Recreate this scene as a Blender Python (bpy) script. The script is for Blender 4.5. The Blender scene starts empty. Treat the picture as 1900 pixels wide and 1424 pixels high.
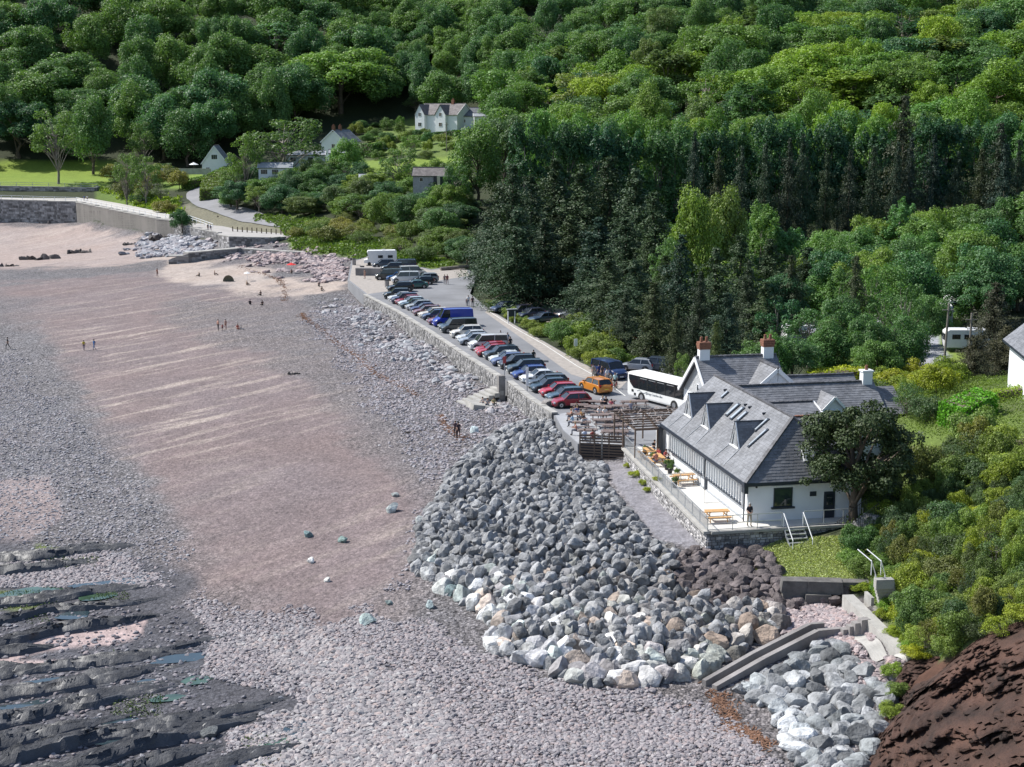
import bpy, bmesh, math, random
import numpy as np
from mathutils import Vector, Matrix, noise as mnoise
from mathutils.geometry import tessellate_polygon
R = math.radians
random.seed(7)
C = bpy.context.scene.collection
scene = bpy.context.scene

# ------------------------------------------------------------------ camera
FPX, PCX, PCY, CAMH = 2700.0, 950.0, 712.0, 34.0          # focal length etc. in pixels of the 1900 px wide photo
TILT = math.atan((PCY - 205.0) / FPX)
cam_d = bpy.data.cameras.new('camera')
cam = bpy.data.objects.new('camera', cam_d)
C.objects.link(cam)
cam.location = (0, 0, CAMH)
cam.rotation_euler = (math.pi / 2 - TILT, 0, 0)
cam_d.sensor_width = 36.0
cam_d.lens = 36.0 * FPX / 1900.0
cam_d.clip_start = 1.0
cam_d.clip_end = 4000.0
scene.camera = cam

# ------------------------------------------------------------------ light
SUN_EL, SUN_AZ = 48.0, -68.0           # azimuth from +Y towards +X: the sun stands to the left, a little behind
world = bpy.data.worlds.new('World')
scene.world = world
world.use_nodes = True
wn = world.node_tree
sky = wn.nodes.new('ShaderNodeTexSky')
sky.sky_type = 'NISHITA'
sky.sun_disc = False
sky.sun_elevation = R(SUN_EL)
sky.sun_rotation = R(SUN_AZ)
wn.links.new(sky.outputs[0], wn.nodes['Background'].inputs[0])
wn.nodes['Background'].inputs[1].default_value = 0.12
sl = bpy.data.lights.new('sun', 'SUN')
sl.energy = 5.0
sl.angle = R(0.5)
sl.color = (1.0, 0.965, 0.9)
sun = bpy.data.objects.new('sun', sl)
C.objects.link(sun)
sdir = Vector((math.sin(R(SUN_AZ)) * math.cos(R(SUN_EL)), math.cos(R(SUN_AZ)) * math.cos(R(SUN_EL)), math.sin(R(SUN_EL))))
sun.rotation_euler = sdir.to_track_quat('Z', 'Y').to_euler()
sun.location = (-60, 60, 120)
vs = scene.view_settings
scene.display_settings.display_device = 'sRGB'
vs.view_transform = 'Standard'
vs.look = 'None'
vs.exposure = 0.36
vs.gamma = 1.0
vs.use_curve_mapping = False
scene.render.engine = 'CYCLES'
scene.cycles.max_bounces = 5
scene.cycles.diffuse_bounces = 2
scene.cycles.glossy_bounces = 2
scene.cycles.transmission_bounces = 2
scene.cycles.transparent_max_bounces = 4

# ------------------------------------------------------------------ pixel <-> place
_c, _s = math.cos(TILT), math.sin(TILT)
def ray(px, py):
    a = (px - PCX) / FPX; b = -(py - PCY) / FPX
    return (a, _c + b * _s, -_s + b * _c)
def W(px, py, z):
    r = ray(px, py); t = (z - CAMH) / r[2]
    return Vector((r[0] * t, r[1] * t, z))
def WY(px, py, Y):
    r = ray(px, py); t = Y / r[1]
    return Vector((r[0] * t, Y, CAMH + r[2] * t))
def XY(px, Y, z=10.0):
    d = Y * _c - (z - CAMH) * _s
    return (px - PCX) / FPX * d
def PJ(x, y, z):
    z = z - CAMH
    d = y * _c - z * _s; u = y * _s + z * _c
    return PCX + FPX * x / d, PCY - FPX * u / d

# ------------------------------------------------------------------ helpers
def tag(o, label=None, cat=None, group=None, kind=None):
    if label: o['label'] = label
    if cat: o['category'] = cat
    if group: o['group'] = group
    if kind: o['kind'] = kind
    return o
def empty(name, loc=(0, 0, 0), rz=0.0, label=None, cat=None, group=None):
    o = bpy.data.objects.new(name, None)
    o.empty_display_size = 0.3
    C.objects.link(o)
    o.location = loc; o.rotation_euler = (0, 0, rz)
    return tag(o, label, cat, group)
def link(name, me, parent=None, loc=None, rot=None, scale=None, color=None):
    o = bpy.data.objects.new(name, me)
    C.objects.link(o)
    if parent: o.parent = parent
    if loc is not None: o.location = loc
    if rot is not None: o.rotation_euler = rot
    if scale is not None: o.scale = scale if hasattr(scale, '__len__') else (scale,) * 3
    if color is not None: o.color = (*color[:3], 1)
    return o
def copy_tree(o, parent=None):
    c = o.copy(); C.objects.link(c); c.parent = parent
    for ch in KIDS.get(o.name, list(o.children)): copy_tree(ch, c)
    return c
KIDS = {}
def remember(o):
    KIDS[o.name] = list(o.children)
    for ch in o.children: remember(ch)
class MB:
    def __init__(s): s.v = []; s.f = []; s.m = []
    def add(s, vs_, fs, m=0):
        b = len(s.v)
        s.v.extend([tuple(p) for p in vs_])
        for f in fs: s.f.append(tuple(b + i for i in f)); s.m.append(m)
        return s
    def box(s, c, d, rz=0.0, m=0, rx=0.0, ry=0.0, taper=1.0):
        hx, hy, hz = d[0] / 2, d[1] / 2, d[2] / 2
        M = Matrix.Rotation(rz, 3, 'Z') @ Matrix.Rotation(ry, 3, 'Y') @ Matrix.Rotation(rx, 3, 'X')
        vs_ = []
        for z in (-hz, hz):
            k = taper if z > 0 else 1.0
            for x, y in ((-hx, -hy), (hx, -hy), (hx, hy), (-hx, hy)):
                vs_.append(M @ Vector((x * k, y * k, z)) + Vector(c))
        return s.add(vs_, [(3, 2, 1, 0), (4, 5, 6, 7), (0, 1, 5, 4), (1, 2, 6, 5), (2, 3, 7, 6), (3, 0, 4, 7)], m)
    def beam(s, a, b, w, h, m=0):
        a = Vector(a); b = Vector(b); d = (b - a)
        if d.length < 1e-6: return s
        d.normalize()
        up = Vector((0, 0, 1)) if abs(d.z) < 0.95 else Vector((1, 0, 0))
        x = d.cross(up).normalized() * w / 2; y = x.cross(d).normalized() * h / 2
        vs_ = [a - x - y, a + x - y, a + x + y, a - x + y, b - x - y, b + x - y, b + x + y, b - x + y]
        return s.add(vs_, [(3, 2, 1, 0), (4, 5, 6, 7), (0, 1, 5, 4), (1, 2, 6, 5), (2, 3, 7, 6), (3, 0, 4, 7)], m)
    def tube(s, a, b, r0, r1=None, n=8, m=0, cap=True):
        a = Vector(a); b = Vector(b); d = (b - a).normalized()
        if r1 is None: r1 = r0
        up = Vector((0, 0, 1)) if abs(d.z) < 0.95 else Vector((1, 0, 0))
        x = d.cross(up).normalized(); y = x.cross(d)
        vs_ = []
        for p, r in ((a, r0), (b, r1)):
            for i in range(n):
                t = 2 * math.pi * i / n
                vs_.append(p + x * math.cos(t) * r + y * math.sin(t) * r)
        fs = [(i, (i + 1) % n, n + (i + 1) % n, n + i) for i in range(n)]
        if cap: fs += [tuple(range(n - 1, -1, -1)), tuple(range(n, 2 * n))]
        return s.add(vs_, fs, m)
    def prism(s, poly, z0, z1, m=0):
        n = len(poly)
        area = sum(poly[i][0] * poly[(i + 1) % n][1] - poly[(i + 1) % n][0] * poly[i][1] for i in range(n))
        if area < 0: poly = poly[::-1]
        vs_ = [(p[0], p[1], z0) for p in poly] + [(p[0], p[1], z1) for p in poly]
        fs = [tuple(range(n - 1, -1, -1)), tuple(range(n, 2 * n))] + [(i, (i + 1) % n, n + (i + 1) % n, n + i) for i in range(n)]
        return s.add(vs_, fs, m)
    def build(s, name, mats, parent=None, smooth=False, **kw):
        me = bpy.data.meshes.new(name)
        me.from_pydata([tuple(p) for p in s.v], [], s.f)
        for mm in (mats if isinstance(mats, (list, tuple)) else [mats]): me.materials.append(mm)
        me.polygons.foreach_set('material_index', s.m)
        if smooth: me.polygons.foreach_set('use_smooth', [True] * len(s.f))
        me.update()
        return link(name, me, parent, **kw)
def np_mesh(name, V, F, mat=None, smooth=False):
    """V (n,3), F (m,k) all faces with k corners"""
    me = bpy.data.meshes.new(name)
    V = np.asarray(V, dtype=np.float32); F = np.asarray(F, dtype=np.int32)
    k = F.shape[1]
    me.vertices.add(len(V)); me.vertices.foreach_set('co', V.ravel())
    me.loops.add(F.size); me.loops.foreach_set('vertex_index', F.ravel())
    me.polygons.add(len(F))
    me.polygons.foreach_set('loop_start', np.arange(0, F.size, k, dtype=np.int32))
    me.polygons.foreach_set('loop_total', np.full(len(F), k, dtype=np.int32))
    if smooth: me.polygons.foreach_set('use_smooth', np.ones(len(F), dtype=bool))
    if mat: me.materials.append(mat)
    me.update(calc_edges=True)
    return me
def vnoise(x, y, seed=0):
    xi = np.floor(x).astype(np.int64); yi = np.floor(y).astype(np.int64)
    fx = x - xi; fy = y - yi
    fx = fx * fx * (3 - 2 * fx); fy = fy * fy * (3 - 2 * fy)
    def h(a, b):
        n = (a * 374761393 + b * 668265263 + seed * 974634777) & 0xffffffff
        n = ((n ^ (n >> 13)) * 1274126177) & 0xffffffff
        return ((n ^ (n >> 16)) & 0xffff) / 65535.0
    return (h(xi, yi) * (1 - fx) + h(xi + 1, yi) * fx) * (1 - fy) + (h(xi, yi + 1) * (1 - fx) + h(xi + 1, yi + 1) * fx) * fy
def fbm(x, y, seed=0, o=4):
    t = 0; a = 0.5; n = 0
    for i in range(o):
        t = t + a * vnoise(x * 2 ** i, y * 2 ** i, seed + i * 17); n += a; a *= 0.5
    return t / n
def sdf(px, py, poly):
    """signed distance to a polygon, positive inside"""
    px = np.asarray(px, float); py = np.asarray(py, float)
    d = np.full(px.shape, 1e18); ins = np.zeros(px.shape, bool)
    n = len(poly)
    for i in range(n):
        ax, ay = poly[i][:2]; bx, by = poly[(i + 1) % n][:2]
        ex, ey = bx - ax, by - ay
        t = np.clip(((px - ax) * ex + (py - ay) * ey) / (ex * ex + ey * ey + 1e-12), 0, 1)
        d = np.minimum(d, (px - ax - t * ex) ** 2 + (py - ay - t * ey) ** 2)
        c = ((ay > py) != (by > py))
        with np.errstate(divide='ignore', invalid='ignore'):
            xx = ax + (py - ay) * ex / (ey if abs(ey) > 1e-12 else 1e-12)
        ins ^= (c & (px < xx))
    return np.where(ins, 1, -1) * np.sqrt(d)

# ------------------------------------------------------------------ materials
def new_mat(name):
    m = bpy.data.materials.new(name); m.use_nodes = True
    return m, m.node_tree, m.node_tree.nodes['Principled BSDF']
def mixrgb(nt, mode, f, a, b):
    n = nt.nodes.new('ShaderNodeMix'); n.data_type = 'RGBA'; n.blend_type = mode
    for idx, v in ((0, f), (6, a), (7, b)):
        if isinstance(v, bpy.types.NodeSocket): nt.links.new(v, n.inputs[idx])
        elif idx == 0: n.inputs[0].default_value = v
        else: n.inputs[idx].default_value = (*v[:3], 1)
    return n.outputs[2]
def ramp(nt, fac, stops):
    n = nt.nodes.new('ShaderNodeMapRange')
    n.inputs[1].default_value, n.inputs[2].default_value, n.inputs[3].default_value, n.inputs[4].default_value = stops
    nt.links.new(fac, n.inputs[0])
    return n.outputs[0]
def noise_tex(nt, scale, detail=4, coord='Object', rough=0.6, stretch=None):
    t = nt.nodes.new('ShaderNodeTexNoise')
    t.inputs['Scale'].default_value = scale; t.inputs['Detail'].default_value = detail
    t.inputs['Roughness'].default_value = rough
    if coord == 'World':
        g = nt.nodes.new('ShaderNodeNewGeometry'); src = g.outputs['Position']
    else:
        g = nt.nodes.new('ShaderNodeTexCoord'); src = g.outputs[coord]
    if stretch:
        mp = nt.nodes.new('ShaderNodeMapping'); mp.inputs['Scale'].default_value = stretch[:3]
        if len(stretch) > 3: mp.inputs['Rotation'].default_value = (0, 0, stretch[3])
        nt.links.new(src, mp.inputs[0]); src = mp.outputs[0]
    nt.links.new(src, t.inputs['Vector'])
    return t.outputs[0]
def mat(name, col, rough=0.7, var=0.25, scale=3.0, bump=0.0, bscale=20.0, objcol=False, island=0.0, metal=0.0, spec=0.5, coord='Object', detail=5, coat=0.0, stretch=None):
    m, nt, p = new_mat(name)
    p.inputs['Roughness'].default_value = rough
    p.inputs['Metallic'].default_value = metal
    p.inputs['Specular IOR Level'].default_value = spec
    if coat: p.inputs['Coat Weight'].default_value = coat; p.inputs['Coat Roughness'].default_value = 0.08
    c = None
    if objcol:
        oi = nt.nodes.new('ShaderNodeObjectInfo'); c = oi.outputs['Color']
        if col is not None: c = mixrgb(nt, 'MULTIPLY', 1.0, c, col)
    base = c if c is not None else col
    if name.endswith('boulder'):
        f = ramp(nt, oi.outputs['Random'], (0, 1, .62, 1.35)); cc = nt.nodes.new('ShaderNodeCombineColor')
        for i in range(3): nt.links.new(f, cc.inputs[i])
        base = mixrgb(nt, 'MULTIPLY', 1.0, base, cc.outputs[0])
    if var:
        nz = noise_tex(nt, scale, detail, coord, stretch=stretch)
        f = ramp(nt, nz, (0.3, 0.7, 1 - var, 1 + var))
        cc = nt.nodes.new('ShaderNodeCombineColor')
        for i in range(3): nt.links.new(f, cc.inputs[i])
        base = mixrgb(nt, 'MULTIPLY', 1.0, base, cc.outputs[0])
    if island:
        g = nt.nodes.new('ShaderNodeNewGeometry')
        f = ramp(nt, g.outputs['Random Per Island'], (0, 1, 1 - island, 1 + island))
        cc = nt.nodes.new('ShaderNodeCombineColor')
        for i in range(3): nt.links.new(f, cc.inputs[i])
        base = mixrgb(nt, 'MULTIPLY', 1.0, base, cc.outputs[0])
    if isinstance(base, bpy.types.NodeSocket): nt.links.new(base, p.inputs['Base Color'])
    else: p.inputs['Base Color'].default_value = (*base[:3], 1)
    if bump:
        nb = noise_tex(nt, bscale, 4, coord)
        b = nt.nodes.new('ShaderNodeBump'); b.inputs['Strength'].default_value = 1.0; b.inputs['Distance'].default_value = bump
        nt.links.new(nb, b.inputs['Height']); nt.links.new(b.outputs[0], p.inputs['Normal'])
    return m
def leaf_mat(name, col, var=0.35, transl=0.25, hue=(0.9, 1.0, 0.7), rough=0.55):
    m, nt, p = new_mat(name)
    oi = nt.nodes.new('ShaderNodeObjectInfo')
    g = nt.nodes.new('ShaderNodeNewGeometry')
    base = mixrgb(nt, 'MULTIPLY', 1.0, oi.outputs['Color'], col)
    warm = (col[0] * 1.6, col[1] * 1.28, col[2] * 0.75); cool = (col[0] * .55, col[1] * .72, col[2] * 1.05)
    t = mixrgb(nt, 'MIX', oi.outputs['Random'], warm, cool)
    t = mixrgb(nt, 'MULTIPLY', 1.0, oi.outputs['Color'], t)
    base = mixrgb(nt, 'MIX', 0.62, base, t)
    f = ramp(nt, g.outputs['Random Per Island'], (0, 1, 1 - var, 1 + var))
    cc = nt.nodes.new('ShaderNodeCombineColor')
    for i in range(3): nt.links.new(f, cc.inputs[i])
    base = mixrgb(nt, 'MULTIPLY', 1.0, base, cc.outputs[0])
    nt.links.new(base, p.inputs['Base Color'])
    p.inputs['Roughness'].default_value = rough
    p.inputs['Specular IOR Level'].default_value = 0.35
    tr = nt.nodes.new('ShaderNodeBsdfTranslucent')
    nt.links.new(mixrgb(nt, 'MULTIPLY', 1.0, base, (1.5, 1.6, 0.7)), tr.inputs[0])
    mx = nt.nodes.new('ShaderNodeMixShader'); mx.inputs[0].default_value = transl
    nt.links.new(p.outputs[0], mx.inputs[1]); nt.links.new(tr.outputs[0], mx.inputs[2])
    nt.links.new(mx.outputs[0], nt.nodes['Material Output'].inputs[0])
    return m
M = {}
M['white'] = mat('white_render', (0.74, 0.76, 0.78), 0.8, 0.05, 0.7)
M['white_paint'] = mat('white_paint', (0.78, 0.79, 0.8), 0.45, 0.04, 2)
M['slate'] = mat('roof_slate', (0.165, 0.17, 0.185), 0.55, 0.25, 0.5, island=0.2, spec=0.6)
M['slate_under'] = mat('roof_felt', (0.06, 0.062, 0.07), 0.8, 0.1)
M['ridge'] = mat('ridge_tile', (0.10, 0.10, 0.11), 0.7, 0.3, 4, island=0.3)
M['terracotta'] = mat('terracotta', (0.21, 0.09, 0.055), 0.75, 0.25, 5, island=0.2)
M['lead'] = mat('lead_flashing', (0.33, 0.35, 0.38), 0.5, 0.15, 3)
M['dark_trim'] = mat('dark_blue_trim', (0.022, 0.03, 0.045), 0.4, 0.1)
M['glass'] = mat('window_glass', (0.02, 0.03, 0.035), 0.06, 0.0, spec=0.9)
M['car_glass'] = mat('car_glass', (0.018, 0.022, 0.026), 0.05, 0.0, spec=0.9)
M['grey_blue_glass'] = mat('window_glass_grey_blue', (0.2, 0.23, 0.26), 0.12, 0.12, 3, spec=0.9)  # panes of the long window banks: one even grey-blue colour
M['metal'] = mat('galvanised_metal', (0.5, 0.52, 0.54), 0.4, 0.1, metal=0.6)
M['dark_metal'] = mat('dark_metal', (0.03, 0.032, 0.035), 0.5, 0.1, metal=0.3)
M['wood'] = mat('weathered_wood', (0.13, 0.095, 0.075), 0.8, 0.3, 6, island=0.25, stretch=(1, 8, 8))
M['wood_red'] = mat('red_stained_wood', (0.17, 0.13, 0.12), 0.75, 0.25, 6, island=0.25)
M['wood_new'] = mat('new_pine_wood', (0.56, 0.33, 0.14), 0.65, 0.15, 6, island=0.12)
M['bark'] = mat('bark', (0.11, 0.085, 0.065), 0.9, 0.4, 2, bump=0.03, bscale=6)
M['bark_grey'] = mat('grey_bark', (0.2, 0.18, 0.155), 0.9, 0.35, 2)
M['concrete'] = mat('concrete', (0.36, 0.35, 0.33), 0.85, 0.22, 0.9, bump=0.02, bscale=8)
M['concrete_dark'] = mat('weathered_concrete', (0.25, 0.235, 0.23), 0.9, 0.4, 0.35, bump=0.05, bscale=3, stretch=(1, 1, 0.18))
M['paving'] = mat('pale_paving', (0.62, 0.6, 0.56), 0.8, 0.08, 1.2)
M['masonry'] = mat('rubble_masonry', (0.2, 0.19, 0.185), 0.88, 0.3, 1.2, bump=0.03, bscale=12, island=0.5)
M['mortar'] = mat('mortar', (0.105, 0.1, 0.1), 0.95, 0.3, 2)
M['rock'] = mat('grey_boulder', (1, 1, 1), 0.85, 0.5, 1.6, bump=0.11, bscale=4.5, objcol=True, detail=9)
M['rock_dark'] = mat('dark_rock', (0.07, 0.068, 0.072), 0.8, 0.4, 1.5, bump=0.08, bscale=3)
M['tyre'] = mat('tyre_rubber', (0.014, 0.014, 0.015), 0.8, 0.0)
M['rim'] = mat('alloy_rim', (0.45, 0.46, 0.48), 0.3, 0.0, metal=0.7)
M['paint'] = mat('car_paint', None, 0.28, 0.0, objcol=True, coat=0.8, spec=0.5)
M['paint_matt'] = mat('body_panel', None, 0.45, 0.05, 2, objcol=True)
M['black_plastic'] = mat('black_plastic', (0.02, 0.02, 0.022), 0.5, 0.0)
M['lamp_clear'] = mat('headlight_glass', (0.6, 0.62, 0.65), 0.1, 0.0, spec=0.9)
M['lamp_red'] = mat('tail_light_red', (0.4, 0.02, 0.015), 0.2, 0.0)
M['plate_w'] = mat('number_plate_white', (0.75, 0.75, 0.72), 0.5, 0.0)
M['plate_y'] = mat('number_plate_yellow', (0.7, 0.52, 0.06), 0.5, 0.0)
M['skin'] = mat('skin', (0.52, 0.32, 0.235), 0.55, 0.0)
M['leaf'] = leaf_mat('broadleaf_foliage', (0.104, 0.19, 0.07))
M['leaf_con'] = leaf_mat('conifer_foliage', (0.042, 0.070, 0.040), var=0.3, transl=0.1, rough=0.6)
M['leaf_scrub'] = leaf_mat('scrub_foliage', (0.15, 0.20, 0.065), var=0.5)
M['weed'] = mat('dried_seaweed', (0.17, 0.09, 0.055), 0.9, 0.4, 3, island=0.4)
_cm = {}
def cloth(col):
    k = tuple(round(c, 3) for c in col)
    if k not in _cm: _cm[k] = mat('cloth', col, 0.9, 0.12, 8)
    return _cm[k]
# ================================================================== TERRAIN
CP = [  # px, py, z
 (0,1424,-.8),(300,1424,-.7),(0,1250,-.8),(0,1100,-.75),(350,1200,-.6),(300,1050,-.5),(0,1000,-.6),(0,800,-.4),(0,650,-.2),(0,500,.3),(150,412,.9),(0,412,.9),
 (250,800,.1),(450,700,.7),(450,900,.3),(700,1000,.5),(600,1200,.0),(700,1424,.2),(1000,1380,.7),(1300,1380,1.0),(1450,1400,1.1),
 (500,500,1.4),(350,500,.9),(400,600,1.0),(560,560,1.5),(600,500,2.2),(700,620,1.6),(560,700,1.0),(800,760,1.5),(700,800,1.0),(850,850,1.2),(780,950,.7),(780,1060,.6),(870,1130,.6),(920,1220,.6),(1180,1280,.8),
 (640,530,2.6),(560,470,3.2),(640,485,3.9),(470,490,2.4),
 (700,565,1.9),(800,628,1.8),(900,690,1.8),(960,735,1.9),(1010,790,2.3),(940,800,1.8),
 (1000,860,2.3),(1000,960,1.7),(1000,1100,1.1),(1100,900,2.7),(1150,1000,2.5),(1200,1100,1.9),(1200,1200,1.1),(1080,830,3.0),
 (1130,875,2.65),(1240,1000,2.6),(1290,1015,2.6),(1160,862,2.65),(1350,1030,2.6),(1420,1020,2.9),(1500,1060,2.7),(1570,1020,3.3),(1540,1085,2.7),(1400,1095,2.3),(1400,1130,1.8),(1520,1130,1.9),(1560,1150,1.9),
 (1340,1220,1.1),(1420,1260,1.1),(1500,1220,1.5),(1600,1230,1.7),(1560,1350,1.2),(1640,1330,1.4),(1500,1420,1.0),
 (1620,1120,3.1),(1670,1180,3.0),(1722,1240,2.95),(1556,1140,1.75),(1598,1190,1.75),(1640,1232,1.75),(1688,1280,1.9),(1470,1120,1.6),(1510,1124,1.6),(1555,1130,1.7),(1430,1104,1.9),
 (690,480,4.0),(740,470,4.1),(820,495,4.1),(880,560,4.0),(900,580,4.0),(1000,630,4.1),(1080,670,4.1),(1150,690,4.2),(1060,600,4.2),(1150,600,4.4),(1250,650,4.4),(1400,600,4.6),(1550,600,4.8),(1640,640,5.0),(1740,600,5.2),(1740,690,5.2),
 (1250,560,4.5),(1000,540,4.4),(1600,500,5.5),(1300,480,5.0),
]
CH = [  # px, Y, z  (far and high ground)
 (1500,118,4.3),(1560,112,4.3),(1640,140,6.0),(1700,128,8.3),(1760,132,8.5),(1620,112,5.6),(1680,112,6.9),(1750,105,7.2),(1830,112,9.0),(1890,118,10.2),(2050,115,11.5),(2050,130,11.5),(1850,135,8.5),(1900,150,7),
 (1900,92,7.0),(1800,95,6.0),(1740,95,4.9),(1680,96,4.0),(1640,99,4.2),(1590,104,4.1),(1700,88,3.6),(1780,86,5.2),(1760,79,4.9),(1830,77,6.4),(1900,76,7.7),(2050,75,9.8),(2200,90,14),
 (1760,72,1.6),(1850,70,1.3),(1900,69,1.2),(2000,60,1.0),(2200,60,2.0),(1600,60,.8),(1000,60,.2),(200,60,-1.0),(-300,60,-1.2),
 (-400,120,-1),(-400,300,-.2),(-400,425,.8),
 (215,396,1.0),(290,373,1.2),(325,366,1.6),(140,422,.9),(0,431,.9),(-200,434,.9),(215,414,6.2),(290,394,5.6),(140,442,6.8),(0,448,7.0),(250,385,1.0),(180,408,.9),(390,345,1.6),(400,362,4.2),
 (-400,470,12),(0,470,11.5),(170,470,11.5),(250,440,9.5),(310,420,8.0),(0,510,13.8),(200,510,13.8),(350,500,14),(400,480,13.3),
 (330,395,6.5),(380,385,5.6),(420,372,5.0),(480,355,4.6),(560,335,4.4),(640,315,4.3),(360,430,8.6),(430,400,7.8),(500,380,7.5),
 (560,370,8),(650,345,6.5),(750,325,6.2),(820,300,5.0),(870,290,4.3),(600,400,14),(700,400,14.5),(800,380,13),(700,430,18.5),(800,430,19),(600,440,17),(500,430,13),(450,440,12.5),(830,500,27.3),(750,500,26),(900,500,28),(650,490,22),(560,500,19),(860,545,31),(640,530,26),(700,560,32),
 (900,400,17),(950,330,11),(900,330,8),
 (-400,560,36),(0,560,36),(300,560,36),(500,560,35),(650,580,42),(780,590,42),(900,560,40),
 (-400,640,76),(0,640,74),(300,640,72),(600,650,70),(780,660,66),(-400,900,130),(300,900,130),(900,900,120),(1500,900,120),(2400,900,125),
 (950,480,31),(950,580,56),(1000,380,20),(1050,300,6),(1100,400,26),(1100,500,45),(1200,600,72),
 (1200,300,6),(1400,300,6),(1600,300,6.5),(1800,290,7),(2000,280,9),(1200,340,16),(1400,345,20),(1600,345,21),(1800,335,20),(2000,320,20),
 (1400,420,36),(1600,420,37),(1800,420,37),(2300,420,40),(1400,520,58),(1700,520,59),(2300,520,62),(1500,640,82),(2300,640,88),
 (1900,230,6.5),(2200,200,9),(1500,250,5.5),(1700,240,6),(1000,250,4.5),(1100,230,4.4),
]
_P = [tuple(W(*c)) for c in CP] + [(XY(px, Y, z), Y, z) for px, Y, z in CH]
_P = np.array(_P)
def _key(x, y):                     # compress depth far away so that spacing stays even
    return np.stack([x / (40 + 0.25 * y), np.log(np.maximum(y, 30)) * 4.2], -1)
_K = _key(_P[:, 0], _P[:, 1])
def _phi(d): return d
_n = len(_P)
_A = np.zeros((_n + 3, _n + 3))
_D = np.sqrt(((_K[:, None] - _K[None]) ** 2).sum(-1))
_A[:_n, :_n] = _phi(_D) - np.eye(_n) * 0.01
_A[:_n, _n] = 1; _A[:_n, _n + 1:] = _K
_A[_n, :_n] = 1; _A[_n + 1:, :_n] = _K.T
_Wt = np.linalg.solve(_A, np.concatenate([_P[:, 2], np.zeros(3)]))
def _rbf(x, y):
    x = np.asarray(x, float); y = np.asarray(y, float)
    sh = x.shape; K = _key(x.ravel(), y.ravel()); out = np.zeros(len(K))
    for i in range(0, len(K), 20000):
        k = K[i:i + 20000]
        d = np.sqrt(((k[:, None] - _K[None]) ** 2).sum(-1))
        out[i:i + 20000] = _phi(d) @ _Wt[:_n] + _Wt[_n] + k @ _Wt[_n + 1:]
    return out.reshape(sh)
# made-ground polygons (world x, y)
def wp(lst, z): return [tuple(W(a, b, z)[:2]) for a, b in lst]
UO = Vector((17.04, 103.07)); UU = Vector((-0.192, 0.981)).normalized(); UV_ = Vector((0.981, 0.192)).normalized()
def uvw(u, v, z=0.0):
    p = UO + UU * u + UV_ * v
    return Vector((p.x, p.y, z))
INN_RZ = math.atan2(UV_.y, UV_.x)      # local x = v (to the right), local y = u (away)
SEA = [(1027, 770), (985, 739), (935, 703), (868, 661), (800, 616), (740, 579), (680, 548)]     # seawall outer top edge, z 4.1
CAR_PX = SEA[::-1] + [(1045, 800), (1072, 824), (1163, 826)]
CARPARK = wp(CAR_PX, 4.0) + [tuple(uvw(25.4, 0)[:2]), tuple(uvw(18, .5)[:2]), tuple(uvw(20, 6)[:2]), tuple(uvw(35, 16)[:2])] + \
          wp([(1300, 672), (1150, 682), (1112, 690), (1070, 668), (1010, 634), (960, 606), (905, 572), (872, 545), (885, 512), (862, 492), (800, 500), (745, 488), (700, 470), (652, 484), (645, 520)], 4.0)
TERR = [tuple(uvw(-1.5, -3.35)[:2]), tuple(uvw(-1.5, 10.5)[:2]), tuple(uvw(4, 20)[:2]), tuple(uvw(24, 20)[:2]), tuple(uvw(26, 10)[:2]), tuple(uvw(25.5, -2.2)[:2])]
def hgt(x, y):
    x = np.asarray(x, float); y = np.asarray(y, float)
    z = _rbf(x, y)
    z = z + 0.16 * (fbm(x / 7, y / 7, 3, 3) - 0.5) * np.clip((y - 40) / 60, 0.3, 3)
    a = sdf(x, y, CARPARK); b = sdf(x, y, TERR)
    z = np.where(np.maximum(a - 1.3, b - 1.0) > 0, 0.5, z)
    near = np.clip(1 - np.abs(np.minimum(a, 0)) / 0.1, 0, 1)
    return z
def hz(x, y): return float(hgt(np.array([x]), np.array([y]))[0])
# dense lookup for speed
_ys = np.exp(np.linspace(math.log(55), math.log(950), 520)); _us = np.linspace(-0.62, 0.66, 430)
_YY, _UU = np.meshgrid(_ys, _us, indexing='ij'); _XX = _YY * _UU
_ZZ = hgt(_XX, _YY)
def gz(x, y):
    i = np.interp(y, _ys, np.arange(len(_ys))); j = np.interp(x / y, _us, np.arange(len(_us)))
    i0 = np.clip(np.floor(i).astype(int), 0, len(_ys) - 2); j0 = np.clip(np.floor(j).astype(int), 0, len(_us) - 2)
    fi = i - i0; fj = j - j0
    return (_ZZ[i0, j0] * (1 - fi) + _ZZ[i0 + 1, j0] * fi) * (1 - fj) + (_ZZ[i0, j0 + 1] * (1 - fi) + _ZZ[i0 + 1, j0 + 1] * fi) * fj
def solid(x, y):
    """walking surface height"""
    z = float(gz(np.array(x), np.array(y)))
    if float(sdf(np.array([x]), np.array([y]), TERR)[0]) > 0 and float(sdf(np.array([x]), np.array([y]), TERR)[0]) < 90: z = 4.2
    elif float(sdf(np.array([x]), np.array([y]), CARPARK)[0]) > 0: z = 4.0
    return z
def HIT(px, py, y0=60, y1=900):
    """first point where the view ray meets the ground"""
    Y = np.exp(np.linspace(math.log(y0), math.log(y1), 1500))
    r = ray(px, py); t = Y / r[1]
    X = r[0] * t; Z = CAMH + r[2] * t
    g = gz(X, Y)
    k = np.nonzero(Z <= g)[0]
    i = k[0] if len(k) else len(Y) - 1
    return Vector((X[i], Y[i], solid(X[i], Y[i])))

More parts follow.
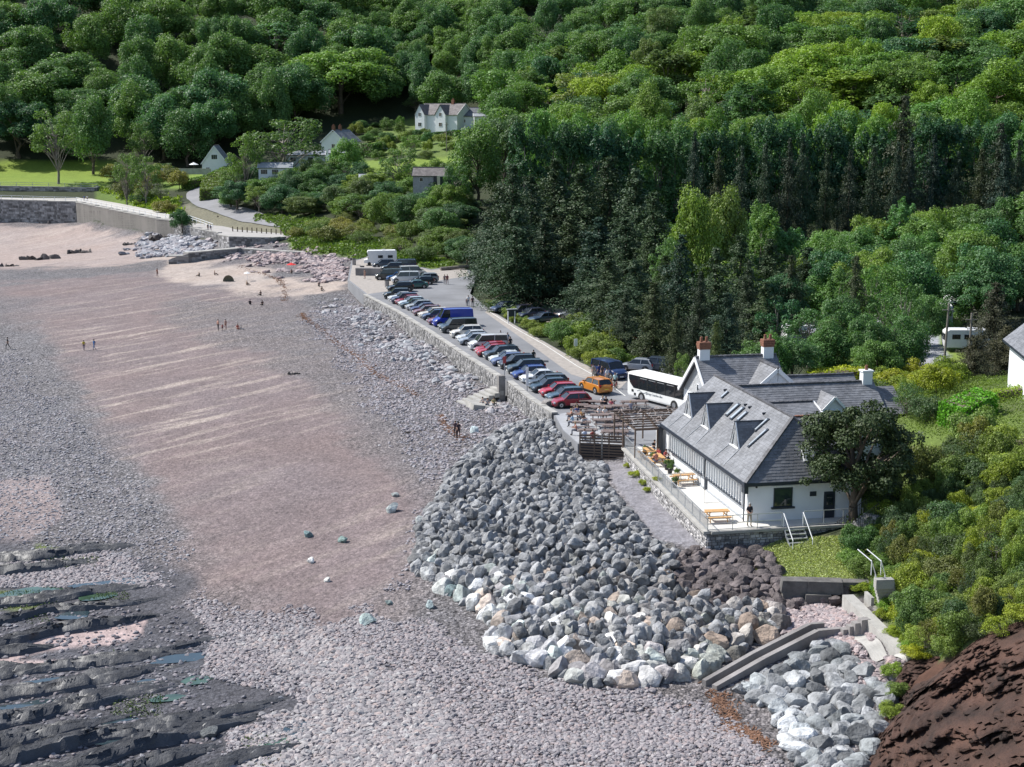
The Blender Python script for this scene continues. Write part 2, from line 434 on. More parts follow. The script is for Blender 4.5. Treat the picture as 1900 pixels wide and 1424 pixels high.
# colours of the ground, zone by zone, as seen from the survey (pixel plan of the place)
PX, PY = PJ(_XX, _YY, _ZZ)
n1 = fbm(_XX / 3.0, _YY / 3.0, 11); n2 = fbm(_XX / 11.0, _YY / 11.0, 23); n3 = fbm(_XX / 1.0, _YY / 1.0, 31, 3)
wob = (n2 - 0.5) * 130 + (n1 - .5) * 50
def zone(poly, soft=14, w=1.0):
    soft = soft * (2.2 if w >= .8 else 1)
    d = sdf(PX, PY, poly) + wob * w
    return np.clip(d / soft + 0.5, 0, 1)
col = np.zeros(_XX.shape + (3,)); peb = np.zeros(_XX.shape); strk = np.zeros(_XX.shape)
def put(mask, c, p=None, s=None):
    global col, peb, strk
    m = mask[..., None]
    col = col * (1 - m) + np.array(c) * m
    if p is not None: peb = peb * (1 - mask) + p * mask
    if s is not None: strk = strk * (1 - mask) + s * mask
SHING = (0.25, 0.234, 0.242); SANDM = (0.216, 0.173, 0.174); SANDP = (0.38, 0.32, 0.285)
GRASS = (0.10, 0.155, 0.03); FLOOR = (0.035, 0.045, 0.022)
put(np.ones(_XX.shape), FLOOR, 0, 0)
BEACH = [(-900, 405), (150, 408), (290, 436), (440, 452), (560, 452), (655, 480), (680, 548), (1027, 770), (1072, 824), (1163, 850), (1320, 1015), (1420, 1020), (1400, 1080), (1570, 1110), (1620, 1110), (1700, 1240), (1690, 1300), (1580, 1440), (1900, 1440), (2400, 1700), (2400, 3000), (-3000, 3000), (-3000, 500)]
b = zone(BEACH, 3, 0.0); put(b, SHING, 1.0, 0)
BM = b
def zb(poly, soft=14, w=1.0): return zone(poly, soft, w) * BM
MAIN = [(-300, 420), (150, 415), (320, 470), (470, 486), (540, 560), (600, 640), (700, 770), (790, 900), (800, 1000), (760, 1090), (640, 1190), (520, 1170), (400, 1080), (300, 960), (200, 840), (110, 700), (60, 620), (0, 560), (-300, 560)]
put(zb(MAIN, 60), SANDM, 0.35, 1.0)
put(zb([(-300, 415), (140, 415), (300, 440), (330, 480), (250, 500), (0, 500), (-300, 500)], 8, .3), (0.33, 0.27, 0.25), 0.15, .8)
put(zb([(300, 440), (330, 480), (480, 488), (560, 520), (640, 525), (560, 560), (470, 545), (360, 540), (260, 500)], 10, .4), SANDP, 0.1, .9)
put(zb([(-300, 500), (120, 502), (300, 492), (310, 502), (130, 520), (-300, 540)], 8, .3), (0.22, 0.21, 0.22), 0.8, 0)
put(zb([(330, 560), (560, 570), (700, 760), (820, 850), (780, 900), (640, 760), (480, 650), (330, 580)], 18) * 0.75, SHING, 0.9, 0.4)
put(zb([(-400, 560), (60, 620), (110, 700), (230, 860), (330, 980), (200, 1010), (60, 960), (-400, 950)], 14), (0.27, 0.26, 0.275), 1.0, 0)
put(zb([(-400, 880), (90, 890), (110, 960), (60, 1010), (-400, 1010)], 10, .5), (0.30, 0.25, 0.25), 0.4, 0.3)
LEDGE = [(-900, 1005), (180, 1000), (330, 1080), (300, 1130), (480, 1190), (620, 1290), (560, 1424), (600, 1800), (-1400, 1800)]
put(zb(LEDGE, 16, .8), (0.10, 0.10, 0.115), 0.5, 0)
put(zb([(70, 1160), (270, 1145), (260, 1185), (60, 1215), (0, 1235), (-300, 1245), (-300, 1215), (20, 1205)], 5, .25), (0.42, 0.33, 0.32), 0.2, 0.2)
put(zb([(-300, 1235), (140, 1225), (0, 1250), (-300, 1265)], 5, .2), (0.40, 0.32, 0.31), 0.2, 0)
put(zb([(60, 1000), (190, 1030), (160, 1060), (60, 1050)], 8, .5) * .8, (0.14, 0.19, 0.03), 0.4, 0)
put(zb([(-200, 1095), (110, 1100), (90, 1130), (-200, 1140)], 8, .5) * .8, (0.15, 0.2, 0.04), 0.3, 0)
# path beside the terrace, gravel pocket, ramp foot
put(zone([(1125, 855), (1160, 858), (1312, 1013), (1290, 1022), (1215, 1000), (1140, 900)], 6, .1), (0.25, 0.245, 0.27), 0.25, 0)
put(zone([(1310, 1010), (1430, 1000), (1440, 1040), (1380, 1060), (1320, 1035)], 8, .2), (0.33, 0.27, 0.245), 0.6, 0)
put(zone([(1395, 1045), (1480, 1005), (1560, 1000), (1600, 1050), (1600, 1085), (1450, 1085), (1400, 1075)], 8, .25), (0.34, 0.34, 0.15), 0.0, 0)
put(zone([(1440, 1120), (1570, 1120), (1580, 1150), (1440, 1160)], 8, .2), (0.36, 0.27, 0.25), 0.8, 0)
# inland greens
put(zone([(-900, 296), (215, 300), (205, 345), (190, 352), (-900, 356)], 4, .05), (0.17, 0.24, 0.035), 0, 0)
put(zone([(300, 330), (380, 322), (430, 322), (350, 350), (300, 352)], 4, .05), (0.15, 0.23, 0.04), 0, 0)
put(zone([(560, 290), (680, 295), (850, 290), (870, 340), (760, 345), (640, 335)], 6, .1), (0.16, 0.23, 0.04), 0, 0)
put(zone([(680, 235), (900, 205), (900, 290), (680, 290)], 10, .1), (0.11, 0.16, 0.04), 0, 0)
put(zone([(180, 352), (330, 372), (330, 408), (290, 400), (180, 372)], 6, .1), GRASS, 0, 0)
put(zone([(470, 400), (600, 405), (660, 440), (760, 460), (850, 490), (800, 500), (740, 480), (640, 478), (540, 462), (520, 425)], 6, .1), (0.12, 0.17, 0.04), 0, 0)
put(zone([(345, 375), (400, 396), (520, 424), (620, 432), (540, 438), (400, 425), (330, 410)], 4, .05), (.19, .18, .13), .2, 0)
put(zone([(905, 560), (960, 590), (1080, 655), (1180, 680), (1180, 600), (1000, 560)], 6, .1), (0.13, 0.18, 0.045), 0, 0)
put(zone([(960, 560), (1110, 570), (1120, 600), (1030, 612), (985, 590)], 5, .1), (0.36, 0.31, 0.26), 0.2, 0)
put(zone([(1500, 560), (1780, 560), (1790, 720), (1600, 720)], 6, .1), (0.16, 0.22, 0.045), 0, 0)
put(zone([(1600, 560), (1700, 600), (1735, 590), (1745, 640), (1760, 660), (1755, 720), (1640, 720), (1650, 660)], 6, .06), (0.30, 0.31, 0.34), 0, 0)
HEAD = [(1560, 1000), (1620, 1110), (1700, 1235), (1760, 1215), (1900, 1150), (2400, 1000), (2400, 700), (1640, 700), (1600, 850)]
put(zone(HEAD, 6, .3), (0.10, 0.13, 0.045), 0, 0)
put(zone([(1640, 1290), (1690, 1250), (1780, 1215), (1900, 1165), (2400, 1010), (2400, 1600), (1600, 1500)], 4, .1), (0.085, 0.045, 0.032), 0, 0)
put(zone([(1640, 760), (1900, 770), (1900, 850), (1700, 840)], 10, .5), (0.12, 0.17, 0.04), 0, 0)
col = col * (0.86 + 0.28 * n3)[..., None] * (0.9 + 0.2 * n1)[..., None]
# low-frequency tint drift on the beach
col[..., 0] *= 1 + 0.10 * (n2 - 0.5); col[..., 2] *= 1 - 0.08 * (n2 - 0.5)
_nr, _nc = _XX.shape
_idx = np.arange(_nr * _nc).reshape(_nr, _nc)
_F = np.stack([_idx[:-1, :-1].ravel(), _idx[:-1, 1:].ravel(), _idx[1:, 1:].ravel(), _idx[1:, :-1].ravel()], 1)
_fine = (n3 - 0.5) * np.clip(0.12 * BM, 0, 1)
me = np_mesh('ground', np.stack([_XX, _YY, _ZZ + _fine * peb], -1).reshape(-1, 3), _F, None, smooth=True)
at = me.color_attributes.new('Col', 'FLOAT_COLOR', 'POINT')
at.data.foreach_set('color', np.concatenate([col, np.ones(col.shape[:2] + (1,))], -1).astype(np.float32).ravel())
at = me.color_attributes.new('Mask', 'FLOAT_COLOR', 'POINT')
at.data.foreach_set('color', np.stack([peb, strk, BM, np.ones_like(peb)], -1).astype(np.float32).ravel())
def streak_tex(nt):
    g = nt.nodes.new('ShaderNodeNewGeometry')
    a = nt.nodes.new('ShaderNodeMapping'); a.inputs['Rotation'].default_value = (0, 0, R(-48))
    b_ = nt.nodes.new('ShaderNodeMapping'); b_.inputs['Scale'].default_value = (0.07, 0.5, 0.1)
    t = nt.nodes.new('ShaderNodeTexNoise'); t.inputs['Scale'].default_value = 1.0; t.inputs['Detail'].default_value = 5
    nt.links.new(g.outputs['Position'], a.inputs[0]); nt.links.new(a.outputs[0], b_.inputs[0]); nt.links.new(b_.outputs[0], t.inputs['Vector'])
    return t.outputs[0]
def ground_mat():
    m, nt, p = new_mat('ground_surface')
    a = nt.nodes.new('ShaderNodeAttribute'); a.attribute_name = 'Col'
    k = nt.nodes.new('ShaderNodeAttribute'); k.attribute_name = 'Mask'
    sp = nt.nodes.new('ShaderNodeSeparateColor'); nt.links.new(k.outputs['Color'], sp.inputs[0])
    g = nt.nodes.new('ShaderNodeNewGeometry')
    base = a.outputs['Color']
    # wind and ebb streaks of dry pale sand
    st = streak_tex(nt)
    st2 = noise_tex(nt, 1.0, 3, 'World', 0.5, (0.03, 0.016, 0.1))
    f = ramp(nt, st, (0.50, 0.68, 0, .9)); f2 = ramp(nt, st2, (0.36, 0.62, 0, 1))
    mu = nt.nodes.new('ShaderNodeMath'); mu.operation = 'MULTIPLY'; nt.links.new(f, mu.inputs[0]); nt.links.new(f2, mu.inputs[1])
    mu2 = nt.nodes.new('ShaderNodeMath'); mu2.operation = 'MULTIPLY'; nt.links.new(mu.outputs[0], mu2.inputs[0]); nt.links.new(sp.outputs[1], mu2.inputs[1])
    base = mixrgb(nt, 'MIX', mu2.outputs[0], base, (0.43, 0.365, 0.325))
    nz = noise_tex(nt, 1.6, 6, 'World', 0.7)
    f = ramp(nt, nz, (0.3, 0.7, 0.72, 1.28))
    cc = nt.nodes.new('ShaderNodeCombineColor')
    for i in range(3): nt.links.new(f, cc.inputs[i])
    base = mixrgb(nt, 'MULTIPLY', 1.0, base, cc.outputs[0])
    # pebbles: two sizes of cells
    outs = []
    for sc, amt in ((7.0, 0.75), (3.2, 0.6)):
        v = nt.nodes.new('ShaderNodeTexVoronoi'); v.inputs['Scale'].default_value = sc
        nt.links.new(g.outputs['Position'], v.inputs['Vector'])
        hs = nt.nodes.new('ShaderNodeSeparateColor'); nt.links.new(v.outputs['Color'], hs.inputs[0])
        f = ramp(nt, hs.outputs[0], (0, 1, 1 - amt * .62, 1 + amt * .62))
        e = ramp(nt, v.outputs['Distance'], (0.25, 0.75, 1.0, 0.55))
        mm = nt.nodes.new('ShaderNodeMath'); mm.operation = 'MULTIPLY'; nt.links.new(f, mm.inputs[0]); nt.links.new(e, mm.inputs[1])
        c2 = nt.nodes.new('ShaderNodeCombineColor')
        for i in range(3): nt.links.new(mm.outputs[0], c2.inputs[i])
        base = mixrgb(nt, 'MIX', sp.outputs[0], base, mixrgb(nt, 'MULTIPLY', 1.0, base, c2.outputs[0]))
        outs.append(v.outputs['Distance'])
    nt.links.new(base, p.inputs['Base Color'])
    p.inputs['Roughness'].default_value = 0.9; p.inputs['Specular IOR Level'].default_value = 0.25
    ad = nt.nodes.new('ShaderNodeMath'); ad.operation = 'MULTIPLY_ADD'
    nt.links.new(outs[0], ad.inputs[0]); ad.inputs[1].default_value = 0.5; nt.links.new(outs[1], ad.inputs[2])
    md = nt.nodes.new('ShaderNodeMath'); md.operation = 'MULTIPLY'; nt.links.new(ad.outputs[0], md.inputs[0]); nt.links.new(sp.outputs[0], md.inputs[1])
    md2 = nt.nodes.new('ShaderNodeMath'); md2.operation = 'MULTIPLY_ADD'; nt.links.new(nz, md2.inputs[0]); md2.inputs[1].default_value = -0.9; nt.links.new(md.outputs[0], md2.inputs[2])
    bm = nt.nodes.new('ShaderNodeBump'); bm.inputs['Strength'].default_value = 1.0; bm.inputs['Distance'].default_value = -0.16
    nt.links.new(md2.outputs[0], bm.inputs['Height']); nt.links.new(bm.outputs[0], p.inputs['Normal'])
    return m
me.materials.append(ground_mat())
tag(link('ground', me), kind='structure')
def ngon_sheet(name, pts, z, m, kind='structure', depth=None, parent=None):
    mb = MB()
    pts = [tuple(p[:2]) for p in pts]
    ar = sum(pts[i][0] * pts[(i + 1) % len(pts)][1] - pts[(i + 1) % len(pts)][0] * pts[i][1] for i in range(len(pts)))
    if ar < 0: pts = pts[::-1]
    n = len(pts)
    tri = tessellate_polygon([[Vector((p[0], p[1], 0)) for p in pts]])
    top = []
    for t in tri:
        a, b_, c_ = [pts[i] for i in t]
        if (b_[0] - a[0]) * (c_[1] - a[1]) - (b_[1] - a[1]) * (c_[0] - a[0]) < 0: t = t[::-1]
        top.append(tuple(t))
    vs_ = [(p[0], p[1], z) for p in pts]; fs = top
    if depth is not None:
        vs_ += [(p[0], p[1], depth) for p in pts]
        fs = fs + [(i, n + i, n + (i + 1) % n, (i + 1) % n) for i in range(n)]
    mb.add(vs_, fs)
    o = mb.build(name, m, parent)
    if kind: o['kind'] = kind
    return o
M['asphalt'] = mat('asphalt', (0.19, 0.195, 0.21), 0.85, 0.22, 0.16, bump=0.004, bscale=30, coord='Object')
M['gravel'] = mat('pale_gravel', (0.33, 0.30, 0.275), 0.9, 0.2, 1.5, bump=0.03, bscale=12)
M['line'] = mat('road_paint', (0.62, 0.62, 0.6), 0.7, 0.25, 3)
ngon_sheet('car_park', CARPARK, 4.0, M['asphalt'], depth=-0.5)
ngon_sheet('gravel_verge', wp([(862, 494), (800, 502), (745, 490), (700, 472), (655, 486), (648, 520), (682, 546), (760, 535), (820, 520), (872, 512)], 4.004), 4.004, M['gravel'])
ngon_sheet('gravel_strip', wp([(905, 574), (960, 607), (1010, 635), (1070, 669), (1112, 691), (1150, 684), (1180, 690), (1150, 722), (1060, 695), (985, 640), (900, 580)], 4.006), 4.006, M['gravel'])
ngon_sheet('yard_floor', wp([(1030, 770), (1045, 798), (1072, 822), (1162, 826), (1166, 800), (1205, 765), (1100, 757)], 4.008), 4.008, mat('yard_grit', (0.33, 0.34, 0.36), 0.9, 0.15, 1.0, bump=0.02, bscale=10))
def ribbon(name, pts, w, m, dz=0.0, zfix=None, kind='structure'):
    V = []; F = []
    for i, p in enumerate(pts):
        a = pts[max(i - 1, 0)]; c_ = pts[min(i + 1, len(pts) - 1)]
        d = (Vector(c_[:2]) - Vector(a[:2])).normalized(); nrm = Vector((-d.y, d.x)) * w / 2
        for s_ in (1, -1):
            x, y = p[0] + nrm.x * s_, p[1] + nrm.y * s_
            z = zfix if zfix is not None else p[2] + dz
            V.append((x, y, z))
        if i: F.append((2 * i - 2, 2 * i - 1, 2 * i + 1, 2 * i))
    mb = MB(); mb.add(V, F); o = mb.build(name, m)
    if kind: o['kind'] = kind
    if name == 'lane':
        for v in o.data.vertices: v.co.z = float(gz(np.array(v.co.x), np.array(v.co.y))) + .18
    return o
ribbon('edge_line', [W(a, b, 4) for a, b in ((893, 569), (960, 612), (1010, 640), (1070, 679), (1130, 712), (1160, 735))], 0.14, M['line'], zfix=4.012)
M['road2'] = mat('lane_asphalt', (0.22, 0.22, 0.235), 0.85, 0.12, 0.3)
def smooth_pts(pts, n=6):
    out = []
    P_ = [Vector(p) for p in pts]
    for i in range(len(P_) - 1):
        p0 = P_[max(i - 1, 0)]; p1 = P_[i]; p2 = P_[i + 1]; p3 = P_[min(i + 2, len(P_) - 1)]
        for k in range(n):
            t = k / n
            out.append(0.5 * ((2 * p1) + (p2 - p0) * t + (2 * p0 - 5 * p1 + 4 * p2 - p3) * t * t + (3 * p1 - p0 - 3 * p2 + p3) * t ** 3))
    out.append(P_[-1]); return out
LANE = smooth_pts([HIT(a, b) for a, b in ((620, 428), (560, 421), (500, 411), (450, 399), (405, 386), (378, 373), (368, 362), (376, 354), (392, 347), (415, 338))])
for p in LANE: p.z = float(gz(np.array(p.x), np.array(p.y)))
ribbon('lane', [Vector((p.x, p.y, p.z + 0.35)) for p in LANE], 7.0, M['road2'])
# ================================================================== WALLS OF STONE
def stones_on(mb, a, b, z0, z1, nrm, sz=(0.42, 0.26), jit=0.35, proud=0.06, top0=None, seed=1):
    """irregular coursed stones standing proud of a wall face from a to b"""
    rg = random.Random(seed)
    a = Vector(a[:2]); b = Vector(b[:2]); L = (b - a).length; d = (b - a) / L
    z = z0
    while z < z1 - 0.08:
        h = min(sz[1] * rg.uniform(0.75, 1.3), z1 - z)
        x = -rg.uniform(0, sz[0])
        while x < L:
            w = sz[0] * rg.uniform(0.6, 1.5)
            x0, x1 = max(x, 0) + 0.015, min(x + w, L) - 0.015
            if x1 - x0 > 0.06:
                p = proud * rg.uniform(0.4, 1.6); g = 0.02
                q0 = a + d * x0; q1 = a + d * x1; i0 = a + d * (x0 + g * 2); i1 = a + d * (x1 - g * 2)
                dz = rg.uniform(-.03, .03)
                n3 = Vector((nrm[0], nrm[1]))
                vs_ = [(q0.x, q0.y, z + 0.01 + dz), (q1.x, q1.y, z + 0.01), (q1.x, q1.y, z + h - 0.012), (q0.x, q0.y, z + h - 0.012)]
                j0 = i0 + n3 * p; j1 = i1 + n3 * p * rg.uniform(.7, 1.2)
                vs_ += [(j0.x, j0.y, z + 0.04), (j1.x, j1.y, z + 0.035 + abs(dz)), (j1.x, j1.y, z + h - 0.045), (j0.x, j0.y, z + h - 0.04)]
                f = [(4, 5, 6, 7), (0, 1, 5, 4), (1, 2, 6, 5), (2, 3, 7, 6), (3, 0, 4, 7)]
                mb.add(vs_, f)
            x += w
        z += h
def wall_thing(name, pts, z0s, z1s, thick, m, label, cat='wall', stones=None, side=1, coping=None, group=None, stone_mat=None, sz=(0.42, 0.26)):
    """wall along pts; z0s/z1s bottom and top per point; side=+1: thickness to the right of travel"""
    root = empty(name, (0, 0, 0), 0, label, cat, group)
    mb = MB(); st = MB(); cp = MB()
    for i in range(len(pts) - 1):
        a = Vector(pts[i][:2]); b = Vector(pts[i + 1][:2]); d = (b - a).normalized(); n = Vector((d.y, -d.x)) * side
        ta, tb = a + n * thick, b + n * thick
        vs_ = [(a.x, a.y, z0s[i]), (b.x, b.y, z0s[i + 1]), (b.x, b.y, z1s[i + 1]), (a.x, a.y, z1s[i]),
               (ta.x, ta.y, z0s[i]), (tb.x, tb.y, z0s[i + 1]), (tb.x, tb.y, z1s[i + 1]), (ta.x, ta.y, z1s[i])]
        fs = [(0, 1, 2, 3), (5, 4, 7, 6), (3, 2, 6, 7), (4, 0, 3, 7), (1, 5, 6, 2)]
        if side < 0: fs = [f[::-1] for f in fs]
        mb.add(vs_, fs)
        if stones:
            nn = -n; L = (b - a).length; k = max(1, int(L / 6))
            for j in range(k):
                t0, t1 = j / k, (j + 1) / k
                zz0 = z0s[i] + (z0s[i + 1] - z0s[i]) * t0; zt = z1s[i] + (z1s[i + 1] - z1s[i]) * t0
                stones_on(st, a + (b - a) * t0, a + (b - a) * t1, zz0, zt - 0.02, nn, sz=sz, seed=i * 31 + j)
        if coping:
            k = max(1, int((b - a).length / coping[2])); o = coping[0]
            for j in range(k):
                p0 = a + (b - a) * (j / k) + d * 0.012; p1 = a + (b - a) * ((j + 1) / k) - d * 0.012
                zz = z1s[i] + (z1s[i + 1] - z1s[i]) * ((j + .5) / k)
                c0 = p0 - n * o; c1 = p1 - n * o; e0 = p0 + n * (thick + o); e1 = p1 + n * (thick + o)
                h = coping[1] * (1 + 0.12 * math.sin(j * 3.7))
                vs2 = [(*c0, zz + .003), (*c1, zz + .003), (*e1, zz + .003), (*e0, zz + .003), (*c0, zz + h), (*c1, zz + h), (*e1, zz + h), (*e0, zz + h)]
                f2 = [(3, 2, 1, 0), (4, 5, 6, 7), (0, 1, 5, 4), (1, 2, 6, 5), (2, 3, 7, 6), (3, 0, 4, 7)]
                if side > 0: f2 = [f[::-1] for f in f2]
                cm = MB(); cm.add(vs2, f2); cm.build('coping_stone', M['concrete'], root)
    mb.build('wall_core', m, root)
    if stones:
        o = st.build('stones', stone_mat or M['masonry'], root); o['kind'] = 'stuff'
    return root
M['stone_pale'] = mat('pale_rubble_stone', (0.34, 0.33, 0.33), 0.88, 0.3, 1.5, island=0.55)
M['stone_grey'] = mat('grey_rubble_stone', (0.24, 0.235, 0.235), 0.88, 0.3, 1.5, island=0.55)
# seawall: two lengths with steps in the break between them
P = [W(a, b, 4.05) for a, b in SEA]
w1 = P[2:]; w0 = P[:3]
def toe(p): return float(_rbf(np.array([p[0]]), np.array([p[1]]))[0]) - 0.6
def offs(pts, d): # shift outwards (to the left/beach)
    return [Vector((p[0] - d * 0.966, p[1] - d * 0.26)) for p in pts]
wall_thing('sea_wall', offs(w1, 0.45), [toe(p) - 0.3 for p in w1], [4.10] * len(w1), 0.55, M['mortar'], 'long rubble stone sea wall below the row of parked cars, north of the beach steps', 'sea wall', True, 1, (0.05, 0.14, 1.6), stone_mat=M['stone_grey'], sz=(0.5, 0.3))
w0b = offs(w0, 0.45); w0b[2] = w0b[2] + Vector((0.9, -2.3)); w0b = [w0b[0] + Vector((0.3, 0.2)), w0b[1], w0b[2]]
wall_thing('sea_wall', w0b, [toe(p) - 0.3 for p in w0], [4.14] * 3, 0.55, M['mortar'], 'shorter rubble sea wall between the beach steps and the picnic yard boulders', 'sea wall', True, 1, (0.05, 0.14, 1.5), stone_mat=M['stone_grey'], sz=(0.5, 0.3))
mb = MB(); e = W(935, 703, 4.1)
mb.box((e.x - 0.3, e.y - 1.2, 3.2), (0.75, 0.8, 3.0), 0.25)
tag(mb.build('wall_pier', M['masonry']), 'square stone pier where the sea wall breaks for the beach steps', 'pier')
# beach steps: broad concrete apron with treads
root = empty('beach_steps', (0, 0, 0), 0, 'broad pale concrete beach steps beside the break in the sea wall, people sitting below', 'steps')
b0 = W(928, 725, 2.6)
for k in range(7):
    mb = MB(); mb.box((b0.x - 0.3 - k * 0.62, b0.y - 0.9 - k * 0.35, 2.75 - k * 0.2), (0.62, 3.0, 0.5), 0.42)
    mb.build('step', M['concrete'], root)
mb = MB(); mb.box((b0.x - 1.2, b0.y - 5.0, 1.65), (4.6, 3.4, 0.9), 0.30, ry=0.14)
mb.build('apron', M['concrete'], root)

# yard edge wall and end
def rail_fence(name, pts, h, label, post_m, rail_m, npost=2.0, rails=(1.0, 0.5), balus=None, parent=None, post_r=0.03, cat='railing', group=None, skip_first=False):
    root = empty(name, (0, 0, 0), 0, label, cat, group)
    if parent: root.parent = parent
    bl = MB()
    for i in range(len(pts) - 1):
        a = Vector(pts[i]); b = Vector(pts[i + 1]); L = (b - a).length; k = max(1, round(L / npost))
        for j in range(k + (1 if i == len(pts) - 2 else 0)):
            p = a + (b - a) * (j / k)
            mb = MB(); mb.tube(p, p + Vector((0, 0, h)), post_r, n=6); mb.build('post', post_m, root)
        for r in rails:
            mb = MB(); mb.beam(a + Vector((0, 0, h * r)), b + Vector((0, 0, h * r)), post_r * 1.5, post_r * 1.5); mb.build('rail', rail_m, root)
        if balus:
            n = int(L / balus)
            for j in range(n):
                p = a + (b - a) * ((j + .5) / n)
                bl.beam(p + Vector((0, 0, 0.08)), p + Vector((0, 0, h * 0.98)), 0.018, 0.018)
    if balus:
        o = bl.build('balusters', post_m, root); o['kind'] = 'stuff'
    return root

# ================================================================== THE INN
inn = empty('inn', (UO.x, UO.y, 0), INN_RZ, 'white rendered beachside inn with long slate roofs, dormers and three chimneys', 'building')
def slates(mb, poly, row=0.27, wid=0.34, seed=0, lift=0.03):
    """overlapping slates on a planar roof polygon (first edge = eave)"""
    rg = random.Random(seed)
    P_ = [Vector(p) for p in poly]
    o = P_[0]; e = (P_[1] - P_[0]).normalized(); n = e.cross(P_[-1] - P_[0]).normalized()
    if n.z < 0: n = -n
    s = n.cross(e).normalized()
    if s.z < 0: s = -s
    q = [((p - o).dot(e), (p - o).dot(s)) for p in P_]
    H = max(b for a, b in q); r = 0; t = -0.04
    while t < H - 0.05:
        tm = min(t + row * 0.5, H - 0.02)
        xs = []
        tm = max(tm, 0.02)
        for i in range(len(q)):
            (x0, y0), (x1, y1) = q[i], q[(i + 1) % len(q)]
            if (y0 > tm) != (y1 > tm): xs.append(x0 + (tm - y0) * (x1 - x0) / (y1 - y0))
        if len(xs) >= 2:
            a, b = min(xs), max(xs)
            x = a - (wid * 0.5 if r % 2 else 0)
            while x < b:
                x0, x1 = max(x, a) + .004, min(x + wid, b) - .004
                if x1 - x0 > 0.03:
                    up = lift * rg.uniform(0.8, 1.35); tb = t + rg.uniform(-.012, .012); tt = min(t + row * 1.05, H)
                    v = [o + e * x0 + s * tb + n * up, o + e * x1 + s * tb + n * up, o + e * x1 + s * tt + n * 0.012, o + e * x0 + s * tt + n * 0.012,
                         o + e * x0 + s * tb + n * 0.004, o + e * x1 + s * tb + n * 0.004]
                    mb.add(v, [(0, 1, 2, 3), (4, 5, 1, 0), (4, 0, 3), (5, 2, 1)])
                x += wid
        t += row; r += 1
def roof(parent, planes, name='roof', hips=(), row=0.27, wid=0.34, m=None, ridge_m=None, seed=0, thick=0.12, under=None):
    base = MB(); sl_ = MB()
    for p in planes:
        P_ = [Vector(a) for a in p]
        n = (P_[1] - P_[0]).cross(P_[-1] - P_[0])
        if n.z < 0: P_ = [P_[1], P_[0]] + P_[2:][::-1]
        k = len(P_)
        lo = [q_ - Vector((0, 0, thick)) for q_ in P_]
        base.add(P_ + lo, [tuple(range(k)), tuple(range(2 * k - 1, k - 1, -1))] + [(i, k + i, k + (i + 1) % k, (i + 1) % k) for i in range(k)])
        slates(sl_, P_, row, wid, seed); seed += 1
    r = base.build(name, under or M['slate_under'], parent)
    o = sl_.build('slates', m or M['slate'], r); o['kind'] = 'stuff'
    if hips:
        hb = MB()
        for a, b in hips:
            a = Vector(a); b = Vector(b); L = (b - a).length; k = max(1, int(L / 0.42))
            for i in range(k):
                p0 = a + (b - a) * (i / k); p1 = a + (b - a) * ((i + .96) / k)
                hb.beam(p0 + Vector((0, 0, .05)), p1 + Vector((0, 0, .075)), 0.26, 0.12)
        h = hb.build('ridge_tiles', ridge_m or M['ridge'], r); h['kind'] = 'stuff'
    return r
# hall: local x = v, local y = u
HW, HZ, EZ, GZ, HL = 9.6, 11.3, 7.2, 4.2, 21.2
hx = HW / 2
mb = MB()
mb.prism([(.35, .3), (HW - .35, .3), (HW - .35, 20.9), (.35, 20.9)], 4.2, EZ + .08)
mb.add([(.35, 20.88, EZ), (HW - .35, 20.88, EZ), (hx, 20.88, HZ - .25)], [(0, 2, 1)])
# range M, wing K, wing P, rear range Q
mb.prism([(8.5, 16.7), (18.9, 16.7), (18.9, 24.3), (8.5, 24.3)], 4.2, 7.4)
for x in (5.6, 18.9):
    mb.add([(x, 16.7, 7.4), (x, 24.3, 7.4), (x, 20.5, 10.3)], [(0, 1, 2), (2, 1, 0)])
mb.prism([(5.9, 24.4), (13.0, 24.4), (13.0, 33.2), (5.9, 33.2)], 4.2, 7.9)
for x in (5.9, 13.0):
    mb.add([(x, 24.4, 7.9), (x, 33.2, 7.9), (x, 28.8, 11.45)], [(0, 1, 2), (2, 1, 0)])
mb.add([(8.3, 24.15, 7.9), (15.1, 24.15, 7.9), (11.7, 24.15, 10.95)], [(0, 1, 2)])
mb.prism([(13.2, 23.0), (19.5, 23.0), (19.5, 29.0), (13.2, 29.0)], 4.2, 7.6)
mb.prism([(8.9, 11.8), (13.1, 11.8), (13.1, 16.9), (8.9, 16.9)], 4.2, 6.9)
mb.build('walls', M['white'], inn)
rf = roof(inn, [[(0, 0, EZ), (0, HL, EZ), (hx, HL, HZ), (hx, 3.2, HZ)]], 'roof_slope', hips=[((hx, 3.2, HZ), (hx, HL, HZ)), ((0, 0, EZ), (hx, 3.2, HZ)), ((HW, 0, EZ), (hx, 3.2, HZ))], row=.25, wid=.32, seed=3)
rf['label'] = 'long pale seaward slate slope with three dormers'
roof(inn, [[(0, 0, EZ), (HW, 0, EZ), (hx, 3.2, HZ)], [(HW, 0, EZ), (HW, HL, EZ), (hx, HL, HZ), (hx, 3.2, HZ)]], 'hipped_roof_end', row=.25, wid=.32, seed=9)
roof(inn, [[(5.2, 16.3, 7.4), (19.3, 16.3, 7.4), (19.3, 20.5, 10.4), (5.2, 20.5, 10.4)], [(5.2, 24.7, 7.4), (19.3, 24.7, 7.4), (19.3, 20.5, 10.4), (5.2, 20.5, 10.4)]], 'roof', hips=[((6.6, 20.5, 10.4), (19.3, 20.5, 10.4))], seed=12)
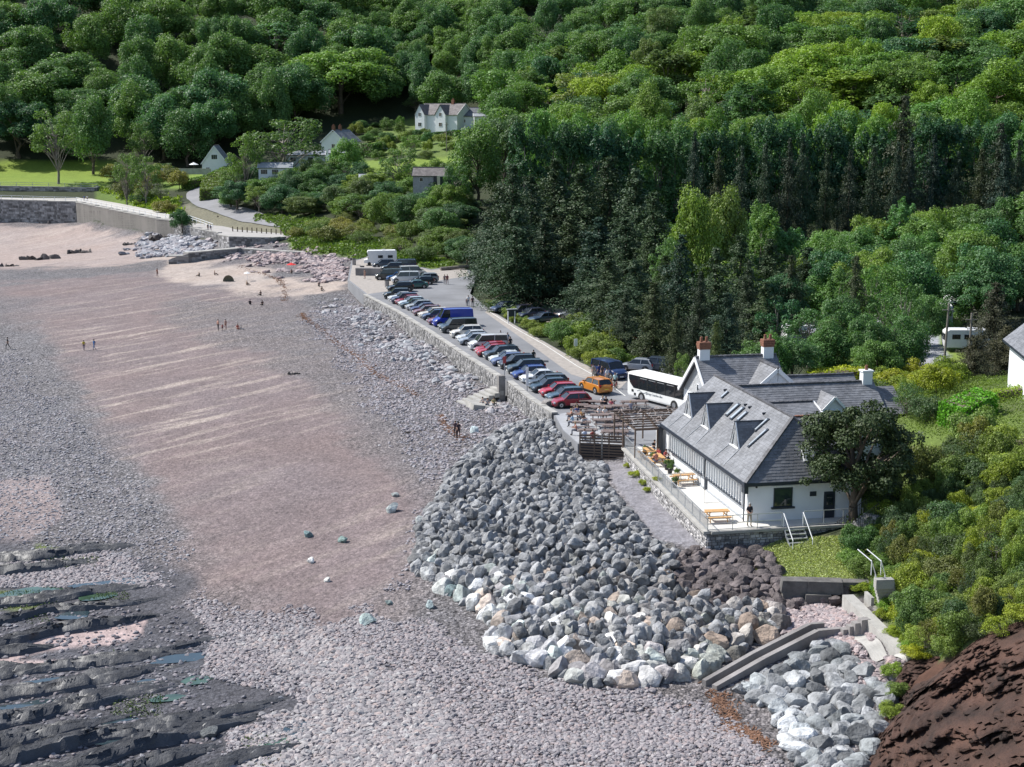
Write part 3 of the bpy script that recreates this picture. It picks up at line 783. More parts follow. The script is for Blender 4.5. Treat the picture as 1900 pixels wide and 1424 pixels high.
roof(inn, [[(5.5, 24.0, 7.85), (13.4, 24.0, 7.85), (13.4, 28.8, 11.6), (5.5, 28.8, 11.6)], [(5.5, 33.6, 7.85), (13.4, 33.6, 7.85), (13.4, 28.8, 11.6), (5.5, 28.8, 11.6)]], 'roof', hips=[((5.5, 28.8, 11.6), (13.4, 28.8, 11.6))], seed=15)
roof(inn, [[(8.0, 24.0, 7.95), (8.0, 29, 7.95), (11.7, 29, 11.15), (11.7, 24.0, 11.15)], [(15.4, 24.0, 7.95), (15.4, 29, 7.95), (11.7, 29, 11.15), (11.7, 24.0, 11.15)]], 'roof', hips=[((11.7, 24, 11.15), (11.7, 28.6, 11.15))], seed=18)
roof(inn, [[(13.2, 22.9, 7.6), (19.9, 22.9, 7.6), (19.9, 26, 10.05), (13.2, 26, 10.05)], [(13.2, 29.1, 7.6), (19.9, 29.1, 7.6), (19.9, 26, 10.05), (13.2, 26, 10.05)]], 'roof', hips=[((13.2, 26, 10.05), (19.9, 26, 10.05))], seed=21)
roof(inn, [[(19.3, 17.5, 8.0), (21.2, 17.5, 8.0), (21.2, 20.5, 9.9), (19.3, 20.5, 9.9)]], 'roof', seed=41)
roof(inn, [[(7.6, 14.3, 8.55), (12.3, 14.3, 8.55), (12.3, 17.4, 9.45), (7.6, 17.4, 9.45)]], 'lean_to_roof', hips=[((7.6, 17.35, 9.45), (12.3, 17.35, 9.45))], seed=24, thick=.3)
roof(inn, [[(8.6, 11.5, 6.9), (13.3, 11.5, 6.9), (13.3, 14.8, 8.75), (8.6, 14.8, 8.75)]], 'lean_to_roof', hips=[((9.2, 14.8, 8.72), (13.3, 14.8, 8.72))], ridge_m=M['terracotta'], seed=27)
mb = MB(); mb.box((12.4, 15.9, 8.95), (.12, 3.0, .25), rx=0.28); mb.build('verge_board', M['white_paint'], inn)
# fascias, gutters, downpipes
for a, b in (((-.04, -.04, 7.1), (-.04, HL, 7.1)), ((-.04, -.04, 7.1), (HW, -.04, 7.1))):
    mb = MB(); mb.beam(a, b, 0.12, 0.26); mb.build('gutter', M['dark_trim'], inn)
for p in ((.14, .55), (.22, 9.75), (.22, 19.4)):
    mb = MB(); mb.tube((p[0], p[1], 4.2), (p[0], p[1], 7.05), .05, n=6); mb.build('downpipe', M['dark_trim'], inn)
mb = MB(); mb.box((.12, .38, 6.75), (.3, .6, .7)); mb.build('corner_board', M['dark_trim'], inn)
for a, b in (((5.45, 28.8, 11.5), (5.45, 33.6, 7.75)), ((5.45, 28.8, 11.5), (5.45, 24.0, 7.75)), ((11.7, 23.95, 11.05), (8.1, 23.95, 7.95)), ((11.7, 23.95, 11.05), (15.3, 23.95, 7.95))):
    mb = MB(); mb.beam(a, b, 0.1, 0.34); mb.build('bargeboard', M['white_paint'], inn)
# long window banks: each window is frame and panes
def window(parent, c, w, h, axis, depth=.1, frame=None, pane=None, nx=1, ny=1, bar=.06, name='window', out=-1):
    """axis 'y': window lies in a plane x=const running along y; 'x': plane y=const running along x; out: outward sign"""
    f = MB(); g = MB(); cx, cy, cz = c
    def bx(mb, a, z, la, lz, th, o=0):
        if axis == 'y': mb.box((cx + o * out, cy + a, cz + z), (th, la, lz))
        else: mb.box((cx + a, cy + o * out, cz + z), (la, th, lz))
    bx(f, 0, h / 2 - bar / 2, w, bar, depth); bx(f, 0, -h / 2 + bar / 2, w, bar, depth)
    bx(f, -w / 2 + bar / 2, 0, bar, h - 2 * bar, depth); bx(f, w / 2 - bar / 2, 0, bar, h - 2 * bar, depth)
    for i in range(1, nx): bx(f, -w / 2 + w * i / nx, 0, bar * .7, h - 2 * bar, depth * .8)
    for i in range(1, ny): bx(f, 0, -h / 2 + h * i / ny, w - 2 * bar, bar * .7, depth * .6)
    fo = f.build(name, frame or M['white_paint'], parent)
    bx(g, 0, 0, w - bar, h - bar, .03)
    g.build('pane', pane or M['glass'], fo)
    return fo
k = 0
for i in range(14):
    u = 1.35 + i * 0.585
    window(inn, (.30, u, 6.17), .50, 1.55, 'y', .14, pane=M['grey_blue_glass'])
for i in range(15):
    u = 10.35 + i * 0.6
    window(inn, (.30, u, 6.17), .50, 1.55, 'y', .14, pane=M['grey_blue_glass'])
for i in range(16): 
    u = 1.35 + (i - .5) * .585
    if u > 9.4: break
    mb = MB(); mb.box((.24, u, 6.17), (.24, .07, 1.72)); mb.build('mullion', M['white_paint'], inn)
for i in range(16):
    u = 10.35 + (i - .5) * .6
    mb = MB(); mb.box((.24, u, 6.17), (.24, .07, 1.72)); mb.build('mullion', M['white_paint'], inn)
for a, b in ((1.05, 9.4), (10.05, 19.2)):
    mb = MB(); mb.beam((.2, a, 5.33), (.2, b, 5.33), .34, .08); mb.build('sill', M['dark_trim'], inn)
    mb = MB(); mb.beam((.29, a, 7.0), (.29, b, 7.0), .08, .08); mb.build('window_head', M['dark_trim'], inn)
    mb = MB(); mb.beam((.28, a, 4.26), (.28, b, 4.26), .14, .12); mb.build('plinth', M['lead'], inn)
mb = MB(); mb.box((.3, 9.72, 5.7), (.12, .55, 2.9)); mb.build('door', M['dark_trim'], inn)
# end wall: black framed window, door, meter box, sign
wd = window(inn, (3.05, .27, 5.95), 1.45, 1.45, 'x', .12, frame=M['dark_trim'], nx=1); wd['label'] = 'square black framed window in the shaded end wall'
mb = MB(); mb.box((3.05, .2, 5.17), (1.8, .25, .12)); mb.build('sill', M['dark_trim'], wd)
mb = MB(); mb.box((3.05, .275, 6.76), (1.75, .05, .12)); mb.build('lintel', M['white_paint'], wd)
mb = MB(); mb.box((6.7, .27, 5.2), (.85, .1, 2.0)); d = mb.build('door', M['dark_trim'], inn)
mb = MB(); mb.box((6.7, .19, 5.6), (.5, .04, .8)); mb.build('pane', M['glass'], d)
mb = MB(); mb.box((5.4, .26, 6.1), (.5, .06, .35)); mb.build('wall_sign', M['dark_trim'], inn)
mb = MB(); mb.box((.95, .22, 6.85), (.1, .15, .15)); mb.build('wall_lamp', M['black_plastic'], inn)
# roof dormers on the seaward slope
def slope_z(v): return EZ + (HZ - EZ) / hx * v
for u in (18.0, 13.4, 6.4):
    v0 = 1.45; zb_ = slope_z(v0); za = zb_ + 1.95; vb = (za - EZ) / ((HZ - EZ) / hx)
    hw = .95
    d = MB()
    d.add([(v0 + .1, u - hw, zb_), (v0 + .1, u + hw, zb_), (v0 + .1, u, za - .1)], [(0, 2, 1)])
    dm = d.build('dormer', M['white_paint'], inn)
    # frame and panes of the triangular window
    g = MB(); g.add([(v0 + .06, u - hw * .55, zb_ + .16), (v0 + .06, u + hw * .55, zb_ + .16), (v0 + .06, u, za - .62)], [(0, 2, 1)])
    g.build('pane', M['glass'], dm)
    for t in (-.25, 0, .25):
        mb = MB(); mb.beam((v0 + .03, u + t * hw, zb_ + .1), (v0 + .03, u + t * hw * .6, za - .55), .05, .05); mb.build('glazing_bar', M['white_paint'], dm)
    for sgn in (-1, 1):
        mb = MB(); mb.beam((v0 - .02, u + sgn * hw * 1.05, zb_ - .05), (v0 - .02, u, za), .09, .16); mb.build('bargeboard', M['white_paint'], dm)
    mb = MB(); mb.beam((v0 - .05, u - hw, zb_ + .03), (v0 - .05, u + hw, zb_ + .03), .2, .08); mb.build('sill', M['white_paint'], dm)
    roof(dm, [[(v0 - .1, u - hw * 1.08, zb_ - .1), (v0 + .05, u - hw * 1.08, zb_ - .1), (vb, u, za), (v0 - .1, u, za)]], 'dormer_roof', row=.2, wid=.3, seed=int(u * 7), thick=.05)
    roof(dm, [[(v0 - .1, u + hw * 1.08, zb_ - .1), (v0 + .05, u + hw * 1.08, zb_ - .1), (vb, u, za), (v0 - .1, u, za)]], 'dormer_roof', row=.2, wid=.3, seed=int(u * 9), thick=.05)
    mb = MB(); mb.beam((v0 - .12, u, za + .05), (vb, u, za + .05), .12, .08); mb.build('ridge_cap', M['dark_trim'], dm)
    for sgn in (-1, 1):
        mb = MB(); a = Vector((v0 - .1, u + sgn * hw * 1.1, zb_ + .02)); mb.beam((.12, u + sgn * hw * 1.25, slope_z(.12) + .05), a, .07, .03); mb.build('lead_strip', M['lead'], dm)
# skylights
def skylight(v, u, w, l, name='skylight', hip=False):
    s = math.atan2(HZ - EZ, hx)
    f = MB(); g = MB()
    if not hip:
        f.box((v, u, slope_z(v) + .07), (l, w, .12), ry=-s); o = f.build(name, M['dark_trim'], inn)
        g.box((v - .05, u, slope_z(v) + .10 + .02), (l * .82, w * .7, .12), ry=-s)
    else:
        s2 = math.atan2(HZ - EZ, 3.2); z = EZ + (HZ - EZ) / 3.2 * u
        f.box((v, u, z + .1), (w, l, .16), rx=s2); o = f.build(name, M['white_paint'], inn)
        g.box((v, u - .03, z + .15), (w * .74, l * .72, .16), rx=s2)
    g.build('pane', mat('skylight_glass', (0.38, 0.42, 0.46), .08, 0, spec=.9) if 'sg' not in M else M['sg'], o)
for v, u, w, l in ((3.9, 15.9, .35, .8), (3.3, 12.2, .5, 1.5), (3.25, 11.0, .5, 1.5), (3.25, 9.8, .4, 1.1), (3.4, 5.9, .3, 1.5), (2.6, 4.5, .28, 2.1)):
    skylight(v, u, w, l)
skylight(5.35, 1.25, 1.0, 1.15, 'roof_window', hip=True)
for v, u in ((4.2, 16.7), (4.0, 11.2), (4.0, 10.2), (4.1, 7.3)):
    mb = MB(); mb.box((v, u, slope_z(v) + .08), (.3, .12, .16)); mb.build('roof_vent', M['dark_trim'], inn)
# gabled dormer with two light window facing the garden
dm_ = MB(); x0, x1, yf = 13.15, 15.05, 16.9
dm_.add([(x0, yf, 7.0), (x1, yf, 7.0), (x1, yf, 8.9), (14.1, yf, 9.75), (x0, yf, 8.9)], [(0, 1, 2, 3, 4)])
dm_.add([(x0, yf, 7.0), (x0, 19.2, 7.0), (x0, 19.2, 8.9), (x0, yf, 8.9)], [(0, 3, 2, 1)])
dm_.add([(x1, yf, 7.0), (x1, 19.2, 7.0), (x1, 19.2, 8.9), (x1, yf, 8.9)], [(0, 1, 2, 3)])
dmo = dm_.build('dormer', M['white'], inn)
window(dmo, (14.1, yf - .03, 8.05), 1.3, 1.35, 'x', .1, nx=2)
roof(dmo, [[(x0 - .25, yf - .2, 8.68), (x0 - .25, 19.9, 8.68), (14.1, 19.9, 9.9), (14.1, yf - .2, 9.9)], [(x1 + .25, yf - .2, 8.68), (x1 + .25, 19.9, 8.68), (14.1, 19.9, 9.9), (14.1, yf - .2, 9.9)]], 'dormer_roof', seed=50, m=M['slate'])
for sg, xx in ((-1, x0 - .25), (1, x1 + .25)):
    mb = MB(); mb.beam((xx, yf - .22, 8.62), (14.1, yf - .22, 9.84), .08, .2); mb.build('bargeboard', M['white_paint'], dmo)
# chimneys
for (v, u, z0, w, h, label) in ((6.3, 28.8, 11.0, 1.2, 1.55, 'left brick topped chimney above the seaward gable'), (12.5, 28.8, 11.0, 1.2, 1.6, 'middle brick topped chimney'), (18.6, 20.5, 9.6, 1.1, 1.9, 'all white right chimney')):
    mb = MB(); mb.box((v, u, z0 + h / 2 - .2), (w * .8, .75, h)); ch = mb.build('chimney', M['white'], inn); ch['label'] = label
    zt = z0 + h - .2
    if v < 15:
        for cz in range(4):
            mb = MB(); o_ = .05 * (1 - abs(cz - 2) * .5)
            mb.box((v, u, zt + .09 + cz * .17), (w * .8 + .1 + o_ * 2, .85 + o_ * 2, .15)); mb.build('brick_course', M['terracotta'], ch)
        zt += .72
    else:
        mb = MB(); mb.box((v, u, zt + .06), (w * .95, .9, .14)); mb.build('cap', M['white'], ch); zt += .14
    for dx in ((-.25, .25) if v < 15 else (0,)):
        mb = MB(); mb.tube((v + dx, u, zt), (v + dx, u, zt + .42), .15, .12, n=10); mb.build('chimney_pot', M['terracotta'], ch)
# windows on the seaward gable of the rear wing, satellite dish, mast
window(inn, (5.87, 28.8, 8.3), .7, 1.5, 'y', .1, nx=1, ny=2); window(inn, (5.87, 28.8, 5.6), 1.2, 1.2, 'y', .1, nx=2)
mb = MB(); mb.tube((5.75, 27.5, 9.1), (5.6, 27.45, 9.15), .28, .32, n=14); mb.build('satellite_dish', M['lead'], inn)
mb = MB(); mb.tube((11.7, 23.9, 10.0), (11.7, 23.9, 13.0), .02, n=5); mb.build('aerial', M['dark_metal'], inn)

# ---------------------------------------------------------------- terrace
def L2W(x, y, z): p = uvw(y, x, z); return p
TL = [(-3.35, -1.5), (-2.1, 25.4)]
terr = empty('terrace', (0, 0, 0), 0, 'raised pale paved terrace with rubble retaining walls in front of the inn', 'terrace')
poly = [L2W(-3.35, -1.5, 0), L2W(.36, -1.5, 0), L2W(10.5, -1.5, 0), L2W(10.5, .4, 0), L2W(.36, .4, 0), L2W(.36, 20.9, 0), L2W(3, 25.4, 0), L2W(-2.1, 25.4, 0)]
o = ngon_sheet('paving', [(p.x, p.y) for p in poly], 4.2, M['paving'], kind=None, depth=3.9, parent=terr)
cm = MB()
ST = MB(); core = MB()
def tw(a, b, z0, z1, seed, z0b=None):
    pa, pb = L2W(*a, 0), L2W(*b, 0); d = (pb - pa).normalized(); n = Vector((d.y, -d.x, 0))
    t = -n * .4
    core.add([(pa.x, pa.y, z0), (pb.x, pb.y, z0), (pb.x, pb.y, z1), (pa.x, pa.y, z1), (pa.x + t.x, pa.y + t.y, z0), (pb.x + t.x, pb.y + t.y, z0), (pb.x + t.x, pb.y + t.y, z1), (pa.x + t.x, pa.y + t.y, z1)],
             [(0, 1, 2, 3), (3, 2, 6, 7), (4, 0, 3, 7), (1, 5, 6, 2), (5, 4, 7, 6)])
    stones_on(ST, pa, pb, z0, z1, (n.x, n.y), sz=(.34, .2), proud=.06, seed=seed)
# left wall, viewed from the beach: travel from far to near so that outside is to the right
tw((-2.1, 25.4), (-3.35, -1.5), 1.9, 4.0, 5)
tw((-3.35, -1.5), (10.5, -1.5), 1.9, 4.0, 6)
core.build('retaining_wall', M['mortar'], terr)
o = ST.build('stones', M['stone_pale'], terr); o['kind'] = 'stuff'
mb = MB(); mb.beam(L2W(-3.38, -1.55, 4.12), L2W(-2.12, 25.4, 4.12), .5, .2); mb.build('kerb', M['concrete'], terr)
mb = MB(); mb.beam(L2W(-3.1, -1.55, 4.12), L2W(10.5, -1.55, 4.12), .4, .19); mb.build('kerb', M['concrete'], terr)
rail_fence('terrace_railing', [L2W(-3.3, -1.45, 4.2), L2W(-2.1, 25.2, 4.2)], 1.1, 'long galvanised railing along the beach side of the terrace', M['metal'], M['metal'], 2.0, (1.0, .12), .13, post_r=.032)
rail_fence('terrace_railing', [L2W(-3.3, -1.45, 4.2), L2W(2.35, -1.45, 4.2)], 1.1, 'short railing with thin wires on the front of the terrace left of the garden steps', M['metal'], M['metal'], 1.9, (1.0, .5, .1), None, post_r=.03)
rail_fence('terrace_railing', [L2W(4.05, -1.45, 4.2), L2W(8.6, -1.45, 4.2)], 1.1, 'railing on the front of the terrace right of the garden steps', M['metal'], M['metal'], 1.5, (1.0, .1), None, post_r=.03)
rail_fence('terrace_railing', [L2W(-2.75, 11.4, 4.2), L2W(.2, 11.4, 4.2)], 1.0, 'railing crossing the terrace beside the middle picnic table', M['metal'], M['metal'], 1.5, (1.0, .1), .16, post_r=.028)
rail_fence('terrace_railing', [L2W(-1.1, 5.9, 4.2), L2W(.1, 5.9, 4.2)], 1.9, 'tall thin frame standing on the terrace between the picnic tables', M['metal'], M['metal'], 1.2, (.02,), None, post_r=.02)
root = empty('garden_steps', (0, 0, 0), 0, 'short flight of steps with white handrails from the terrace down to the grass', 'steps')
for k in range(6):
    mb = MB(); p = L2W(3.2, -1.75 - k * .3, 4.05 - k * .24)
    mb.box(p, (1.5, .26, .06), INN_RZ); mb.build('tread', M['metal'], root)
for x in (2.45, 3.95):
    mb = MB(); mb.beam(L2W(x, -1.6, 4.1), L2W(x, -3.4, 2.65), .06, .2); mb.build('stringer', M['metal'], root)
    mb = MB(); mb.tube(L2W(x, -1.5, 5.25), L2W(x, -3.4, 3.75), .035, n=6); mb.tube(L2W(x, -3.4, 3.75), L2W(x, -3.4, 2.5), .035, n=6); mb.tube(L2W(x, -1.5, 5.25), L2W(x, -1.5, 4.1), .035, n=6)
    mb.build('handrail', M['white_paint'], root)
# white screen wall and timber pergola at the far end of the terrace
mb = MB(); p0 = L2W(.6, 21.3, 0); mb.prism([tuple(L2W(-.2, 21.6, 0)[:2]), tuple(L2W(3.4, 21.6, 0)[:2]), tuple(L2W(3.4, 21.95, 0)[:2]), tuple(L2W(-.2, 21.95, 0)[:2])], 4.2, 6.8)
sw = mb.build('screen_wall', M['white']); tag(sw, 'white screen wall under the pergola at the far end of the terrace', 'wall')
mb = MB(); mb.prism([tuple(L2W(-.2, 21.0, 0)[:2]), tuple(L2W(.15, 21.0, 0)[:2]), tuple(L2W(.15, 21.55, 0)[:2]), tuple(L2W(-.2, 21.55, 0)[:2])], 4.2, 7.0); mb.build('pier', M['dark_trim'], sw)
pg = empty('pergola', (0, 0, 0), 0, 'weathered timber pergola overgrown with dry climbers beside the picnic yard', 'pergola')
for x, y in ((-2.3, 21.2), (-2.3, 25.2), (-.3, 21.2), (1.6, 25.6), (-2.2, 28.5), (.6, 28.8), (3.2, 28.5)):
    mb = MB(); q = L2W(x, y, 0); mb.box((q.x, q.y, 5.45), (.12, .12, 2.6), INN_RZ); mb.build('post', M['wood'], pg)
for a, b in (((-2.3, 21.2), (1.2, 21.2)), ((-2.3, 25.2), (3.0, 25.4)), ((-2.3, 21.2), (-2.2, 28.6)), ((-.3, 21.2), (.6, 28.8)), ((1.4, 21.4), (3.2, 28.6)), ((-2.2, 28.5), (3.2, 28.6))):
    mb = MB(); mb.beam(L2W(*a, 6.75), L2W(*b, 6.75), .1, .2); mb.build('beam', M['wood'], pg)
for k in range(8):
    mb = MB(); y = 21.6 + k * .95; mb.beam(L2W(-2.6, y, 6.92), L2W(3.1, y + .1, 6.92), .06, .12); mb.build('rafter', M['wood'], pg)
cl = MB(); rg = random.Random(5)
for k in range(120):
    q = L2W(rg.uniform(-2.6, 3.2), rg.uniform(21.3, 28.8), 6.95 + rg.uniform(-.1, .45)); r_ = Vector((rg.uniform(-1, 1), rg.uniform(-1, 1), rg.uniform(-.5, .5))) * .5
    cl.beam(q, q + r_, .05, .03)
o = cl.build('climber_stems', mat('dry_stems', (.30, .25, .23), .9, .3, 3, island=.5), pg); o['kind'] = 'stuff'
# slatted timber wall and steps from the yard down to the path
root = empty('timber_fence', (0, 0, 0), 0, 'horizontal slatted timber fence between the picnic yard and the shingle path', 'fence')
fa, fb = W(1076, 852, 2.7), W(1158, 856, 2.7)
for k in range(9):
    mb = MB(); z = 2.85 + k * .25
    for a, b in ((0.0, .49), (.51, 1.0)):
        p0 = fa.lerp(fb, a); p1 = fa.lerp(fb, b)
        mb = MB(); mb.beam((p0.x, p0.y + (.05 * k), z), (p1.x, p1.y + .05 * k, z), .05, .15); mb.build('slat', M['wood'], root)
for t in (0, .33, .5, .66, 1):
    p0 = fa.lerp(fb, t); mb = MB(); mb.box((p0.x, p0.y + .25, 3.9), (.13, .13, 2.5)); mb.build('post', M['wood'] if t != .5 else M['concrete'], root)
mb = MB(); q0 = fa; q1 = fb
mb.add([(q0.x, q0.y + .45, 2.2), (q1.x, q1.y + .45, 2.2), (q1.x, q1.y + .45, 3.98), (q0.x, q0.y + .45, 3.98)], [(0, 1, 2, 3)]); mb.build('back_board', M['dark_trim'], root)
# ================================================================== TREES
NP = np.random.default_rng(12)
def unit(v): return v / np.maximum(np.linalg.norm(v, axis=-1, keepdims=True), 1e-9)
def leaf_cards(P, Nn, size, rg, aspect=0.7, fold=0.25):
    """one small folded leaf clump face (2 triangles) per point"""
    n = len(P)
    t = unit(np.cross(Nn, unit(rg.normal(size=(n, 3)))))
    b = np.cross(Nn, t)
    s = (size * rg.uniform(.6, 1.35, n))[:, None]
    A = P - t * s * .5; B = P + t * s * .5
    Cc = P + b * s * aspect * .5 + Nn * s * fold * .5; D = P - b * s * aspect * .5 + Nn * s * fold * rg.uniform(-1, 1, (n, 1)) * .5
    V = np.stack([A, D, B, Cc], 1).reshape(-1, 3)
    F = np.arange(n * 4).reshape(n, 4)
    return V, F
def crown_blobs(seed, n, H0, H1, Rr, nb, br, size, squash=1.0, flat=.0, up=.35, shape='round', droop=0, size_fn=None):
    rg = np.random.default_rng(seed)
    cz, hz_ = (H0 + H1) / 2, (H1 - H0) / 2
    # blob centres
    th = rg.uniform(0, 2 * np.pi, nb); c = rg.uniform(-0.75, 1, nb)
    rr = np.sqrt(np.maximum(1 - c * c, 0.02))
    if shape == 'round': Rr2 = rg.uniform(.8, 1.2, nb)
    if shape == 'tall': rr = rr ** .5
    if shape == 'dome': c = rg.uniform(-.35, 1, nb); rr = np.sqrt(np.maximum(1 - c * c, .03))
    k = rg.uniform(.62, .95, nb)
    Cb = np.stack([np.cos(th) * rr * (Rr - br * .6) * k, np.sin(th) * rr * (Rr - br * .6) * k, cz + c * (hz_ - br * .5) * (k * .5 + .5)], 1)
    Cb[:, :2] += rg.normal(size=(nb, 2)) * Rr * .13; Cb[:, 2] += rg.normal(size=nb) * hz_ * .09
    B = br * rg.uniform(.45, 1.35, nb)
    w = B ** 2; pick = rg.choice(nb, n, p=w / w.sum())
    d = unit(rg.normal(size=(n, 3)) + np.array([0, 0, up]))
    r = rg.uniform(.55, 1.0, n) ** .6 * (1 + .12 * rg.normal(size=n))
    P = Cb[pick] + d * (B[pick] * r)[:, None] * np.array([1, 1, .78 * squash])
    # thin out leaves buried in the heart of the crown
    q = (P - np.array([0, 0, cz])) / np.array([Rr, Rr, hz_]); keep = (np.linalg.norm(q, axis=1) > .45) | (rg.random(n) < .3)
    P = P[keep]; d = d[keep]
    Nn = unit(d * .75 + rg.normal(size=d.shape) * .45 + np.array([0, 0, .35]))
    return leaf_cards(P, Nn, size, rg), Cb
def trunk_mesh(name, H, r0, targets, m, seed=0, lean=0.0):
    rg = random.Random(seed); mb = MB()
    pts = [Vector((0, 0, -0.6))]
    n = 5
    for i in range(1, n + 1):
        t = i / n; pts.append(Vector((lean * t * t * H + rg.uniform(-1, 1) * r0 * .7, rg.uniform(-1, 1) * r0 * .7, H * t)))
    for i in range(n): mb.tube(pts[i], pts[i + 1], r0 * (1 - .8 * i / n), r0 * (1 - .8 * (i + 1) / n), n=7, cap=False)
    for t in targets:
        t = Vector(t); j = rg.randint(1, n - 1); a = pts[j]
        if t.z < a.z: a = pts[1]
        mid = a.lerp(t, .5) + Vector((0, 0, (t - a).length * .08))
        mb.tube(a, mid, r0 * .38, r0 * .24, n=5, cap=False); mb.tube(mid, t, r0 * .24, r0 * .07, n=5, cap=False)
    me = bpy.data.meshes.new(name); me.from_pydata(mb.v, [], mb.f); me.materials.append(m)
    me.polygons.foreach_set('use_smooth', [True] * len(mb.f)); me.update()
    return me
PROTO = {}
def add_proto(key, crown, trunk): PROTO.setdefault(key, []).append((crown, trunk))
# broad crowns: modelled at height 16, radius 6.5
for i in range(5):
    (V, F), Cb = crown_blobs(100 + i, 16000, 1.4 + .6 * (i % 2), 16, 6.8, 34 + 5 * i, 2.5 - .14 * i, .44, squash=1.25)
    add_proto('oak', np_mesh('broad_crown', V, F, M['leaf']), trunk_mesh('trunk', 11, .42, Cb[:7], M['bark'], i))
for i in range(3):   # airy crowns with the branches showing
    (V, F), Cb = crown_blobs(200 + i, 4200, 4, 16, 6.3, 46, 1.35, .42)
    add_proto('airy', np_mesh('airy_crown', V, F, M['leaf']), trunk_mesh('trunk', 12, .34, Cb[:30], M['bark_grey'], i))
for i in range(3):   # tall upright crowns, height 24 radius 4
    (V, F), Cb = crown_blobs(300 + i, 15000, 1.0, 24, 4.2, 60, 1.5, .42, shape='tall', up=.9)
    # pull the tips upward into spires
    V = V.reshape(-1, 4, 3); c = V.mean(1); k = np.sin(c[:, 0] * 2.1 + i) * np.cos(c[:, 1] * 1.9); V[:, :, 2] += (k * 1.3 * (c[:, 2] > 15))[:, None]; V = V.reshape(-1, 3)
    add_proto('tall', np_mesh('tall_crown', V, F, M['leaf']), trunk_mesh('trunk', 20, .35, Cb[:12], M['bark_grey'], i))
for i in range(3):   # sycamore: layered dense dome, height 15 radius 8
    (V, F), Cb = crown_blobs(400 + i, 22000, 1.0, 15, 8.2, 66, 2.0, .42, squash=.95, shape='dome', up=.7)
    add_proto('dome', np_mesh('dome_crown', V, F, M['leaf']), trunk_mesh('trunk', 9, .5, Cb[:8], M['bark'], i))
def conifer(seed, H, Rr, n_w, per, size, ragged=.25, bare=.08, droop=.25):
    """whorls of drooping boughs round a straight stem"""
    rg = np.random.default_rng(seed); Ps = []; Ns = []; tips = []
    for w in range(n_w):
        t = bare + (1 - bare) * (w + rg.uniform(-.3, .3)) / n_w; z = H * t
        L = Rr * min(1, (1 - t) * 1.7 + .1) * (0.75 + .25 * np.sin(w * 1.3)); k = int(4 + 4 * (1 - t)) + 1
        a0 = rg.uniform(0, 6.28)
        for j in range(k):
            a = a0 + j * 6.283 / k + rg.normal() * .25; l = max(.5, L * rg.uniform(1 - ragged * 1.6, 1 + ragged))
            n = int(per * (.35 + l / Rr)); s = rg.uniform(.12, 1, n) ** .75
            wd = .30 * l * (1 - s * .75) + .22
            lat = rg.normal(size=n) * wd * .55
            x = np.cos(a) * s * l - np.sin(a) * lat; y = np.sin(a) * s * l + np.cos(a) * lat
            zz = z + l * (.12 * s - droop * s * s) + rg.normal(size=n) * (.16 + .05 * l) - np.abs(lat) * .25
            Ps.append(np.stack([x, y, zz], 1)); d = np.stack([np.cos(a) * np.ones(n) * .5, np.sin(a) * np.ones(n) * .5, np.ones(n) * .9], 1)
            Ns.append(unit(d + rg.normal(size=(n, 3)) * .55)); tips.append((np.cos(a) * l * .8, np.sin(a) * l * .8, z - droop * l * .5))
    P = np.concatenate(Ps); Nn = np.concatenate(Ns)
    return leaf_cards(P, Nn, size, rg, aspect=.5), tips
for i in range(4):
    (V, F), tips = conifer(500 + i, 24, 6.2, 32, 95, .42, ragged=.5, bare=.06)
    add_proto('pine', np_mesh('conifer_crown', V, F, M['leaf_con']), trunk_mesh('trunk', 22.5, .38, tips[:40:3], M['bark'], i))
for i in range(3):
    (V, F), tips = conifer(600 + i, 10, 3.6, 18, 110, .24, ragged=.45, bare=.03, droop=.1)
    add_proto('cypress', np_mesh('conifer_crown', V, F, M['leaf_con']), trunk_mesh('trunk', 8.5, .22, tips[:12:2], M['bark'], i))
for i in range(4):   # bushes, height 2.4 radius 1.8
    (V, F), Cb = crown_blobs(700 + i, 7500, .0, 2.4, 1.9, 30, .6, .135, shape='dome', up=.6)
    add_proto('bush', np_mesh('bush_crown', V, F, M['leaf_scrub']), trunk_mesh('stems', 1.2, .07, Cb[:6], M['bark'], i))
for i in range(2):   # twiggy thin bushes
    (V, F), Cb = crown_blobs(750 + i, 3000, .1, 2.6, 1.7, 40, .42, .11, shape='dome', up=.6)
    add_proto('twiggy', np_mesh('thin_crown', V, F, M['leaf_scrub']), trunk_mesh('stems', 1.7, .06, Cb[:26], M['bark_grey'], i))
for i in range(1):   # wide ragged evergreen, height 9.5 radius 4.6
    (V, F), Cb = crown_blobs(820, 28000, 1.7, 9.5, 4.7, 95, .95, .22, squash=.8, up=.4)
    add_proto('evergreen', np_mesh('evergreen_crown', V, F, M['leaf_con']), trunk_mesh('trunk', 7, .42, Cb[:26], M['bark'], 4))
BASE = {'evergreen': (9.5, 4.7, 1.), 'oak': (16, 6.8, 1.), 'airy': (16, 6.3, 1.), 'tall': (24, 4.2, 1.), 'dome': (15, 8.2, 1.), 'pine': (24, 6.2, 1.), 'cypress': (10, 3.6, 1.), 'bush': (2.4, 1.9, 1.), 'twiggy': (2.6, 1.8, 1.)}
tree_n = 0
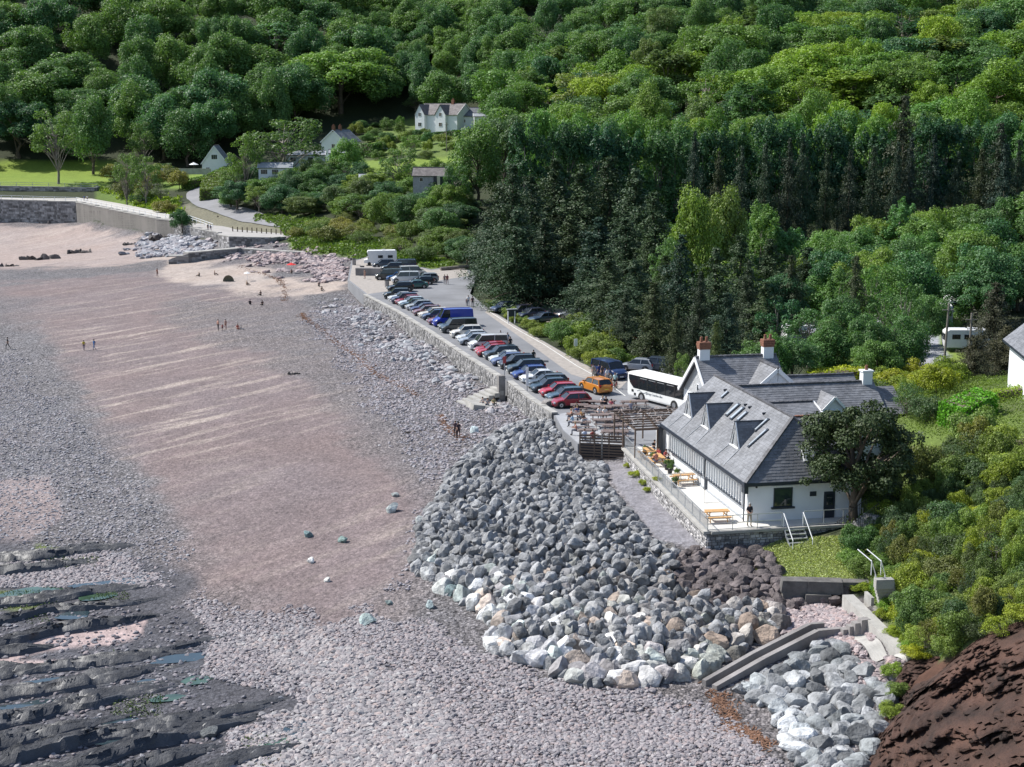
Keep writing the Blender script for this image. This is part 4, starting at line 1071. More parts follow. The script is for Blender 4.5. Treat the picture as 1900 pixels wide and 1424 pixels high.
def plant(kind, x, y, H, Rr, tint=(1, 1, 1), label='', cat='tree', group=None, z=None, rz=None, name=None, var=None):
    global tree_n
    tree_n += 1
    rg = random.Random(tree_n * 7 + 3)
    cr, tr = PROTO[kind][rg.randrange(len(PROTO[kind])) if var is None else var]
    if z is None: z = solid(x, y) - .05
    nm = name or ('bush' if cat == 'bush' else None) or {'pine': 'conifer_tree', 'cypress': 'cypress_tree', 'bush': 'bush', 'twiggy': 'bush'}.get(kind, 'broadleaf_tree')
    root = empty(nm, (x, y, z), rz if rz is not None else rg.uniform(0, 6.28), label, cat, group)
    b = BASE[kind]; root.scale = (Rr / b[1], Rr / b[1] * rg.uniform(.9, 1.1), H / b[0])
    j = rg.uniform(.88, 1.12)
    link('crown', cr, root, color=(tint[0] * j * rg.uniform(.93, 1.07), tint[1] * j, tint[2] * j * rg.uniform(.9, 1.1)))
    link('trunk' if cat == 'tree' else 'stems', tr, root)
    return root
def tree_px(kind, px, ytop, D, wpx, tint, label, group=None, cat='tree', zb=None, **kw):
    """tree whose crown top is seen at (px, ytop) and whose crown is wpx wide, standing D metres away"""
    top = WY(px, ytop, D); z = float(gz(np.array(top.x), np.array(D))) if zb is None else zb
    z = max(z, 0)
    H = max(top.z - z, 2.0)
    s = FPX / (D * _c - (top.z - CAMH) * _s)
    return plant(kind, top.x, D, H, wpx / 2 / s, tint, label, cat, group, z=z - .1, **kw)
G1, G2, G3 = (1, 1, 1), (1.5, 1.3, .8), (.62, .8, 1.0)        # mid, spring yellow-green, dark bluish
BR = (1.55, 1.0, .75)
def pick(px, bands): return next(n for lim_, n in bands if px < lim_)
def tone(t): return 'yellow green' if t[0] > 1.3 and t[1] > 1.2 else 'brownish' if t[0] > 1.35 else 'dark bluish green' if t[0] < .72 else 'bluish green' if t[0] < .95 and t[2] > .95 else 'deep green' if t[0] < .95 else 'fresh green'
# --- named trees: kind, px, ytop, D, width px, tint, label
NAMED = [
 ('airy', 100, 196, 468, 98, (1.5, 1.35, .9), 'lone light green tree with a bare trunk standing on the green field'),
 ('oak', 165, 178, 500, 95, (.85, 1, 1.1), 'dark round tree just behind the lone field tree'),
 ('dome', 30, 190, 520, 130, (.6, .8, 1.1), 'dark broad tree at the left edge behind the field'),
 ('airy', 232, 284, 425, 62, (1.1, 1.05, .9), 'left thin tree in the scrub between field and sea wall'),
 ('airy', 268, 282, 420, 60, (1.25, 1.2, .9), 'right thin tree in the scrub between field and sea wall'),
 ('oak', 345, 205, 505, 100, (.8, .95, 1.1), 'rounded tree left of the small white gabled cottage'),
 ('dome', 395, 128, 530, 150, (.95, 1.15, 1.1), 'broad domed tree high behind the small white gabled cottage'),
 ('dome', 388, 182, 508, 110, (.85, 1.05, 1.05), 'domed tree directly behind the small white gabled cottage'),
 ('oak', 300, 175, 515, 95, (.8, 1, 1.15), 'bluish green tree between the field and the cottage woods'),
 ('airy', 265, 225, 505, 70, (.9, .95, 1.1), 'thin grey green tree at the right end of the field'),
 ('dome', 630, 88, 560, 190, (1.15, 1.25, 1.0), 'huge domed sycamore towering left of the dark valley'),
 ('airy', 510, 42, 600, 160, (1.0, 1.1, 1.2), 'large airy grey green tree high on the left hillside'),
 ('oak', 545, 158, 545, 90, (1.6, 1.5, .7), 'yellow green tree tucked in front of the huge sycamore'),
 ('airy', 525, 212, 415, 150, (1.35, 1.1, .8), 'wide spreading tree with yellowish crown and leaning trunk above the bend in the lane'),
 ('airy', 452, 250, 405, 80, (1.0, 1.05, .8), 'smaller leaning tree above the lane, left of the wide yellowish one'),
 ('airy', 595, 290, 400, 60, (1.0, .95, .9), 'thin tree in front of the glasshouse roofs'),
 ('oak', 640, 258, 402, 62, (1.3, 1.35, .9), 'bright green tree beside the pale hut in the garden'),
 ('airy', 738, 268, 375, 78, (1.1, 1.2, .9), 'open branched tree on the lawn below the white villa'),
 ('airy', 762, 250, 440, 46, (1.1, 1.15, .8), 'small pale tree on the slope below the white villa'),
 ('airy', 770, 180, 560, 60, (1.3, 1.05, 1.0), 'nearly bare tree left of the white villa'),
 ('oak', 885, 232, 350, 110, (1.0, 1.1, .9), 'bushy tree right of the garden shed, in front of the pines'),
 ('airy', 845, 300, 340, 60, (1.0, 1.1, .9), 'thin tree behind the grey garden shed'),
 ('oak', 945, 200, 385, 130, (1.05, 1.15, .9), 'large rounded tree above the pines, left of the grey roofs'),
 ('airy', 1095, 128, 420, 150, (1.25, 1.0, .9), 'brownish grey half leafed tree crown in the middle of the wood'),
 ('oak', 870, 95, 590, 90, (1.0, 1.1, 1.0), 'mid green tree above the white villa'),
 ('oak', 915, 185, 520, 46, (.6, .8, 1.0), 'small dark round tree right of the white villa'),
 ('pine', 812, 150, 590, 34, (.9, 1.1, 1.4), 'narrow dark conifer behind the white villa'),
 ('pine', 745, 85, 600, 90, (.8, 1.0, 1.5), 'tall dark blue conifer in the shaded valley'),
 ('pine', 790, 70, 620, 90, (.8, 1.0, 1.5), 'second tall dark conifer in the shaded valley'),
 ('dome', 1795, 66, 430, 170, (.75, .95, .8), 'broad dark domed tree near the top right corner'),
 ('dome', 1340, 50, 440, 170, (1.6, 1.45, .8), 'bright yellow green domed tree high in the right wood'),
 ('dome', 1520, 45, 460, 190, (1.25, 1.3, .8), 'broad green domed tree right of the yellow green one'),
 ('dome', 1600, 95, 400, 200, (.95, 1.15, .75), 'wide mid green dome in the centre of the right wood'),
 ('oak', 1570, 190, 335, 100, (1.8, 1.7, .5), 'vivid yellow green crown above the row of tall trees'),
 ('oak', 1640, 192, 335, 60, (1.7, 1.6, .5), 'smaller vivid yellow green crown beside the larger one'),
 ('oak', 1800, 165, 340, 110, (1.1, 1.3, .7), 'green tree below the broad dark domed tree'),
 ('pine', 1680, 172, 292, 105, (1.15, .98, .85), 'tall brownish spruce standing above the valley row'),
 ('pine', 1860, 222, 285, 100, (1.15, .95, .85), 'brown tinged spruce at the right edge above the campsite'),
 ('pine', 1180, 3, 560, 60, (1.2, .9, 1.0), 'dark spire of a conifer breaking the top edge of the wood'),
 ('pine', 1040, 25, 560, 55, (.9, .9, 1.1), 'dark grey conifer among the light crowns near the top'),
 # light trees above the campsite
 ('oak', 1290, 352, 205, 100, (1.25, 1.15, .8), 'tall light green tree rising behind the inn, left of the pair'),
 ('oak', 1345, 350, 210, 100, (1.25, 1.1, .8), 'tall light green tree rising behind the inn, right of the pair'),
 ('airy', 1245, 440, 200, 80, (1.2, 1.1, .8), 'light green tree next to the dark pines, lower than the pair'),
 ('tall', 1415, 382, 215, 80, (1.1, 1.25, .9), 'upright mid green tree right of the light pair'),
 ('tall', 1465, 425, 215, 70, (1.0, 1.15, .9), 'upright tree between the light pair and the campsite willows'),
 ('oak', 1530, 432, 225, 95, (1.15, 1.25, .75), 'rounded willow, leftmost over the campsite'),
 ('oak', 1600, 428, 230, 95, (1.15, 1.25, .8), 'rounded willow, second from the left over the campsite'),
 ('tall', 1672, 368, 240, 70, (.95, 1.2, 1.2), 'bluish green upright tree standing out against the dark wood'),
 ('oak', 1735, 388, 240, 80, (1.25, 1.25, .7), 'yellowish pointed tree beside the bluish green upright one'),
 ('oak', 1680, 440, 215, 110, (1.0, 1.1, 1.0), 'grey green willow over the campsite'),
 ('oak', 1790, 440, 222, 130, (1.15, 1.25, .6), 'wide green crown above the caravans'),
 ('oak', 1870, 480, 205, 90, (1.0, 1.25, .7), 'green crown at the right edge above the hedge'),
 ('airy', 1620, 490, 180, 90, (.9, 1.05, .9), 'open tree with dark stems in front of the campsite road, left one'),
 ('airy', 1680, 520, 165, 90, (.9, 1.0, .85), 'open tree with dark stems in front of the campsite road, right one'),
 ('tall', 1560, 500, 185, 70, (.8, .95, .8), 'dark upright tree right of the blue hut'),
 ('tall', 1800, 530, 190, 55, (1.1, 1.2, .8), 'slim light tree between the caravans and the brown thicket'),
 # dark cypresses and conifers near the inn
 ('cypress', 1545, 585, 160, 95, (1.9, 1.5, .9), 'golden brown cypress directly behind the inn roof'),
 ('pine', 1590, 470, 178, 70, (1.5, 1.25, .9), 'brownish conifer behind the inn roof'),
 ('pine', 1470, 470, 190, 75, (1.2, 1.1, .9), 'dark conifer left of the blue hut'),
 ('pine', 1390, 480, 175, 80, (1.0, 1.0, .9), 'dark conifer behind the middle chimney'),
 ('cypress', 1330, 590, 158, 60, (1.7, 1.5, .8), 'small olive cypress between the two brick chimneys'),
 ('pine', 1300, 500, 170, 90, (.9, .95, 1.0), 'dark conifer behind the left chimney'),
 ('pine', 1215, 520, 172, 110, (1.1, 1.05, .9), 'spreading dark conifer behind the white bus'),
 ('pine', 1160, 540, 178, 80, (1.2, 1.15, .8), 'low conifer with olive boughs beside the roadside bushes'),
 ('pine', 1255, 560, 162, 70, (1.2, 1.1, .9), 'short dark conifer just left of the inn gable'),
 ('airy', 1270, 655, 155, 50, (1.6, 1.3, .9), 'bare twiggy tree between bus and inn gable'),
 ('oak', 1435, 625, 150, 75, (.85, 1.1, .8), 'low dark green tree behind the inn, right of the middle chimney'),
 ('pine', 1850, 520, 165, 110, (1.4, .9, .8), 'reddish brown conifer thicket at the right edge, upper'),
 ('cypress', 1810, 620, 150, 90, (1.5, .95, .85), 'reddish brown cypress left of the white house'),
 ('cypress', 1870, 600, 152, 90, (1.45, .92, .85), 'reddish brown cypress nearest the white house'),
 # the big dark tree in front of the inn
 ('evergreen', 1596, 742, 103.5, 218, (.85, .95, .75), 'large dark evergreen tree with brown tinged boughs overhanging the end of the inn'),
]
for t in NAMED: tree_px(t[0], t[1], t[2], t[3], t[4], t[5], t[6])
# extra trunk and side boughs for the dark tree by the inn
# --- dark pine stand right of the road
PINES = [(925, 335, 262, 80), (950, 300, 235, 95), (985, 320, 245, 105), (1030, 290, 250, 110), (1080, 300, 245, 110), (1130, 285, 250, 115), (1180, 310, 240, 105), (1215, 350, 225, 95), (960, 385, 222, 105), (1010, 400, 225, 95), (1060, 395, 228, 100), (1110, 400, 222, 105), (1160, 400, 215, 105), (1205, 430, 205, 90), (905, 400, 250, 62), (930, 375, 238, 80), (1235, 470, 198, 70), (1010, 330, 268, 90), (1100, 330, 270, 90), (1265, 430, 190, 85), (1330, 455, 182, 85), (1375, 430, 192, 80), (1430, 440, 198, 85), (1500, 455, 205, 80), (1420, 520, 172, 70), (1350, 540, 165, 70), (1130, 470, 192, 90), (1180, 480, 186, 90), (1090, 480, 205, 85)]
for px, yt, D, w in PINES:
    tree_px('pine', px, yt, D, w * 1.5, (.95, 1.12, .95), 'tall dark ragged pine in the roadside stand, %s, %s' % (pick(px, ((950, 'at the road end'), (1050, 'above the clearing cars'), (1150, 'above the verge brambles'), (9999, 'nearest the inn'))), 'back row' if D > 240 else 'front row'), 'dark pines in the stand beside the beach road')
def ORD(px): return pick(px, ((1050, 'above the left pines'), (1130, 'above the middle pines'), (1220, 'above the right pines'), (1300, 'above the left brick chimney'), (1400, 'above the light tree pair'), (1480, 'right of the light tree pair'), (1560, 'above the first willow'), (1640, 'above the second willow'), (1730, 'beside the brownish spruce'), (1820, 'right of the brownish spruce'), (9999, 'at the right edge')))
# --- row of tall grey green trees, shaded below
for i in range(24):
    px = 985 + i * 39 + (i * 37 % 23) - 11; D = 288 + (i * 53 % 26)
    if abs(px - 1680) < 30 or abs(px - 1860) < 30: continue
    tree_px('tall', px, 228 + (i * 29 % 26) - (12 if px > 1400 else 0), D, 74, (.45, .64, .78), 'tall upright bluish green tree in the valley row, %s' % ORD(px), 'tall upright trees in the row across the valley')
for i in range(19):
    px = 1010 + i * 50 + (i * 31 % 21); D = 318 + (i * 47 % 18)
    tree_px('oak', px, 205 + (i * 41 % 30), D, 88, ((1.0, 1.2, .75), (1.2, 1.3, .8), (.9, 1.05, .9))[i % 3], 'rounded tree peeping over the tall valley row, %s' % ORD(px), 'rounded trees just above the tall row')
rgc = random.Random(61)
for i in range(74):
    px = rgc.uniform(1230, 1980); D = rgc.uniform(190, 276)
    if 1700 < px < 1775 and D < 222: continue
    x = XY(px, D, 8); z = float(gz(np.array(x), np.array(D)))
    plant(rgc.choice(['oak', 'oak', 'dome', 'airy']), x, D, rgc.uniform(7, 11.5), rgc.uniform(3.6, 5.4), rgc.choice([(.8, 1.0, .85), (1.1, 1.2, .8), (.7, .85, .8), (1.35, 1.3, .8)]), 'bushy tree in the campsite thicket, %s, %s' % (pick(px, ((1400, 'behind the inn chimneys'), (1550, 'above the blue hut'), (1700, 'left of the caravans'), (1830, 'above the caravans'), (9999, 'at the right edge'))), 'back row' if D > 245 else 'front row'), 'tree', 'bushy trees around the campsite', z=z - .2)
for i in range(17):
    px = 1290 + i * 40 + (i * 23 % 19); tree_px('pine', px, 240 + (i * 37 % 45), 276 + (i * 29 % 14), 66, ((.8, .95, 1.1), (.95, .9, .9), (.65, .85, 1.0))[i % 3], 'dark conifer in front of the tall valley row, %s' % ORD(px), 'dark conifers in front of the tall valley row')
for i, (px, D, H) in enumerate(((1405, 150, 5.5), (1470, 152, 6), (1500, 166, 7), (1560, 168, 8), (1600, 158, 7.5), (1640, 172, 8), (1680, 160, 7), (1720, 176, 7), (1440, 170, 8), (1540, 158, 6.5), (1625, 150, 6))):
    x = XY(px, D, 6); plant(('oak', 'dome', 'airy')[i % 3], x, D, H, 2.9, ((.8, .95, .8), (1.0, 1.05, .8), (.6, .8, .75))[i % 3], 'small dense tree close behind the inn roofs, %s' % pick(px, ((1450, 'right of the middle chimney'), (1550, 'in front of the blue hut'), (1650, 'behind the white chimney'), (9999, 'beside the campsite road'))), 'tree', 'small trees close behind the inn', z=4.6)
# --- woods on the two hillsides
def woods(px0, px1, D0, D1, step, avoid, tints, label, group, kinds, hmin, hmax, seed, skip_top=-70):
    rg = random.Random(seed); out = []; D = D0; row = 0
    while D < D1:
        w = D * (px1 - px0) / FPX; n = int(w / step)
        for i in range(n):
            px = px0 + (i + .5 * (row % 2) + rg.uniform(-.3, .3)) / n * (px1 - px0); d = D + rg.uniform(-.35, .35) * step
            x = XY(px, d, 40); z = float(gz(np.array(x), np.array(d)))
            H = rg.uniform(hmin, hmax); p = PJ(x, d, z + H)
            if p[1] < skip_top or any(abs(px - a) < w_ and abs(p[1] - b) < h_ for a, b, w_, h_ in avoid): continue
            out.append((x, d, z, H, rg.choice(kinds), rg.choice(tints), rg.uniform(.34, .70) * step * 1.1))
        D += step * .92; row += 1
    return out
wl = woods(-90, 840, 520, 650, 18.5, [(650, 165, 80, 60), (775, 140, 55, 70)], [(.68, .85, 1.1), (.5, .72, 1.1), (.9, 1.05, 1.0), (.58, .72, .95), (1.45, 1.35, .8), (1.05, 1.15, .85)], '', '', ['oak', 'oak', 'dome', 'oak', 'airy', 'tall', 'pine'], 15, 25, 4)
wv = woods(690, 960, 548, 660, 13.0, [(830, 218, 70, 30)], [(.62, .8, 1.1), (.8, .95, 1.1), (1.0, 1.1, 1.0)], '', '', ['oak', 'dome', 'oak'], 15, 20, 15)
wl = wl + [t for t in wv if PJ(t[0], t[1], t[2])[1] < 222]
wr = woods(800, 2010, 355, 600, 15.0, [(830, 220, 75, 60)], [(1.1, 1.15, .8), (1.45, 1.4, .7), (.85, 1.0, .95), (1.6, 1.5, .65), (1.25, 1.1, .95), (.65, .85, .85), (1.9, 1.65, .65)], '', '', ['oak', 'oak', 'dome', 'airy', 'oak', 'dome', 'tall'], 11, 20, 9)
wr = [t for t in wr if not (PJ(t[0], t[1], t[2])[0] < 930 and t[1] < 575)]
cand = []
for side, lst in (('left', wl), ('right', wr)):
    for t in lst: cand.append((t[1], side, t))
cand.sort(key=lambda a: a[0])
left_out = []
cnt = {'left': 0, 'right': 0}
lim = 300 - 110
for D, side, t in cand:
    if cnt['left'] + cnt['right'] < 132:
        cnt[side] += 1
        plant(t[4], t[0], t[1], t[3], t[6], t[5], '%s hillside tree %s, %s' % (tone(t[5]), pick(PJ(t[0], t[1], t[2])[0], ((90, 'at the left edge'), (230, 'above the lone field tree'), (450, 'above the small white cottage'), (600, 'left of the dark valley'), (760, 'over the dark valley'), (920, 'above the white villa'), (1080, 'above the pine stand'), (1250, 'behind the pale chalet roof'), (1420, 'above the pair of light trees'), (1600, 'above the blue hut'), (1780, 'above the brownish spruce'), (9999, 'towards the right edge'))), pick(-PJ(t[0], t[1], t[2] + t[3])[1], ((-190, 'lowest rows'), (-120, 'middle rows'), (9999, 'upper rows')))), 'tree', 'trees of the wooded hillside on the %s' % side, z=t[2] - .3)
    else: left_out.append(t)
# the rest of the wood: one object, crowns instanced from the same shapes
def scatter_object(name, pts, sources, mats_, kind='stuff', label=None):
    """pts: list of (x,y,z,sx,sy,sz,rz,idx); sources: list of mesh objects standing in the scene"""
    me = bpy.data.meshes.new(name)
    A = np.array([p[:3] for p in pts], dtype=np.float32)
    me.vertices.add(len(A)); me.vertices.foreach_set('co', A.ravel())
    for nm, dt, data in (('sc', 'FLOAT_VECTOR', [p[3:6] for p in pts]), ('ro', 'FLOAT_VECTOR', [p[6] if hasattr(p[6], '__len__') else (0, 0, p[6]) for p in pts])):
        a = me.attributes.new(nm, dt, 'POINT'); a.data.foreach_set('vector', np.array(data, dtype=np.float32).ravel())
    a = me.attributes.new('ix', 'INT', 'POINT'); a.data.foreach_set('value', np.array([p[7] for p in pts], dtype=np.int32))
    me.update()
    ob = link(name, me)
    ng = bpy.data.node_groups.new(name + '_nodes', 'GeometryNodeTree')
    ng.interface.new_socket('Geometry', in_out='INPUT', socket_type='NodeSocketGeometry')
    ng.interface.new_socket('Geometry', in_out='OUTPUT', socket_type='NodeSocketGeometry')
    N = ng.nodes; Lk = ng.links
    gi = N.new('NodeGroupInput'); go = N.new('NodeGroupOutput')
    iop = N.new('GeometryNodeInstanceOnPoints')
    m2p = N.new('GeometryNodeMeshToPoints'); Lk.new(gi.outputs[0], m2p.inputs[0]); Lk.new(m2p.outputs[0], iop.inputs['Points'])
    gti = N.new('GeometryNodeGeometryToInstance')
    for s in reversed(sources):
        if isinstance(s, bpy.types.Object):
            oi = N.new('GeometryNodeObjectInfo'); oi.inputs['Object'].default_value = s; oi.transform_space = 'ORIGINAL'; out = oi.outputs['Geometry']
        else: out = s(ng)
        if len(sources) > 1:
            g1 = N.new('GeometryNodeGeometryToInstance'); Lk.new(out, g1.inputs[0]); Lk.new(g1.outputs[0], SCJ(ng).inputs[0])
        else: Lk.new(out, iop.inputs['Instance'])
    if len(sources) > 1:
        Lk.new(SCJ(ng).outputs[0], iop.inputs['Instance']); iop.inputs['Pick Instance'].default_value = True
    def named(nm, typ):
        a = N.new('GeometryNodeInputNamedAttribute'); a.data_type = typ; a.inputs['Name'].default_value = nm; return a.outputs['Attribute']
    Lk.new(named('ix', 'INT'), iop.inputs['Instance Index'])
    Lk.new(named('ro', 'FLOAT_VECTOR'), iop.inputs['Rotation']); Lk.new(named('sc', 'FLOAT_VECTOR'), iop.inputs['Scale'])
    Lk.new(iop.outputs[0], go.inputs[0])
    md = ob.modifiers.new('scatter', 'NODES'); md.node_group = ng
    return tag(ob, label, None, None, kind)
_scj = {}
def SCJ(ng):
    if ng.name not in _scj:
        _scj[ng.name] = ng.nodes.new('GeometryNodeJoinGeometry')
    return _scj[ng.name]
crowns = {}
for o in bpy.data.objects:
    if o.name.startswith('crown') and o.parent and o.data.name not in crowns: crowns[o.data.name] = o
src = []; src_b = []
for k in ('oak', 'dome'):
    for cr, tr in PROTO[k]:
        if cr.name in crowns: src.append(crowns[cr.name]); src_b.append(BASE[k])
rg = random.Random(77); pts = []
for t in left_out:
    i = rg.randrange(len(src)); b = src_b[i]; s = t[6] / b[1]
    pts.append((t[0], t[1], t[2] - .3, s, s, t[3] / b[0], rg.uniform(0, 6.28), i))
for (px0, px1, D0, D1, st) in ((-300, -90, 470, 620, 15), (2010, 2350, 270, 460, 15), (-300, 2200, 680, 900, 30)):
    for t in woods(px0, px1, D0, D1, st, [], [1], '', '', ['oak'], 13, 17, 3, -400):
        i = rg.randrange(len(src)); b = src_b[i]; s = t[6] / b[1]
        pts.append((t[0], t[1], t[2] - .3, s, s, t[3] / b[0], rg.uniform(0, 6.28), i))
wood = scatter_object('distant_wood', pts, src, None, label='far closed canopy of the woods on the upper hillside')
wood.color = (1, 1.1, .95, 1)
# --- bushes on banks, verges and the headland
def scrub(poly, n, hr, rr, tints, label, group, seed, kinds=('bush', 'bush', 'twiggy'), y0=60, y1=900, cat='bush'):
    rg = random.Random(seed); xs = [p[0] for p in poly]; ys = [p[1] for p in poly]; k = 0; tries = 0; placed = []
    while k < n and tries < n * 60:
        tries += 1
        px, py = rg.uniform(min(xs), max(xs)), rg.uniform(min(ys), max(ys))
        if float(sdf(np.array([px]), np.array([py]), poly)[0]) < 0: continue
        h = HIT(px, py, y0, y1); r = rg.uniform(*rr)
        if any((h.x - a) ** 2 + (h.y - b) ** 2 < (r * .62 + c * .62) ** 2 for a, b, c in placed): continue
        placed.append((h.x, h.y, r)); k += 1
        tt = rg.choice(tints)
        plant(rg.choice(kinds), h.x, h.y, rg.uniform(*hr), r, tt, tone(tt) + ' ' + label + ', ' + ('upper ' if py < min(ys) + (max(ys) - min(ys)) * .4 else 'middle ' if py < min(ys) + (max(ys) - min(ys)) * .65 else 'lower ') + ('left' if px < min(xs) + (max(xs) - min(xs)) * .33 else 'centre' if px < min(xs) + (max(xs) - min(xs)) * .66 else 'right') if n > 20 else label, cat, group, z=h.z - .15)
BT = [(.75, .9, .9), (1.1, 1.1, .8), (.6, .75, .9), (1.3, 1.2, .7), (.9, .8, .9)]
scrub([(400, 395), (430, 360), (560, 340), (700, 350), (850, 350), (860, 400), (840, 470), (760, 440), (640, 410), (520, 400)], 70, (4.5, 8.5), (3.6, 6.0), BT, 'dense bush on the bank above the lane', 'bushes on the bank above the lane', 1, ('oak', 'oak', 'airy', 'dome'), cat='bush')
scrub([(580, 425), (640, 410), (780, 440), (850, 480), (800, 492), (700, 465), (600, 455), (540, 445)], 26, (2.2, 4.5), (2.2, 3.6), [(1.0, 1.05, .8), (.8, .95, .75), (1.2, 1.0, .85)], 'low bush on the grassy bank behind the motorhome', 'low bushes behind the motorhome', 2)
scrub([(190, 350), (210, 320), (330, 330), (350, 375), (350, 405), (300, 400), (230, 370)], 16, (3, 6), (2.6, 4.5), [(1.0, 1.05, .9), (1.2, 1.0, 1.0)], 'scrubby bush beside the sea wall promenade', 'bushes beside the promenade', 3, ('oak', 'airy', 'bush'))
scrub([(790, 395), (860, 400), (870, 500), (845, 490), (780, 445)], 12, (3.5, 6), (3, 4.5), [(.6, .75, .8), (1.0, .8, .7)], 'dark shrub between the bank and the pine stand', 'dark shrubs beside the pine stand', 4, ('oak', 'dome'))
scrub([(1010, 640), (1060, 600), (1130, 610), (1180, 690), (1110, 685), (1060, 665)], 16, (1.6, 3.2), (1.6, 2.8), [(.95, 1.15, .7), (.75, 1.0, .7), (1.15, 1.2, .8)], 'bramble bush on the verge between the beach road and the pines', 'bramble bushes on the road verge', 5, ('bush',), 150, 230)
scrub([(905, 565), (985, 600), (1010, 632), (950, 598)], 9, (.9, 1.6), (.9, 1.5), [(1.3, 1.3, .8)], 'low leafy clump along the edge of the beach road', 'low clumps along the road edge', 6, ('bush',), 150, 260)
HT = [(.9, 1.05, .8), (.55, .68, .75), (1.15, 1.25, .7), (1.0, 1.15, .8), (.75, .68, .75), (1.5, 1.45, .5), (.45, .55, .6), (.7, .85, .8), (1.1, 1.2, .75), (.85, .8, .8)]
scrub([(1640, 930), (1700, 870), (1900, 830), (1930, 1160), (1820, 1190), (1720, 1230), (1650, 1130)], 190, (1.1, 2.6), (.8, 1.6), HT, 'scrub bush on the headland slope', 'scrub bushes on the headland slope', 7, ('bush', 'bush', 'bush', 'twiggy'), 74, 125)
scrub([(1520, 790), (1640, 745), (1700, 750), (1760, 800), (1900, 850), (1900, 900), (1700, 900), (1660, 940), (1600, 900)], 60, (1.6, 3.2), (1.3, 2.2), HT[:4] + HT[6:], 'tangled bush on the slope behind the dark evergreen tree', 'tangled bushes behind the dark evergreen', 8, ('bush', 'twiggy'), 95, 150)
scrub([(1690, 1205), (1760, 1165), (1850, 1125), (1930, 1100), (1930, 1135), (1840, 1175), (1760, 1215), (1700, 1250)], 46, (.7, 1.7), (.8, 1.4), HT, 'bush hanging over the top edge of the dark cliff', 'bushes on the cliff edge', 14, ('bush', 'twiggy'), 70, 95)
scrub([(690, 225), (790, 240), (860, 250), (860, 285), (760, 300), (660, 300), (640, 270)], 30, (1.6, 4.5), (1.6, 3.4), [(.7, .9, .8), (1.1, 1.2, .8), (.9, 1.05, .6), (.9, 1, .9)], 'garden shrub on the terraces between the villa and the lawn', 'garden shrubs below the villa', 15, ('bush', 'oak', 'bush'), 300, 620)
scrub([(1650, 700), (1760, 702), (1770, 730), (1640, 745)], 9, (2.2, 3.0), (1.8, 2.6), [(1.45, 1.3, .35), (1.25, 1.25, .4)], 'bright yellow green gorse bush on the crest beside the inn chimney', 'yellow gorse bushes on the crest', 9, ('bush',), 110, 150)
scrub([(1570, 1010), (1640, 960), (1650, 1050), (1600, 1090), (1555, 1060)], 12, (.8, 1.8), (.8, 1.3), [(.6, .85, .7), (1.1, 1.3, .6)], 'leafy shrub at the foot of the slope beside the grass patch', 'shrubs beside the grass patch', 10, ('bush',), 85, 112)
scrub([(1600, 1090), (1640, 1090), (1700, 1190), (1720, 1240), (1660, 1180)], 12, (.6, 1.3), (.6, 1.0), [(1.0, 1.4, .5), (1.5, 1.5, .4)], 'bright green shrub along the top of the concrete retaining wall', 'shrubs along the concrete retaining wall', 11, ('bush',), 76, 100)
for px, py, t in ((1655, 1330, (1.0, 1.1, .7)), (1665, 1290, (1.2, 1.2, .6)), (1655, 1255, (1.0, 1.3, .6))):
    h = HIT(px, py, 60, 100); plant('bush', h.x, h.y, .8, .8, t, 'small bush clinging to the foot of the cliff edge', 'bush', 'small bushes at the cliff edge', z=h.z - .1)
for px, py, s in ((1165, 868, .45), (1178, 885, .55), (1195, 900, .45), (1203, 912, .4), (1218, 925, .35)):
    h = HIT(px, py, 60, 200); plant('bush', h.x, h.y, s, s * 1.1, (1.7, 1.6, .5), 'tuft of bright weeds growing at the foot of the terrace wall', 'plant', 'weed tufts at the terrace wall', z=h.z - .05)
